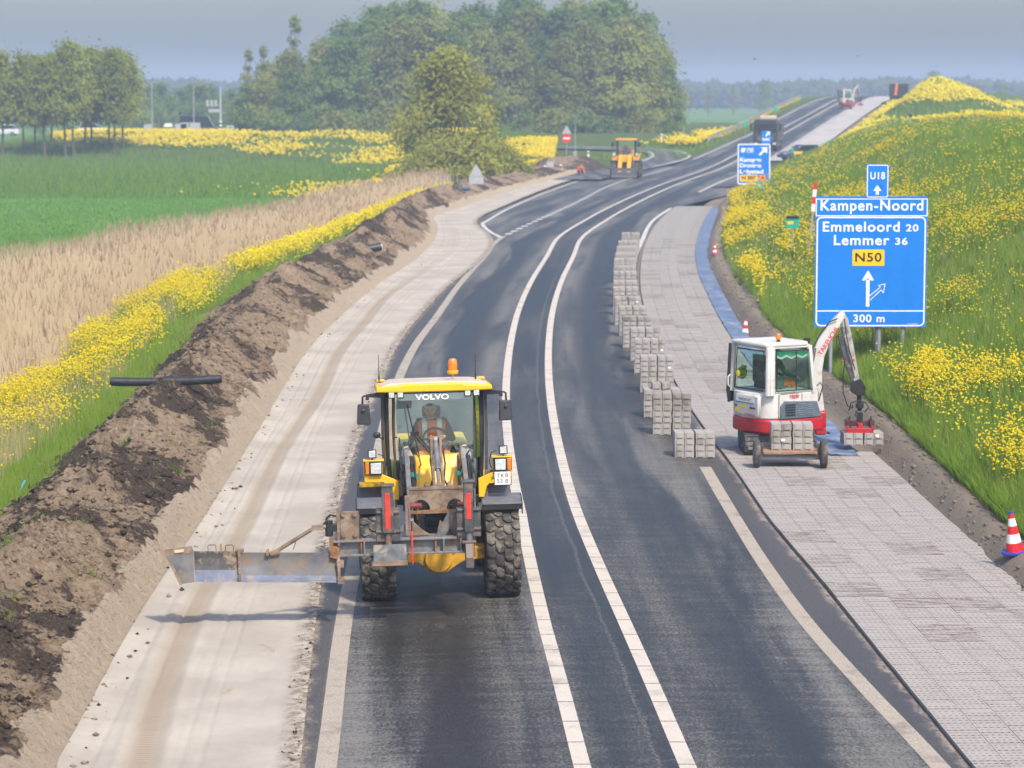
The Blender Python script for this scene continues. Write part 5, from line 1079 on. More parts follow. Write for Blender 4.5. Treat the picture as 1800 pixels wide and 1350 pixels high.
for i, (x, y, n_) in enumerate(ST):
    lb = 'low stack of pale pavers closest to the viewer, on the edge line' if i == 0 else 'tall paver stack with dark stained upper layers, second in the row' if i == 1 else 'stack of pavers with uneven top layer, third in the row' if i == 2 else '%s stack of pale pavers in the row along the lane' % ordx[i]
    stack('paver_stack', (x, y+.3, float(zroad(x, y))+.004), R(random.uniform(-1.5,1.5))-math.atan2(float(cD(y+1)-cD(y-1)),2)*.5, n_, lb, group='paver stacks along the lane', dark=(4,5,6) if i == 1 else (3,) if i == 2 else (6,) if i == 6 else (), skip=((5,0),(5,3)) if i == 2 else (), seed=i, tagat=(.30,.62) if i in (3,4) else (.28,.75) if i == 8 else None)
# ------------------------------------------------------------------ hand trolley with its load
WOOD = mat('weathered_wood', (.30,.17,.105), .8, 0, .3, 7, .3, 30, (.36,.30,.24), .4, 5)
gz = float(zroad(4.2, 53))+.03
TR = empty('paver_trolley', (5.44, 52.95, gz), R(-1), 'low wooden trolley on two rubber wheels carrying pavers beside the mini excavator', 'trolley')
for x in (-.655, .655):
    b = MB(); b.lathe([(.10,-.05),(.20,-.062),(.255,-.06),(.272,-.045),(.274,0),(.272,.045),(.255,.06),(.20,.062),(.10,.05)], (0,0,0), 'x', 26)
    for k in range(4): b.lathe([(.272,-.032+.019*k),(.278,-.028+.019*k),(.278,-.022+.019*k),(.272,-.018+.019*k)], (0,0,0), 'x', 26)
    w = b.build('wheel', RUBD, TR); w.location = (x, 0, .276)
    b = MB(); b.lathe([(.03,-.065),(.10,-.055),(.11,.0),(.10,.055),(.03,.065)], (0,0,0), 'x', 14); b.build('rim', STL, w)
for y in (0,.75): b = MB(); b.box((0,y,.21),(1.16,.06,.09)); b.build('axle_beam', DGR, TR, .008)
for k in range(6): b = MB(); b.box((0,-.02+.15*k,.305),(1.06,.142,.05)); b.build('plank', WOOD, TR, .006)
for x in (-.55,.55):
    b = MB(); b.box((x,0,.36),(.05,.05,.24)); b.build('upright', mat('brown_upright', (.10,.07,.05), .7, .1, .3, 8), TR, .006)
stack('paver_load', (5.50, 53.35, gz+.333), R(-2), 4, 'load of pavers stacked four high on the low wooden trolley', group=None, dark=(2,), seed=77, tagat=(-.18,.20))
# ------------------------------------------------------------------ mini excavator laying pavers
RED = mat('red_paint', (.42,.015,.022), .35, 0, .1, 4, 0, 40, (.20,.05,.05), .2, 6, .5); GRP = mat('blue_grey_plastic', (.10,.135,.17), .5, 0, .1, 6); TRK = mat('track_rubber', (.05,.05,.052), .85, 0, .3, 9, .2, 30, (.22,.20,.18), .4, 6)
EO = Vector((5.42, 55.5, gz)); EA = R(30)
EXC = empty('mini_excavator', EO, EA, 'white and red mini excavator lifting a layer of pavers beside the blue membrane', 'excavator')
rear_prof = lambda z0, z1, g=0.0: None
def plan(x0, x1, y, r, n=6, bow=.10):
    """rounded plan outline: bowed rear"""
    P = [(x1, -y), (x1, y)]
    for k in range(n+1): a = math.pi/2*k/n; P.append((x0+r-r*math.sin(a)-bow*math.sin(a)*.0, y-r+r*math.cos(a)))
    P.append((x0-bow, 0))
    for k in range(n+1): a = math.pi/2*(1-k/n); P.append((x0+r-r*math.sin(a), -(y-r+r*math.cos(a))))
    return P
b = MB(); b.prism(plan(-.78,.70,.69,.34), .44, .74, 'z'); b.box((.76,.05,.66),(.30,.55,.18)); b.build('counterweight', RED, EXC, .05)
b = MB(); b.prism(plan(-.76,.40,.665,.30), .735, 1.26, 'z'); b.box((.50,.08,1.0),(.40,1.1,.52)); hb = b.build('engine_hood', WHP, EXC, .03)
b = MB(); b.prism([(-.40,.74),(.62,.74),(.50,1.06),(-.30,1.10),(-.40,1.0)], -.70, -.66); sp = b.build('side_grille', GRP, EXC, .01)
for k in range(5): b = MB(); b.prism([(-.30,.80+.052*k),(-.04,.80+.052*k),(-.05,.826+.052*k),(-.28,.826+.052*k)], -.712, -.70); b.build('louvre', BLK, sp)
for k in range(6): b = MB(); b.tube([(.02,-.706,.80+.045*k),(.22,-.708,.815+.04*k),(.42-.01*k,-.706,.79+.04*k)], .009, 6); b.build('rib', mat('grille_rib', (.18,.22,.26), .5), sp)
# rear hatch with stickers (rear faces -x)
b = MB(); b.prism([(-.60,.78),(.24,.78),(.24,1.22),(-.60,1.24)], -.885, -.80, 'x'); ht = b.build('rear_hatch', WHP, EXC, .05)
RX = -.892; rr_ = (math.pi/2, 0, -math.pi/2)
def rdecal(name, y0, y1, z0, z1, mt, d=0.): b = MB(); b.box((RX-d, (y0+y1)/2, (z0+z1)/2), (.006, y1-y0, z1-z0)); return b.build(name, mt, ht, .001)
p_ = rdecal('owner_sticker', -.46, .18, 1.07, 1.17, WHI); rdecal('sticker_line', -.44, .17, 1.045, 1.062, TEA)
text('sticker_text', 'VENTHE 0677', (RX-.005, -.14, 1.12), .072, TXT, p_, rr_)
rdecal('warning_sticker', -.16, .00, .94, 1.01, mat('yellow_sticker', (.85,.55,.02), .5)); rdecal('reflector', -.50,-.30,.945,.985, mat('dark_red_lens', (.22,.01,.03), .3)); rdecal('reflector', .14,.21,.955,.995, MATS['dark_red_lens']); rdecal('small_sticker', .08,.22,.85,.92, MATS['yellow_sticker'])
text('brand_text', 'TAKEUCHI', (RX-.004, -.30, .82), .065, TXR, ht, rr_, bold=.001, sx=1.15)
text('model_text', 'TB228', (-.06, -.683, 1.185), .085, TXR, hb, bold=.002)
for P in ([(-.44,-.69,.74),(-.44,-.69,1.25)],[(.14,-.672,1.10),(.14,-.672,1.25)],[(-.40,-.672,1.245),(.5,-.64,1.245)]): b = MB(); b.tube(P, .006, 5); b.build('panel_seam', BLK, hb)
# cab
b = MB(); x0, x1, y0, y1 = -.70, .44, -.66, .62
def post(p, q, w=.045): b.tube([p, q], w, 8)
for (x, y), (xt, yt) in (((x0,y0),(x0+.03,y0+.03)), ((x0,y1),(x0+.03,y1-.03)), ((x1,y0),(x1-.10,y0+.03)), ((x1,y1),(x1-.10,y1-.03)), ((-.62,y0-.005),(-.60,y0+.03))): post((x,y,1.22), (xt,yt,2.20), .055 if x != -.62 else .08)
b.box((-.12,-.005,1.25),(1.16,1.30,.08)); b.box((-.16,-.005,2.19),(1.04,1.24,.06)); cf = b.build('cab_frame', WHP, EXC, .01)
b = MB(); b.prism([(-.72,-.64),(.30,-.64),(.38,-.5),(.38,.46),(.30,.60),(-.72,.60),(-.76,.5),(-.76,-.54)], 2.19, 2.285, 'z'); b.build('roof', WHP, EXC, .035)
def win(name, P, inset, mt=GLT):
    b = MB(); c = sum((Vector(p) for p in P), Vector())/4; Q = [Vector(p).lerp(c, inset) for p in P]; b.add(P+[tuple(q) for q in Q], [(i, (i+1)%4, 4+(i+1)%4, 4+i) for i in range(4)]); fo = b.build('window_frame', BLK, EXC)
    b = MB(); b.add([tuple(q) for q in Q], [(0,1,2,3)]); return b.build(name, mt, fo)
win('window_pane', [(x0-.035,y0+.10,1.30),(x0-.035,y1-.16,1.30),(x0-.005,y1-.18,2.13),(x0-.005,y0+.12,2.13)], .07, GLD if False else GLT)
win('window_pane', [(-.53,y0-.035,1.30),(x1-.01,y0-.035,1.30),(x1-.11,y0-.005,2.13),(-.51,y0-.005,2.13)], .06, glass('side_glass', (.62,.82,.76), .06, .04))
b = MB(); b.box((-.02,y0-.03,1.72),(.018,.012,.80)); b.build('window_bar', BLK, EXC)
win('window_pane', [(x1+.02,y0+.08,1.30),(x1+.02,y1-.08,1.30),(x1-.07,y1-.10,2.13),(x1-.07,y0+.10,2.13)], .05, MATS['clear_glass'])
b = MB(); b.prism([(-.74,.60),(-.60,.64),(-.60,.66),(-.78,.62)], 1.0, 2.2, 'z'); b.tube([(-.80,.56,1.0),(-.84,.56,1.25),(-.80,.54,2.15)], .03, 8); b.build('door_edge', BLK, EXC)
b = MB(); b.tube([(-.83,.50,1.32),(-.87,.50,1.36),(-.87,.50,1.52),(-.82,.50,1.56)], .018, 8); b.build('grab_handle', WHP, EXC)
b = MB(); V = []                                            # scalloped sun fringe behind the side window
for k in range(13): x = -.49+.78*k/12; V += [(x, y0+.03, 2.12), (x, y0+.03, 1.99+.025*math.cos(k*1.57))]
b.add(V, [(2*k, 2*k+1, 2*k+3, 2*k+2) for k in range(12)]); fr_ = b.build('sun_fringe', GRV, EXC)
b = MB(); b.add([(p[0], p[1]-.004, p[2]-.0) if i % 2 == 0 else (p[0], p[1]-.004, p[2]-.02) for i, p in enumerate([q for k in range(13) for q in ((-.49+.78*k/12, y0+.03, 2.01+.025*math.cos(k*1.57)), (-.49+.78*k/12, y0+.03, 1.99+.025*math.cos(k*1.57)))])], [(2*k, 2*k+1, 2*k+3, 2*k+2) for k in range(12)]); b.build('fringe_edge', WHI, fr_)
b = MB(); b.cyl((-.28,-.42,2.28),(-.28,-.42,2.34),.045,.03,10); bb = b.build('beacon', BLK, EXC); b = MB(); b.lathe([(.055,2.335),(.055,2.42),(.04,2.445),(.001,2.45)], (-.28,-.42,0), 'z', 14); b.build('beacon_lens', AMB, bb)
b = MB(); b.box((.36,-.52,2.30),(.10,.10,.09)); b.box((.35,-.50,2.24),(.03,.03,.06)); b.build('work_lamp', BLK, EXC, .01)
b = MB(); b.tube([(.60,-.30,1.3),(.62,-.3,1.6)],.02,6); b.box((-.2,.0,1.42),(.45,.45,.22)); b.box((-.42,.0,1.72),(.10,.42,.55)); b.build('seat', SEA, EXC, .03)
# undercarriage: tracks run along the shoulder
MU = Matrix.Rotation(-EA, 4, 'Z')
for s_ in (-1, 1):
    b = MB(MU); n = 14; P = []
    for k in range(n+1): a = -math.pi/2+math.pi*k/n; P.append((.72+.20*math.cos(a), .215+.20*math.sin(a)))
    for k in range(n+1): a = math.pi/2+math.pi*k/n; P.append((-.72+.20*math.cos(a), .215+.20*math.sin(a)))
    b.prism(P, s_*.58-.14, s_*.58+.14, 'x'); to = b.build('track', TRK, EXC, .008)
    b = MB(MU)
    for k in range(22):
        b.box((s_*.58, -.72+.0655*k, .012), (.29, .03, .03)); b.box((s_*.58, -.72+.0655*k, .42), (.29, .03, .025))
    for k in range(7): a = -math.pi/2+math.pi*k/6; b.box((s_*.58, -.72-.205*math.cos(a), .215+.205*math.sin(a)), (.29,.03,.03), (-a,0,0))
    b.build('track_lugs', TRK, to)
    b = MB(MU); b.box((s_*.58,-.925,.215),(.17,.02,.16)); b.build('track_guard', STL, to, .01)
b = MB(MU); b.box((0,0,.30),(.9,.8,.16)); b.cyl((0,0,.3),(0,0,.46),.34,None,20); b.build('undercarriage', STL, EXC, .02)
# boom, dipper, rotator, clamp: given in place, carried into the machine's frame
WI = (Matrix.Translation(EO) @ Matrix.Rotation(EA, 4, 'Z')).inverted()
def at(u, v, Y): x, z = pix(u, v, Y); return Vector((x, Y, z))
def plate_chain(pts, th, w, name, mt, parent, bevel=.01):
    """box-section member: pts = (u, v, half-depth in m) seen from the side, thickness w along y"""
    Yb = 55.85; b = MB(WI); L = [at(u, v, Yb) for u, v, h in pts]; up, dn = [], []
    for k, p in enumerate(L):
        d = (L[min(k+1,len(L)-1)]-L[max(k-1,0)]).normalized(); nrm = Vector((-d.z, 0, d.x)); up.append(p+nrm*pts[k][2]); dn.append(p-nrm*pts[k][2])
    poly = [(p.x, p.z) for p in up]+[(p.x, p.z) for p in reversed(dn)]
    b.prism(poly, Yb-w/2, Yb+w/2, 'y'); return b.build(name, mt, parent, bevel)
b = MB(WI); q = at(1440,735,55.8); b.box(q, (.26,.30,.30)); b.box(q+Vector((.02,0,-.22)),(.22,.24,.24)); b.build('swing_bracket', RED, EXC, .03)
bm_ = plate_chain([(1441,722,.09),(1436,690,.10),(1434,655,.115),(1437,625,.13),(1447,600,.12),(1462,576,.10),(1477,556,.075),(1481,548,.05)], 0, .20, 'boom', WHP, EXC)
o = text('brand_text', 'TAKEUCHI', (0,0,0), .135, TXR, bm_, bold=.002); c_ = WI @ (at(1456,600,55.745)); o.matrix_local = Matrix.Translation(c_) @ (Matrix.Rotation(-EA,4,'Z') @ Matrix.Rotation(-R(57),4,'Y') @ Matrix.Rotation(math.pi/2,4,'X'))
def rod(name, A, B, r0, mt, Y=55.85, n=10, r1=None, parent=EXC): b = MB(WI); b.cyl(at(*A, Y), at(*B, Y), r0, r1, n); return b.build(name, mt, parent)
bc_ = rod('boom_cylinder', (1438,603), (1462,572), .045, WHP, 55.80); rod('piston_rod', (1462,572), (1474,551), .022, CHR, 55.80, parent=bc_)
b = MB(WI)
for k in range(4): b.tube([at(1424+3*k,715,55.68),at(1421+3*k,680,55.66),at(1420+3*k,640,55.66),at(1425+3*k,612,55.67)], .013, 6)
b.tube([at(1439,705,55.66),at(1446,680,55.62),at(1442,672,55.64),at(1436,678,55.66)], .014, 6); b.tube([at(1430,610,55.67),at(1440,590,55.67),at(1458,566,55.7),at(1472,560,55.7)], .014, 6)
b.tube([at(1470,590,55.66),at(1471,608,55.64),at(1480,616,55.66)], .012, 6); b.tube([at(1486,628,55.66),at(1482,660,55.62),at(1482,690,55.6),at(1490,714,55.62),at(1500,716,55.7)], .012, 6); b.tube([at(1484,560,55.7),at(1488,590,55.68),at(1494,620,55.68),at(1503,650,55.7)], .012, 6)
b.tube([at(1500,712,55.5),at(1492,722,55.5),at(1496,708,55.45),at(1508,704,55.5),at(1522,708,55.5),at(1527,716,55.5),at(1520,724,55.55)], .014, 6); b.tube([at(1505,722,55.5),at(1503,732,55.5),at(1510,728,55.5)], .012, 6)
b.build('hydraulic_hose', BLK, EXC)
dp = plate_chain([(1477,548,.05),(1483,562,.085),(1491,600,.085),(1498,635,.075),(1505,668,.06),(1508,684,.05)], 0, .15, 'dipper', mat('dirty_white', (.40,.39,.37), .5, 0, .12, 6, 0, 40, (.10,.095,.09), .42, 5), EXC)
plate_chain([(1477,588,.06),(1484,612,.075),(1491,640,.065),(1498,664,.05)], 0, .19, 'dipper_cylinder', mat('grey_sleeve', (.085,.085,.088), .55, .2, .3, 7, 0, 40, (.25,.22,.2), .3, 5), EXC)
for u, v in ((1482,635),(1500,633)): b = MB(WI); b.ball(at(u,v,55.7), .028, 8); b.build('red_cap', REDS, EXC)
b = MB(WI); Yb = 55.85; P = [at(u,v,Yb) for u,v in ((1494,672),(1512,664),(1521,680),(1519,692),(1508,696),(1495,688))]; b.prism([(p.x,p.z) for p in P], Yb-.11, Yb+.11, 'y'); b.build('end_bracket', BLK, EXC, .012)
b = MB(WI); b.cyl(at(1510,692,Yb),at(1511,722,Yb),.05,.045,12); b.cyl(at(1511,709,Yb),at(1511,717,Yb),.085,None,14); b.box(at(1511,732,Yb),(.12,.12,.18)); b.build('rotator', BLK, EXC, .008)
b = MB(WI); q = at(1511,744,Yb); b.box(q,(.50,.10,.10)); b.box(q+Vector((-.24,0,.0)),(.10,.34,.14)); b.box(q+Vector((.24,0,0)),(.10,.34,.14)); b.cyl(q+Vector((-.22,-.1,.05)),q+Vector((-.22,-.1,.16)),.02,None,8); b.cyl(q+Vector((.22,-.1,.05)),q+Vector((.22,-.1,.16)),.02,None,8); cl_ = b.build('paver_clamp', mat('dark_clamp', (.10,.03,.03), .55, .1, .4, 9, 0, 40, (.04,.035,.035), .5, 6), EXC, .008)
b = MB(WI); q = at(1511,757,55.48); b.box(q,(.56,.05,.10)); b.box(at(1511,748,55.62),(.10,.30,.10)); b.box(at(1489,752,55.6),(.05,.3,.08)); b.box(at(1533,752,55.6),(.05,.3,.08)); b.build('clamp_bar', RED, cl_, .006)
stack('held_pavers', (*[float(q) for q in (at(1516,783,55.6).x, 55.72)], at(1516,783,55.42).z), R(1.5), 2, 'layer of pavers gripped by the red clamp of the mini excavator', seed=5, tagat=(.27,.20))
# operator and his helmet
oj = dict(pelvis=(-.12,0,.0), chest=(-.06,0,.36), neck=(-.02,0,.58), head=(.02,0,.72), face=(1,0,-.3), toe=(1,0,0), lsho=(-.04,.19,.50), lelb=(.10,.26,.24), lwri=(.34,.22,.16), rsho=(-.04,-.19,.50), relb=(.08,-.27,.24), rwri=(.34,-.24,.16), lhip=(-.08,.10,0), lkne=(.34,.14,.06), lank=(.42,.12,-.20), rhip=(-.08,-.10,0), rkne=(.34,-.14,.06), rank=(.42,-.12,-.20))
op = person('person', EO+Vector((-.05,.02,1.36)), EA, oj, (mat('dark_green_cloth', (.03,.09,.07), .85, 0, .2, 12), HVO, SKN, HAI, SHO), 'operator in dark green top sitting in the mini excavator cab')
b = MB(); b.lathe([(.13,0),(.125,.06),(.09,.115),(.04,.135),(.001,.14)], (0,0,0), 'z', 16); b.box((.10,0,.005),(.12,.16,.012)); hh = b.build('safety_helmet', mat('helmet_yellow', (.88,.72,.02), .35), None, .004)
tag(hh, 'yellow safety helmet hanging behind the rear window of the excavator', 'helmet'); hh.location = (Matrix.Translation(EO) @ Matrix.Rotation(EA,4,'Z')) @ Vector((-.60,.36,1.60)); hh.rotation_euler = (R(8), R(-78), EA)
# ------------------------------------------------------------------ road signs
SBL = mat('sign_blue', (.001,.185,.66), .5, 0, .05, 2, 0, 40, (.02,.12,.42), .08, 2); SWH = mat('sign_white', (.82,.83,.82), .42, 0, .03, 4); SYL = mat('sign_yellow', (.90,.52,.01), .4, 0, .04, 4); SGR = mat('sign_green', (.01,.36,.24), .45, 0, .06, 5); GAL = mat('galvanised_steel', (.36,.37,.39), .5, .4, .12, 8); SGB = mat('sign_back', (.42,.44,.46), .5, .3, .08, 6); SRD = mat('sign_red', (.66,.02,.03), .4, 0, .05, 5); SOR = mat('sign_orange', (.85,.22,.04), .45, 0, .05, 5)
def rr(x0, x1, z0, z1, r, n=5):
    P = []
    for cx, cz, a0 in ((x1-r, z0+r, -90), (x1-r, z1-r, 0), (x0+r, z1-r, 90), (x0+r, z0+r, 180)):
        for k in range(n+1): a = R(a0+90*k/n); P.append((cx+r*math.cos(a), cz+r*math.sin(a)))
    return P
def board(name, x0, x1, z0, z1, r, y, th, mt, parent): b = MB(); b.prism(rr(x0,x1,z0,z1,r), y, y+th); return b.build(name, mt, parent, 0, 40)
def outline(name, x0, x1, z0, z1, r, w, y, mt, parent):
    A = rr(x0,x1,z0,z1,r); B = rr(x0+w,x1-w,z0+w,z1-w,max(r-w,.004)); n = len(A); b = MB()
    V = [(p, y, q) for p, q in A]+[(p, y, q) for p, q in B]+[(p, y+.003, q) for p, q in A]+[(p, y+.003, q) for p, q in B]
    F = [(i, (i+1)%n, n+(i+1)%n, n+i) for i in range(n)]+[(i, 2*n+i, 2*n+(i+1)%n, (i+1)%n) for i in range(n)]+[(n+i, n+(i+1)%n, 3*n+(i+1)%n, 3*n+i) for i in range(n)]
    b.add(V, F); return b.build(name, mt, parent, 0, 40)
def strip_(name, x0, x1, z0, z1, y, mt, parent): b = MB(); b.box(((x0+x1)/2, y, (z0+z1)/2), (x1-x0, .004, z1-z0)); return b.build(name, mt, parent, 0, None)
def flat(name, P, y, mt, parent, th=.004): b = MB(); b.prism(P, y, y+th); return b.build(name, mt, parent, 0, None)
YS = 68.0
def sg(u, v): x, z = pix(u, v, YS); return x-SX, z-SZ
SX = pix(1531, 575, YS)[0]; SZ = float(zemb(SX, YS))
BS = empty('direction_sign', (SX, YS, SZ), 0, 'large blue direction sign reading Emmeloord and Lemmer on the right embankment', 'road sign')
xl, zb = sg(1431.5,575); xr_, zt = sg(1631,345); k_ = (xr_-xl)/199.5   # metres per photo pixel
bd_ = board('sign_panel', xl, xr_, zb, zt, .02, 0, .05, SBL, BS)
def U(u): return xl+(u-1431.5)*k_
def W(v): return zb+(575-v)*k_
outline('sign_border', U(1431.5), U(1631), W(376.5), W(345), .01, .022, -.004, SWH, bd_)
outline('sign_border', U(1433.5), U(1628.5), W(573.5), W(377.5), .13, .032, -.004, SWH, bd_)
strip_('divider_line', U(1435.5), U(1626.5), W(547), W(545), -.004, SWH, bd_)
def stx(s_, u, v, cap, w=None, mt=SWH, bold=.006, space=1.12, par=None, y=-.006):
    o = text('sign_text', s_, (U(u), y, W(v)), cap*k_/.70, mt, par or bd_, bold=bold*cap/18, space=space, ext=.001)
    if w: bb = [q[0] for q in o.bound_box]; o.scale = (w*k_/(max(bb)-min(bb)), 1, 1); m = (max(bb)+min(bb))/2*o.scale[0]; o.location.x = U(u)-m
    return o
stx('Kampen-Noord', 1531.5, 358, 18.5, 183); stx('Emmeloord', 1513, 396, 17.5, 137); stx('20', 1604, 398, 12, 22); stx('Lemmer', 1514, 420, 17.5, 99); stx('36', 1585, 422, 12, 22); stx('300 m', 1529, 560, 13.5, 56)
yp = board('number_panel', U(1498), U(1555), W(465), W(436), .03, -.006, .004, SYL, bd_); stx('N50', 1526.5, 450.5, 15.5, 47, TXT, .006, 1.1, yp, -.011)
flat('arrow_shaft', [(U(1523.2),W(538)),(U(1529.2),W(538)),(U(1529.2),W(490)),(U(1523.2),W(490))], -.006, SWH, bd_)
flat('arrow_head', [(U(1515.5),W(491)),(U(1520),W(491.5)),(U(1526),W(487)),(U(1532),W(491.5)),(U(1537),W(491)),(U(1526.3),W(473))], -.0065, SWH, bd_)
b = MB(); Q = [(1529.5,519),(1549,503),(1545,500.5),(1557,497),(1554,514),(1550.5,508),(1531,526)]
for a_, c_ in zip(Q[:-1], Q[1:]): p, q = Vector((U(a_[0]),-.007,W(a_[1]))), Vector((U(c_[0]),-.007,W(c_[1]))); d = (q-p).normalized(); n_ = Vector((-d.z,0,d.x))*.009; b.add([p-n_-d*.008,p+n_-d*.008,q+n_+d*.008,q-n_+d*.008], [(0,1,2,3)])
b.build('outline_arrow', SWH, bd_, 0, None)
stx('ooooooo', 1607, 569, 2.2, 18)
for u in (1462, 1544, 1548.5, 1591):
    b = MB(); b.cyl((U(u), .10, -.3), (U(u), .10, W(380)), .045, None, 12); b.build('post', GAL if u in (1462,1548.5,1591) else DGR, BS)
for z in (W(400), W(470), W(555)): b = MB(); b.box(((xl+xr_)/2, .065, z), (xr_-xl-.1, .03, .05)); b.build('rail', GAL, BS)
for dx in (0,): 
    um = board('diversion_panel', U(1521), U(1561), W(344), W(284), .05, .0, .04, SBL, BS); outline('sign_border', U(1522), U(1560), W(343), W(285), .045, .022, -.004, SWH, um)
    stx('U18', 1541, 305, 12.5, 26, par=um); flat('arrow', [(U(1538.2),W(338)),(U(1543.2),W(338)),(U(1543.2),W(331)),(U(1548),W(331.5)),(U(1540.7),W(321)),(U(1533.5),W(331.5)),(U(1538.2),W(331))], -.006, SWH, um)
# second, farther sign
Y2 = 176.0; S2 = pix(1325, 320, Y2); z2 = float(zemb(S2[0], Y2)); s2 = empty('exit_sign', (S2[0], Y2, z2), 0, 'smaller blue exit sign for Kampen, Dronten and Lelystad before the black truck', 'road sign'); kk = Y2/FPX*1.004
def U2(u): return (u-1325)*kk
def W2(v): return S2[1]-z2+(320-v)*kk
p2 = board('sign_panel', U2(1296.5), U2(1353.5), W2(324), W2(253.5), .08, 0, .05, SBL, s2); outline('sign_border', U2(1296.5), U2(1353.5), W2(324), W2(253.5), .1, .07, -.006, SWH, p2)
def t2(s_, u, v, cap, w, mt=SWH, par=None, y=-.01):
    o = text('sign_text', s_, (0, y, W2(v)), cap*kk/.7, mt, par or p2, bold=.012, ext=.001); bb = [q[0] for q in o.bound_box]; o.scale = (w*kk/(max(bb)-min(bb)),1,1); o.location.x = U2(u)-(max(bb)+min(bb))/2*o.scale[0]; return o
t2('Kampen', 1319, 281.5, 6.6, 37); t2('Dronten', 1319, 291.5, 6.6, 37); t2('Lelystad', 1321, 302, 6.6, 41)
flat('arrow', [(U2(1333),W2(272)),(U2(1335.5),W2(274.5)),(U2(1343),W2(267)),(U2(1347.5),W2(270.5)),(U2(1348),W2(259.5)),(U2(1336.5),W2(259.5)),(U2(1340.5),W2(264))], -.008, SWH, p2)
flat('exit_symbol', [(U2(1302),W2(268)),(U2(1308),W2(268)),(U2(1311),W2(261)),(U2(1303),W2(261))], -.008, SWH, p2); outline('number_box', U2(1312.5), U2(1324), W2(268.5), W2(261), .03, .03, -.008, SWH, p2); t2('32', 1318.2, 264.8, 4.5, 8)
y2 = board('number_panel', U2(1300.5), U2(1331.5), W2(319), W2(307.5), .05, -.010, .004, SYL, p2); t2('N 307', 1316, 313, 6.0, 24, TXT, y2, -.016)
o2 = board('symbol_panel', U2(1334.5), U2(1346), W2(319), W2(307.5), .05, -.010, .004, SOR, p2); t2('•', 1340, 313, 7, 4, TXT, o2, -.016)
up2 = board('diversion_panel', U2(1338), U2(1354.5), W2(254.5), W2(231), .05, .06, .04, SBL, s2); t2('U41', 1345.5, 246, 4.6, 12, par=up2, y=.055); flat('arrow', [(U2(1344),W2(239)),(U2(1346),W2(241)),(U2(1350),W2(237)),(U2(1352.5),W2(239)),(U2(1352.5),W2(232.5)),(U2(1346),W2(232.5)),(U2(1348),W2(235))], .052, SWH, up2)
for u in (1308, 1342): b = MB(); b.cyl((U2(u),.09,-.6),(U2(u),.09,W2(258)),.06,None,10); b.build('post', GAL, s2)
# hectometre markers
def ground_at(x, y):
    x = float(x); y = float(y)
    if x > float(cG(y))-1.0: return float(zemb(x, y))
    if x > float(cH(min(y,244))) and y < 250: return float(zroad(x, y))
    return float(zbank(x, y)) if y > 225 else float(max(zverge(x, y), -.9))
def marker(u, v, Y, w, h, label, top=True, yel=True):
    x, z = pix(u, v, Y); g = ground_at(x, Y); o = empty('hectometre_marker', (x, Y, g), 0, label, 'road marker', 'green hectometre markers'); zc_ = z-g
    b = MB(); b.cyl((0,.03,-.2),(0,.03,zc_),.03,None,8); b.build('post', GAL, o); pb_ = board('marker_panel', -w/2, w/2, zc_-h/2, zc_+h/2, .02, 0, .02, SGR, o)
    if yel: b = MB(); b.box((-w*.16,-.003,zc_+h*.08),(w*.45,.004,h*.3)); b.build('yellow_patch', SYL, pb_)
    if top: b = MB(); b.box((0,.0,zc_+h/2+h*.16),(w*.95,.04,h*.3)); b.build('top_cap', BLK, o)
marker(1393,393,104,.50,.36,'green marker with black cap on the slope left of the large sign'); marker(1336,326,165,.42,.38,'green and yellow marker just below the smaller blue exit sign',False)
marker(1457,252,286,.5,.5,'green marker beside the pale unfinished shoulder beyond the exit',False,False); marker(1364,192,352,.6,.5,'green marker behind the guardrail, upper one',False,False); marker(1310,218,314,.6,.5,'green marker behind the guardrail, lower one',False,False)
# cones
def cone(u, v, Y, h, label, lean=0., ring=2):
    x, z = pix(u, v, Y); g = ground_at(x, Y); o = empty('traffic_cone', (x, Y, g+.005), 0, label, 'traffic cone', 'traffic cones along the shoulder'); o.rotation_euler = (R(2), lean, .4)
    b = MB(); r0, r1 = .15*h/.67, .03*h/.67; NB = mat('cone_blue', (.02,.06,.42), .45, 0, .1, 6); bw = .30*h/.67
    b.prism([(bw*c_, bw*s_) for c_, s_ in [(math.cos(R(22.5+45*k))*.72, math.sin(R(22.5+45*k))*.72) for k in range(8)]], 0, .035, 'z'); b.build('cone_base', NB, o, .006)
    rad_ = lambda t: r0+(r1-r0)*t
    for k, (a, c_, m_) in enumerate(((.04,.26,SRD),(.26,.47,SWH),(.47,.66,SRD),(.66,.84,SWH),(.84,.95,SRD),(.95,1.0,NB))):
        b = MB(); b.lathe([(rad_(a),h*a),(rad_(c_),h*c_)]+([(.001,h*c_)] if c_ == 1.0 else []), (0,0,0), 'z', 18); b.build('cone_band', m_, o)
cone(1784,972,41.7,.66,'large red and white cone with blue base at the right frame edge',R(-9)); cone(1309,578,82.6,.60,'red and white cone on the dirt beside the folded membrane',R(3)); cone(1256,452,117,.50,'small red and white cone farthest along the membrane')
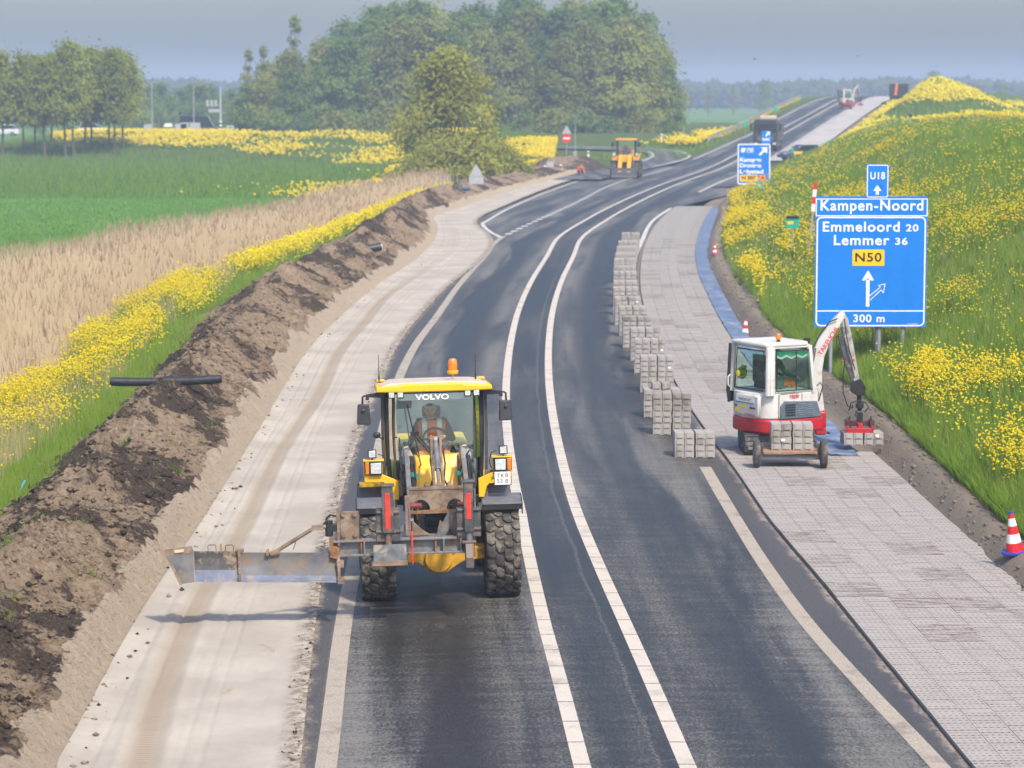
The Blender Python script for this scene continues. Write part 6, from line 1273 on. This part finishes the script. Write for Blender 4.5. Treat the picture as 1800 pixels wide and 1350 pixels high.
# leaning red and white post on the slope
x, z = pix(1422,405,100); g = ground_at(x,100); o = empty('marker_post', (x,100,g), 0, 'leaning red and white post on the slope beside the large sign', 'post'); o.rotation_euler = (0, R(4.5), 0)
H_ = pix(1427,320,100)[1]-g; b = MB(); b.box((0,0,H_*.32),(.07,.05,H_*.64+.3)); b.build('post', GAL, o)
for k in range(4): b = MB(); b.box((0,-.01,H_*(.62+.095*k+.0475)),(.13,.04,H_*.095)); b.build('band', (SWH,SRD)[k%2], o)
x, z = pix(1599,215,240); g = ground_at(x,240); o = empty('camera_post', (x,240,g), 0, 'grey post with dark hood on the crest below the yellow hill', 'post'); zt_ = pix(1598,203,240)[1]-g
b = MB(); b.cyl((0,0,-.3),(0,0,zt_),.07,None,8); b.build('post', GAL, o); b = MB(); b.box((.05,0,zt_),(.35,.3,.25),(0,.5,0)); b.build('hood', BLK, o, .03)
# triangular sign seen from behind, thin stakes, no-entry sign, solar mast, delineators
def tri(cx, z0, w, y, th, mt, name, parent): return flat(name, [(cx-w/2,z0),(cx+w/2,z0),(cx+w*.03,z0+w*.86),(cx-w*.03,z0+w*.86)], y, mt, parent, th)
Y = 186.; x, z = pix(837,322,Y); g = -.2; o = empty('warning_sign', (x,Y,g), 0, 'grey back of a triangular warning sign beside the spoil ridge', 'road sign'); zz = pix(837,310,Y)[1]-g
b = MB(); b.cyl((0,.05,-.6),(0,.05,zz+.8),.035,None,8); b.build('post', GAL, o); tri(0, zz, .95, 0, .02, SGB, 'triangle_panel', o); b = MB(); b.box((0,-.005,zz-.28),(.98,.02,.5)); b.build('lower_panel', SGB, o)
for i, (u, h) in enumerate(((762,34),(772,28),(778,30),(785,34),(791,30),(797,32),(804,34),(738,24))):
    Y = 192+random.uniform(-2,2); x, z = pix(u, 338-h, Y); b = MB(); b.cyl((0,0,-.8),(0,0,z+.5),.028,None,6); o = b.build('stake', GAL, None); o.location = (x, Y, -.5); tag(o, ['first','second','third','fourth','fifth','sixth','seventh','outlying'][i]+' grey stake counted from the reeds, in front of the willow bush', 'stake', 'grey stakes by the ridge')
Y = 262.; x, z = pix(996,252,Y); g = ground_at(x,Y); o = empty('no_entry_sign', (x,Y,g), 0, 'red no entry sign under a triangle beside the soil heap', 'road sign'); zc_ = pix(996,243,Y)[1]-g
b = MB(); b.cyl((0,.05,-.4),(0,.05,zc_+1.2),.045,None,8); b.build('post', GAL, o); b = MB(); b.lathe([(.001,0),(.45,0),(.45,.02),(.001,.02)], (0,0,zc_), 'y', 24); dd = b.build('disc', SRD, o); b = MB(); b.box((0,-.006,zc_),(.62,.01,.16)); b.build('white_bar', SWH, dd); tri(0, zc_+.42, .9, 0, .02, SGB, 'triangle_panel', o)
Y = 266.; x, z = pix(1011,250,Y); g = ground_at(x,Y); o = empty('solar_mast', (x,Y,g), 0, 'slim mast with a tilted solar panel beside the no entry sign', 'mast'); zt_ = pix(1011,212,Y)[1]-g
b = MB(); b.cyl((0,0,-.4),(0,0,zt_),.05,None,8); b.box((0,0,.7),(.35,.3,.6)); b.build('post', GAL, o); b = MB(); b.box((.08,0,zt_+.1),(.20,.7,.8),(0,.45,0)); b.build('solar_panel', mat('solar_cells', (.10,.14,.22), .3), o)
for i, (u, v, Y) in enumerate(((958,304,236),(1034,258,268),(1163,252,300),(1200,258,296),(986,303,238))):
    x, z = pix(u, v, Y); g = ground_at(x, Y); o = empty('delineator_post', (x,Y,g), 0, ['white delineator post nearest the grey board by the heap','white delineator post on the inner bend of the slip road','white delineator post on the outer bend, first of two','white delineator post on the outer bend, second of two','white delineator post right of the grey board by the heap'][i], 'delineator', 'white delineator posts')
    b = MB(); b.box((0,0,.42),(.22,.12,1.0),None,(.9,.6)); b.build('post', WHI, o, .02); b = MB(); b.box((0,-.055,.72),(.16,.02,.16)); b.build('reflector', BLK, o)
x, z = pix(967,304,237); g = ground_at(x,237); o = empty('site_board', (x,237,g), .2, 'small grey board between two white posts at the heap', 'board'); b = MB(); b.box((0,0,.75),(.6,.04,.9)); b.build('panel', SGB, o); b = MB(); b.box((.2,0,.2),(.06,.06,.9)); b.build('leg', GAL, o); b = MB(); b.box((-.2,0,.2),(.06,.06,.9)); b.build('leg', GAL, o)
# loose things on the ridge
def roll(name, A, B, r, mt, label, cat, endm=None, sag=.0):
    A, B = Vector(A), Vector(B); o = empty(name, (A+B)/2, 0, label, cat); c0 = (A+B)/2; b = MB(); P = []
    for k in range(9): t = k/8; p = A.lerp(B, t)-c0; p.z -= sag*4*t*(1-t); P.append(p)
    b.tube(P, r, 14, [r*(1+.04*math.sin(k*2.1)) for k in range(9)]); b.build('sleeve', mt, o)
    d = (B-A).normalized()
    for q, s_ in ((P[-1], 1), (P[0], -1)): b = MB(); b.cyl(q-d*.02*s_, q+d*.03*s_, r*.78, None, 12); b.build('core', endm or BLK, o)
    return o
BFA = mat('black_foil', (.028,.030,.036), .4, 0, .3, 9, .5, 22)
Yb = 59.0; zt_ = float(np.max(ridge_h(np.linspace(-9,-6.2,40), np.full(40, Yb))))-.02
x0_ = pix(196,680,Yb)[0]; x1_ = pix(387,676,Yb)[0]; roll('fabric_roll', (x0_,Yb,zt_-.03), (x1_,Yb+.1,zt_+.02), .095, BFA, 'long black fabric roll lying across the spoil ridge', 'roll', None, .03)
Yb = 112.; xm = pix(655,455,Yb)[0]; zz = float(ridge_h(np.array([xm]), np.array([Yb]))[0])+.12; roll('pipe_end', (xm-.36,Yb-.1,zz-.06), (xm+.34,Yb+.1,zz+.06), .17, BFA, 'short black pipe with white end on the ridge', 'pipe', WHI)
Yb = 48.6; xm = pix(36,882,Yb)[0]; zz = max(float(ridge_h(np.array([xm]), np.array([Yb]))[0]), .02); roll('blue_tube', (xm-.05,Yb,zz-.03), (xm+.08,Yb,zz+.22), .022, mat('light_blue_pipe', (.10,.52,.68), .4), 'short light blue tube sticking out of the soil by the grass', 'tube', MATS['light_blue_pipe'])
for i, (u, Y, w) in enumerate(((795,184,.8),(812,182,.5))):
    x = pix(u,340,Y)[0]; zz = float(ridge_h(np.array([x]), np.array([Y]))[0]); roll('drain_pipe', (x-w,Y,zz+.12), (x+w,Y+.1,zz+.16), .14, (mat('teal_pipe', (.03,.16,.17), .5), mat('navy_pipe', (.05,.09,.16), .5))[i], ('dark teal pipe lying on the far ridge by the stakes','dark blue pipe lying on the far ridge by the triangular sign')[i], 'pipe')
# far heap of soil beside the slip road
hx, hy = np.meshgrid(np.linspace(-6,6,60), np.linspace(-8,8,40)); rr0 = np.sqrt((hx/4.2)**2+(hy/6)**2); hzz = 1.7*np.clip(1-rr0,0,1)**.8*(.65+.7*fbm(hx*.5,hy*.4,4,301))+.12*(fbm(hx*2,hy*2,3,305)-.5)*(rr0<1)-.35*(rr0>=1)
sh = np_mesh('soil_heap', np.stack([hx,hy,hzz],-1).reshape(-1,3), grid_faces(60,40), MSO, None, {'soil': np.clip(.5+1.5*(fbm(hx*.4,hy*.3,3,307)-.4),0,1), 'pale': np.zeros_like(hx)}, True); sh.location = (pix(1000,285,246)[0], 249, -.1); tag(sh, 'brown soil heap below the no entry sign', 'soil heap')
# guardrail up the left side of the raised road
gr_ = empty('guardrail', (0,0,0), 0, 'grey steel guardrail along the left side of the climbing road', 'guardrail'); b = MB(); ys = np.linspace(292,405,60); V = []
for y in ys:
    x = float(cA(y))-2.1; z = float(zr(y))-.1
    for dz, dx in ((.95,0),(.87,.04),(.80,0),(.72,.04),(.64,0)): V.append((x+dx, y, z+dz*np.interp(y,[292,298],[.25,1])))
b.add(V, [(5*k+j, 5*k+j+1, 5*k+5+j+1, 5*k+5+j) for k in range(59) for j in range(4)]); b.build('rail', GAL, gr_)
for k in range(29): y = 294+4*k*.95; b = MB(); b.box((float(cA(y))-2.16,y,float(zr(y))+.25),(.08,.08,1.2)); b.build('post', GAL, gr_)
# ------------------------------------------------------------------ vehicles and people farther off
def far_loader():
    Y = 228.; x = pix(1099,302,Y)[0]; o = empty('wheel_loader', (x,Y,float(zroad(x,Y))), R(-6), 'orange wheel loader with lowered bucket far off on the slip lane', 'wheel loader')
    for y in (0, 2.9):
        for s_ in (-.98, .98):
            w = link_mesh('wheel', rim_mesh(.33,.44,ORY,1) if False else RMf, None, o); w.location = (s_,y,.70); w.rotation_euler = (0,0,0 if s_>0 else math.pi); w.scale = (1.05,1.04,1.04); link_mesh('tyre', TM, None, w)
    b = MB(); b.box((0,1.4,1.0),(.8,3.6,.7)); b.build('frame', BLK, o, .03); b = MB(); b.box((0,3.1,1.75),(1.4,1.6,1.0)); b.build('engine_cover', ORY, o, .08)
    b = MB(); b.box((0,1.6,3.18),(1.75,1.8,.16)); b.build('roof', ORY, o, .05); b = MB(); b.box((0,.35,1.45),(1.0,.9,.9),None,(.8,.8)); b.build('front_frame', ORY, o, .05)
    for s_ in (-1,1): b = MB(); b.box((s_*.98,.0,1.46),(.56,.95,.07)); b.build('fender', DGR, o, .03)
    b = MB()
    for sx in (-.75,.75):
        for y in (.85,2.3): b.box((sx,y,2.4),(.10,.10,1.5))
    b.box((0,1.55,1.62),(1.6,1.5,.2)); b.build('cab_frame', BLK, o, .01)
    b = MB(); b.add([(-.72,.84,1.7),(.72,.84,1.7),(.72,.88,3.08),(-.72,.88,3.08)],[(0,1,2,3)]); b.build('windscreen', GLS, o)
    b = MB(); b.box((0,1.7,1.95),(.6,.6,.7)); b.build('seat', SEA, o, .05)
    for s_ in (-1,1):
        b = MB(); b.prism([(.4,1.95),(-.2,1.9),(-1.3,1.0),(-1.5,.55),(-1.3,.5),(-1.0,.95),(0,1.5)], s_*.38-.16, s_*.38+.16, 'x'); b.build('lift_arm', ORY, o, .03)
        b = MB(); b.prism([(s_*.62,1.45),(s_*.62,1.85),(s_*1.0,1.75),(s_*1.28,2.15) if s_>0 else (s_*1.12,1.9),(s_*1.30,2.05) if s_>0 else (s_*1.15,1.7),(s_*1.1,1.45)], .1, .5); b.build('lamp_bracket', ORY, o, .02)
        b = MB(); b.box((s_*1.1,.7,2.75),(.22,.12,.36)); b.box((s_*.93,.75,2.95),(.3,.04,.04)); b.build('mirror', BLK, o, .02)
        b = MB(); b.box((s_*.95,.05,1.97),(.22,.2,.2)); b.build('headlight', LMP, o, .02)
    b = MB(); b.prism([(-1.5,.9),(-1.25,.85),(-1.15,.3),(-1.3,.12),(-2.1,.10),(-2.1,.16),(-1.42,.22)], -1.05, 1.05, 'x'); b.build('bucket', DGR, o, .01)
    dj2 = dict(dj); p = person('person', (x,Y+.25,float(zroad(x,Y))), R(-6), {k: (Vector(v)+Vector((0,0,.05)) if k not in ('face','toe') else v) for k, v in dj2.items()}, (REDS, NAV, SKN, HAI, SHO), 'driver in red jacket inside the far orange wheel loader', None, 1.0, 1)
far_loader()
def far_truck():
    Y = 281.; x = pix(1345,263,Y)[0]; o = empty('truck', (x,Y,float(zr(Y))), -math.atan2(float(cC(Y+3)-cC(Y-3)),6), 'dark truck with pale roof box coming down the road behind the exit sign', 'truck'); TD = mat('truck_dark', (.035,.04,.055), .35, 0, .1, 5)
    b = MB(); b.prism([(-1.24,.35),(1.24,.35),(1.26,1.5),(1.22,2.9),(1.10,3.2),(-1.10,3.2),(-1.22,2.9),(-1.26,1.5)], 0, 2.0); b.build('cab', TD, o, .08)
    b = MB(); b.prism([(-1.1,1.75),(1.1,1.75),(1.06,2.72),(-1.06,2.72)], -.03, 0.0); b.build('windscreen', GLD, o)
    b = MB(); b.box((.2,.8,3.38),(1.7,1.0,.42)); b.build('roof_box', CRM, o, .1); b = MB(); b.box((0,-.06,.65),(2.4,.14,.5)); b.build('bumper', BLK, o, .04); b = MB(); b.box((0,-.04,1.25),(1.7,.05,.5)); b.build('grille', DGR, o, .02)
    for s_ in (-1,1):
        b = MB(); b.box((s_*.95,-.15,.72),(.36,.06,.2)); b.build('headlight', LMP, o, .03); b = MB(); b.box((s_*1.48,.1,2.4),(.22,.2,.75)); b.box((s_*1.36,.15,2.75),(.25,.05,.05)); b.build('mirror', BLK, o, .03)
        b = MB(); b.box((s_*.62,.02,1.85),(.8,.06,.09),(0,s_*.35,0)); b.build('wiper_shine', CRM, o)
        for y in (.9,4.6,5.9): b = MB(); b.lathe([(.2,-.15),(.42,-.16),(.51,-.12),(.52,0),(.51,.12),(.42,.16),(.2,.15)], (0,0,0), 'x', 20); w = b.build('wheel', RUB, o); w.location = (s_*1.05,y,.52)
    b = MB(); b.box((0,4.6,1.9),(2.5,5.0,1.8)); b.build('cargo_body', TD, o, .04)
    for dx, m_ in ((-.55, REDS), (.55, HVY)):
        j = {k: (Vector(v)*1.0+Vector((dx*.9+.04, -.95, .02)) if k not in ('face','toe') else v) for k, v in dj.items()}; c = Matrix.Translation(o.location) @ Matrix.Rotation(o.rotation_euler.z,4,'Z')
        p = person('person', tuple(o.location), o.rotation_euler.z, j, (m_, NAV, SKN, HAI, SHO), ('passenger in red behind the windscreen of the dark truck','driver in yellow vest behind the windscreen of the dark truck')[dx > 0], None, 1.0, 1)
far_truck()
# second excavator at the top of the slope, with the same build
x, z = pix(1487,188,377); ex2 = copy_tree(EXC); ex2.location = (x,377,float(zr(377))+.02); ex2.rotation_euler = (0,0,R(20)); ex2['label'] = 'second white and red excavator far off at the top of the climbing road'; ex2.scale = (1.15,)*3
def tipper():
    Y = 392.; x = pix(1579,172,Y)[0]; o = empty('tipper_truck', (x,Y,float(zemb(x,Y))-.1), R(-10), 'black tipper truck seen from behind beside the yellow hill', 'truck'); TB = mat('tipper_black', (.03,.032,.04), .5, 0, .2, 3)
    b = MB(); b.box((0,2.6,1.9),(2.6,5.2,2.0)); b.build('tipper_body', TB, o, .06); b = MB(); b.box((0,-.03,1.9),(2.5,.06,1.9)); b.build('tailgate', TB, o)
    for k in range(4): b = MB(); b.box((-.9+.6*k,-.08,1.9),(.08,.06,1.9)); b.build('rib', BLK, o)
    b = MB(); b.box((-.3,-.14,2.1),(.30,.06,1.7),(0,.12,0)); b.build('orange_ladder', SOR, o); b = MB(); b.box((0,6.3,1.7),(2.4,1.8,2.4)); b.build('cab', TB, o, .08)
    for s_ in (-1,1):
        for y in (.9,2.3,6.2): b = MB(); b.lathe([(.2,-.15),(.42,-.16),(.51,-.12),(.51,.12),(.42,.16),(.2,.15)], (0,0,0), 'x', 18); w = b.build('wheel', RUB, o); w.location = (s_*1.05,y,.52)
tipper()
def car(u, v, Y, rz, color, label, L=4.3, W_=1.78, H=1.5, van=False, z=None):
    x, zz = pix(u, v, Y); g = ground_at(x, Y) if z is None else z; o = empty('parked_car', (x,Y,g), rz, label, 'van' if van else 'car'); m_ = mat('car_%.2f_%.2f_%.2f' % color, color, .3, .1, .05, 3, spec=.6); h = L/2
    lo = [(-h,.35),(-h+.05,.75),(-h+.25,.92),(h-1.2,.95),(h-.2,.80),(h,.62),(h,.30),(-h,.28)] if not van else [(-h,.35),(-h,1.0),(h-.9,1.05),(h-.1,.95),(h,.62),(h,.30),(-h,.28)]
    b = MB(); b.prism(lo, -W_/2, W_/2, 'y'); b.build('body', m_, o, .06)
    up_ = [(-h+.25,.90),(-h+.75,H-.04),(h-1.9,H),(h-1.1,.93)] if not van else [(-h,.98),(-h+.1,H),(h-1.6,H),(h-.8,1.03)]
    b = MB(); b.prism(up_, -W_/2+.10, W_/2-.10, 'y'); b.build('window_band', GLD if False else mat('dark_window', (.02,.025,.03), .12, 0, .1, 3, spec=.7), o, .04)
    b = MB(); ux = [p for p, q in up_]; b.box(((ux[1]+ux[2])/2,0,H-.02),(abs(ux[2]-ux[1])+.1,W_-.18,.07)); b.build('roof', m_, o, .03)
    for s_ in (-1,1):
        for wx in (-h+.8,h-.8): b = MB(); b.lathe([(.1,-.09),(.27,-.10),(.31,-.07),(.31,.07),(.27,.10),(.1,.09)], (0,0,0), 'y', 18); w = b.build('wheel', RUB, o); w.location = (wx,s_*(W_/2-.09),.31)
        b = MB(); b.box((h-.08,s_*W_*.36,.66),(.12,.28,.14)); b.build('headlight', LMP, o, .03); b = MB(); b.box((-h+.04,s_*W_*.38,.78),(.08,.22,.16)); b.build('tail_light', SRD, o, .02)
    return o
car(1408,290,263,R(200),(.05,.08,.13),'dark blue car standing on the exit beside the unfinished shoulder')
dk = lambda x, y: float(zbank(x, y))
YR = 366.
car(166,236,YR,R(0),(.72,.74,.76),'white car between the tree trunks on the side road',z=1.15); car(6,240,YR,R(180),(.66,.70,.74),'light car at the left frame edge on the side road',z=1.0); car(352,238,YR+2,R(0),(.04,.06,.11),'dark blue van behind the grey boards on the side road',5.4,2.0,2.5,True,z=1.15); car(1234,236,322,R(170),(.80,.80,.80),'white car beside the flowers left of the climbing road',z=.0)
def fixed(name, u, v0, v1, Y, label, cat, g=1.15): x, z = pix(u, v1, Y); return empty(name, (x,Y,g), 0, label, cat), pix(u, v0, Y)[1]-g
o, h = fixed('site_box', 296, 218, 238, YR-6, 'red and white site box on the yellow dyke', 'box', .9); b = MB(); b.box((0,0,.55),(1.1,.9,.7)); b.build('box_body', mat('box_red', (.75,.09,.04), .5), o, .03); b = MB(); b.box((0,0,h-.15),(1.15,.95,.45),None,(.7,.9)); b.build('lid', WHI, o, .04)
for i, (u, w, t_) in enumerate(((318,1.6,219),(325,1.1,217),(343,1.4,217),(405,1.0,222),(260,1.0,220))):
    o, h = fixed('back_of_sign', u, t_, 240, YR-4, ['grey sign back right of the red site box','grey sign back in front of the dark van','largest grey sign back right of the van bonnet','grey sign back beside the striped signal mast','grey rounded sign back below the first lamp post'][i], 'road sign', 1.0); b = MB(); b.box((0,0,h-.45),(w,.05,1.1)); b.build('panel', SGB, o, .03); b = MB(); b.cyl((0,.05,-.5),(0,.05,h-.4),.05,None,8); b.build('post', GAL, o)
for i, u in enumerate((268, 341)):
    o, h = fixed('lamp_post', u, 143 if i == 0 else 152, 240, YR, ('lamp post nearest the tree row','lamp post right of the dark van, arm to the right')[i], 'lamp post'); b = MB(); b.cyl((0,0,-.5),(0,0,h),.11,.07,10); b.build('pole', GAL, o); b = MB(); b.tube([(0,0,h-.05),(.5,0,h+.15),(1.3 if i else .35,0,h+.2)], .05, 6); b.build('arm', GAL, o); b = MB(); b.box((1.4 if i else .1,0,h+.2),(.6,.25,.12)); b.build('lantern', DGR, o, .03)
o, h = fixed('signal_mast', 388, 152, 240, YR-2, 'tall striped signal mast with side arm right of the dark van', 'signal mast'); b = MB(); b.cyl((0,0,1.9),(0,0,h),.17,.13,12); b.build('pole', SGB, o)
for k in range(8): b = MB(); b.cyl((0,0,.25*k-.1),(0,0,.25*k+.15),.18,None,12); b.build('stripe', (BLK,WHI)[k%2], o)
za = h*.62; b = MB(); b.box((-.9,0,za),(1.8,.10,.12)); b.box((-.8,0,za-.75),(1.6,.10,.4)); b.build('arm', SGB, o)
for k in range(3): b = MB(); b.box((-.6-.55*k,0,za+.2),(.32,.3,.85)); b.build('signal_head', SGB, o, .04)
b = MB(); b.box((-.15,0,h-.6),(.4,.25,.9)); b.build('blue_head', mat('blue_head', (.05,.15,.40), .5), o, .04)
# small figures
def stand(arm=.0): return dict(pelvis=(0,0,.92), chest=(0,0,1.28), neck=(0,0,1.50), head=(0,-.01,1.64), lsho=(.19,0,1.42), lelb=(.25,-.05,1.14), lwri=(.24,-.15-arm,.90+arm), rsho=(-.19,0,1.42), relb=(-.25,-.05,1.14), rwri=(-.24,-.15-arm,.90+arm), lhip=(.10,0,.90), lkne=(.11,-.03,.50), lank=(.12,.02,.08), rhip=(-.10,0,.90), rkne=(-.11,-.03,.50), rank=(-.12,.02,.08))
def crouch(): return dict(pelvis=(0,.05,.40), chest=(0,-.18,.66), neck=(0,-.30,.82), head=(0,-.38,.93), face=(0,-1,-.6), lsho=(.19,-.24,.76), lelb=(.24,-.38,.50), lwri=(.18,-.55,.34), rsho=(-.19,-.24,.76), relb=(-.24,-.38,.50), rwri=(-.18,-.55,.34), lhip=(.11,.03,.38), lkne=(.17,-.32,.46), lank=(.15,-.06,.08), rhip=(-.11,.03,.38), rkne=(-.17,-.32,.40), rank=(-.15,.0,.08))
def sit(): return dict(pelvis=(0,0,.16), chest=(0,.06,.52), neck=(0,.04,.73), head=(0,.01,.87), lsho=(.19,.06,.66), lelb=(.26,-.08,.42), lwri=(.14,-.28,.36), rsho=(-.19,.06,.66), relb=(-.26,-.08,.42), rwri=(-.14,-.28,.36), lhip=(.10,-.02,.16), lkne=(.12,-.38,.38), lank=(.12,-.62,.08), rhip=(-.10,-.02,.16), rkne=(-.12,-.38,.38), rank=(-.12,-.62,.08))
DEN = mat('denim', (.06,.10,.22), .85, 0, .2, 12); LTB = mat('light_cloth', (.45,.50,.60), .8, 0, .1, 9)
def folk(u, v, Y, rz, J, mats, label, vs=None, z=None, sc=1.0):
    x, _ = pix(u, v, Y); g = ground_at(x, Y) if z is None else z; p = person('person', (x,Y,g), rz, J, mats, label, None, sc, 1)
    if vs: c, n_ = Vector(J['pelvis']), Vector(J['neck']); vest(p, c.lerp(n_,.1)*sc, c.lerp(n_,.9)*sc, .225*sc, .19*sc, vs, REF, p)
    return p
folk(1018,303,236,R(30),crouch(),(SRD,NAV,SKN,HAI,SHO),'worker in red and orange crouching at the end of the spoil ridge',HVO,None,1.05); folk(1392,296,258,R(40),stand(),(GRV,NAV,SKN,HAI,SHO),'worker in bright green top standing by the dark blue car',None)
folk(365,244,YR-7,R(20),stand(),(HVY,NAV,SKN,HAI,SHO),'worker in yellow vest on the dyke left of the signal mast',HVY,.4); folk(411,246,YR-7,R(-20),stand(),(HVO,HVY,SKN,HAI,SHO),'worker in yellow and orange on the dyke right of the signal mast',HVY,.3)
folk(30,258,322,R(40),sit(),(LTB,DEN,SKN,HAI,SHO),'person in light top sitting on the grass under the row of trees',None,-.9,1.15); folk(39,258,323,R(-30),sit(),(NAV,NAV,SKN,HAI,SHO),'person in dark clothes sitting on the grass under the row of trees',None,-.9,1.15)
x, _ = pix(1403,293,257); o = empty('site_barrier', (x,257,ground_at(x,257)), .3, 'yellow barrier stand beside the worker in bright green', 'barrier')
for s_ in (-1,1): b = MB(); b.box((s_*.35,0,.45),(.07,.07,.9),(0,s_*.2,0)); b.build('leg', SYL, o)
b = MB(); b.box((0,0,.8),(.8,.06,.25)); b.build('board', SYL, o)
# crows in the air
def bird(u, v, Y, w, label):
    x, z = pix(u, v, Y); b = MB(); b.lathe([(.001,-.22),(.05,-.14),(.07,0),(.05,.13),(.02,.2),(.001,.22)], (0,0,0), 'y', 8); b.add([(.05,-.06,.02),(.05,.10,.02),(.38,.12,.16),(.42,-.02,.17)],[(0,1,2,3)]); b.add([(-.05,-.06,.02),(-.05,.10,.02),(-.38,.12,.16),(-.42,-.02,.17)],[(0,1,2,3)]); b.add([(-.04,.16,0),(.04,.16,0),(.09,.36,0),(-.09,.36,0)],[(0,1,2,3)])
    o = b.build('bird', mat('crow_black', (.02,.02,.022), .6), None, 0, 60); o.location = (x,Y,z); o.rotation_euler = (.2,0,random.uniform(0,6)); o.scale = (w,)*3; tag(o, label, 'bird', 'dark birds in the air')
bird(407,168,330,1.0,'dark bird flying right of the signal mast'); bird(316,200,330,1.0,'dark bird flying between the two lamp posts'); bird(1326,104,340,.8,'dark bird in the sky right of the wood'); bird(1508,99,340,.7,'dark bird in the sky above the far excavator')
# ------------------------------------------------------------------ haze: one closed box of even pale air round everything
hz = MB(); hz.box((0, 1440, 12), (4900, 3180, 28))
hm = bpy.data.materials.new('haze'); hm.use_nodes = True; hn = hm.node_tree; hn.nodes.clear()
hv = hn.nodes.new('ShaderNodeVolumePrincipled'); ho = hn.nodes.new('ShaderNodeOutputMaterial')
hv.inputs['Color'].default_value = (.63, .78, 1.0, 1); hv.inputs['Density'].default_value = 0.00078; hv.inputs['Anisotropy'].default_value = 0.0
hn.links.new(hv.outputs[0], ho.inputs['Volume'])
tag(hz.build('haze', hm, None, 0, None), kind='stuff')
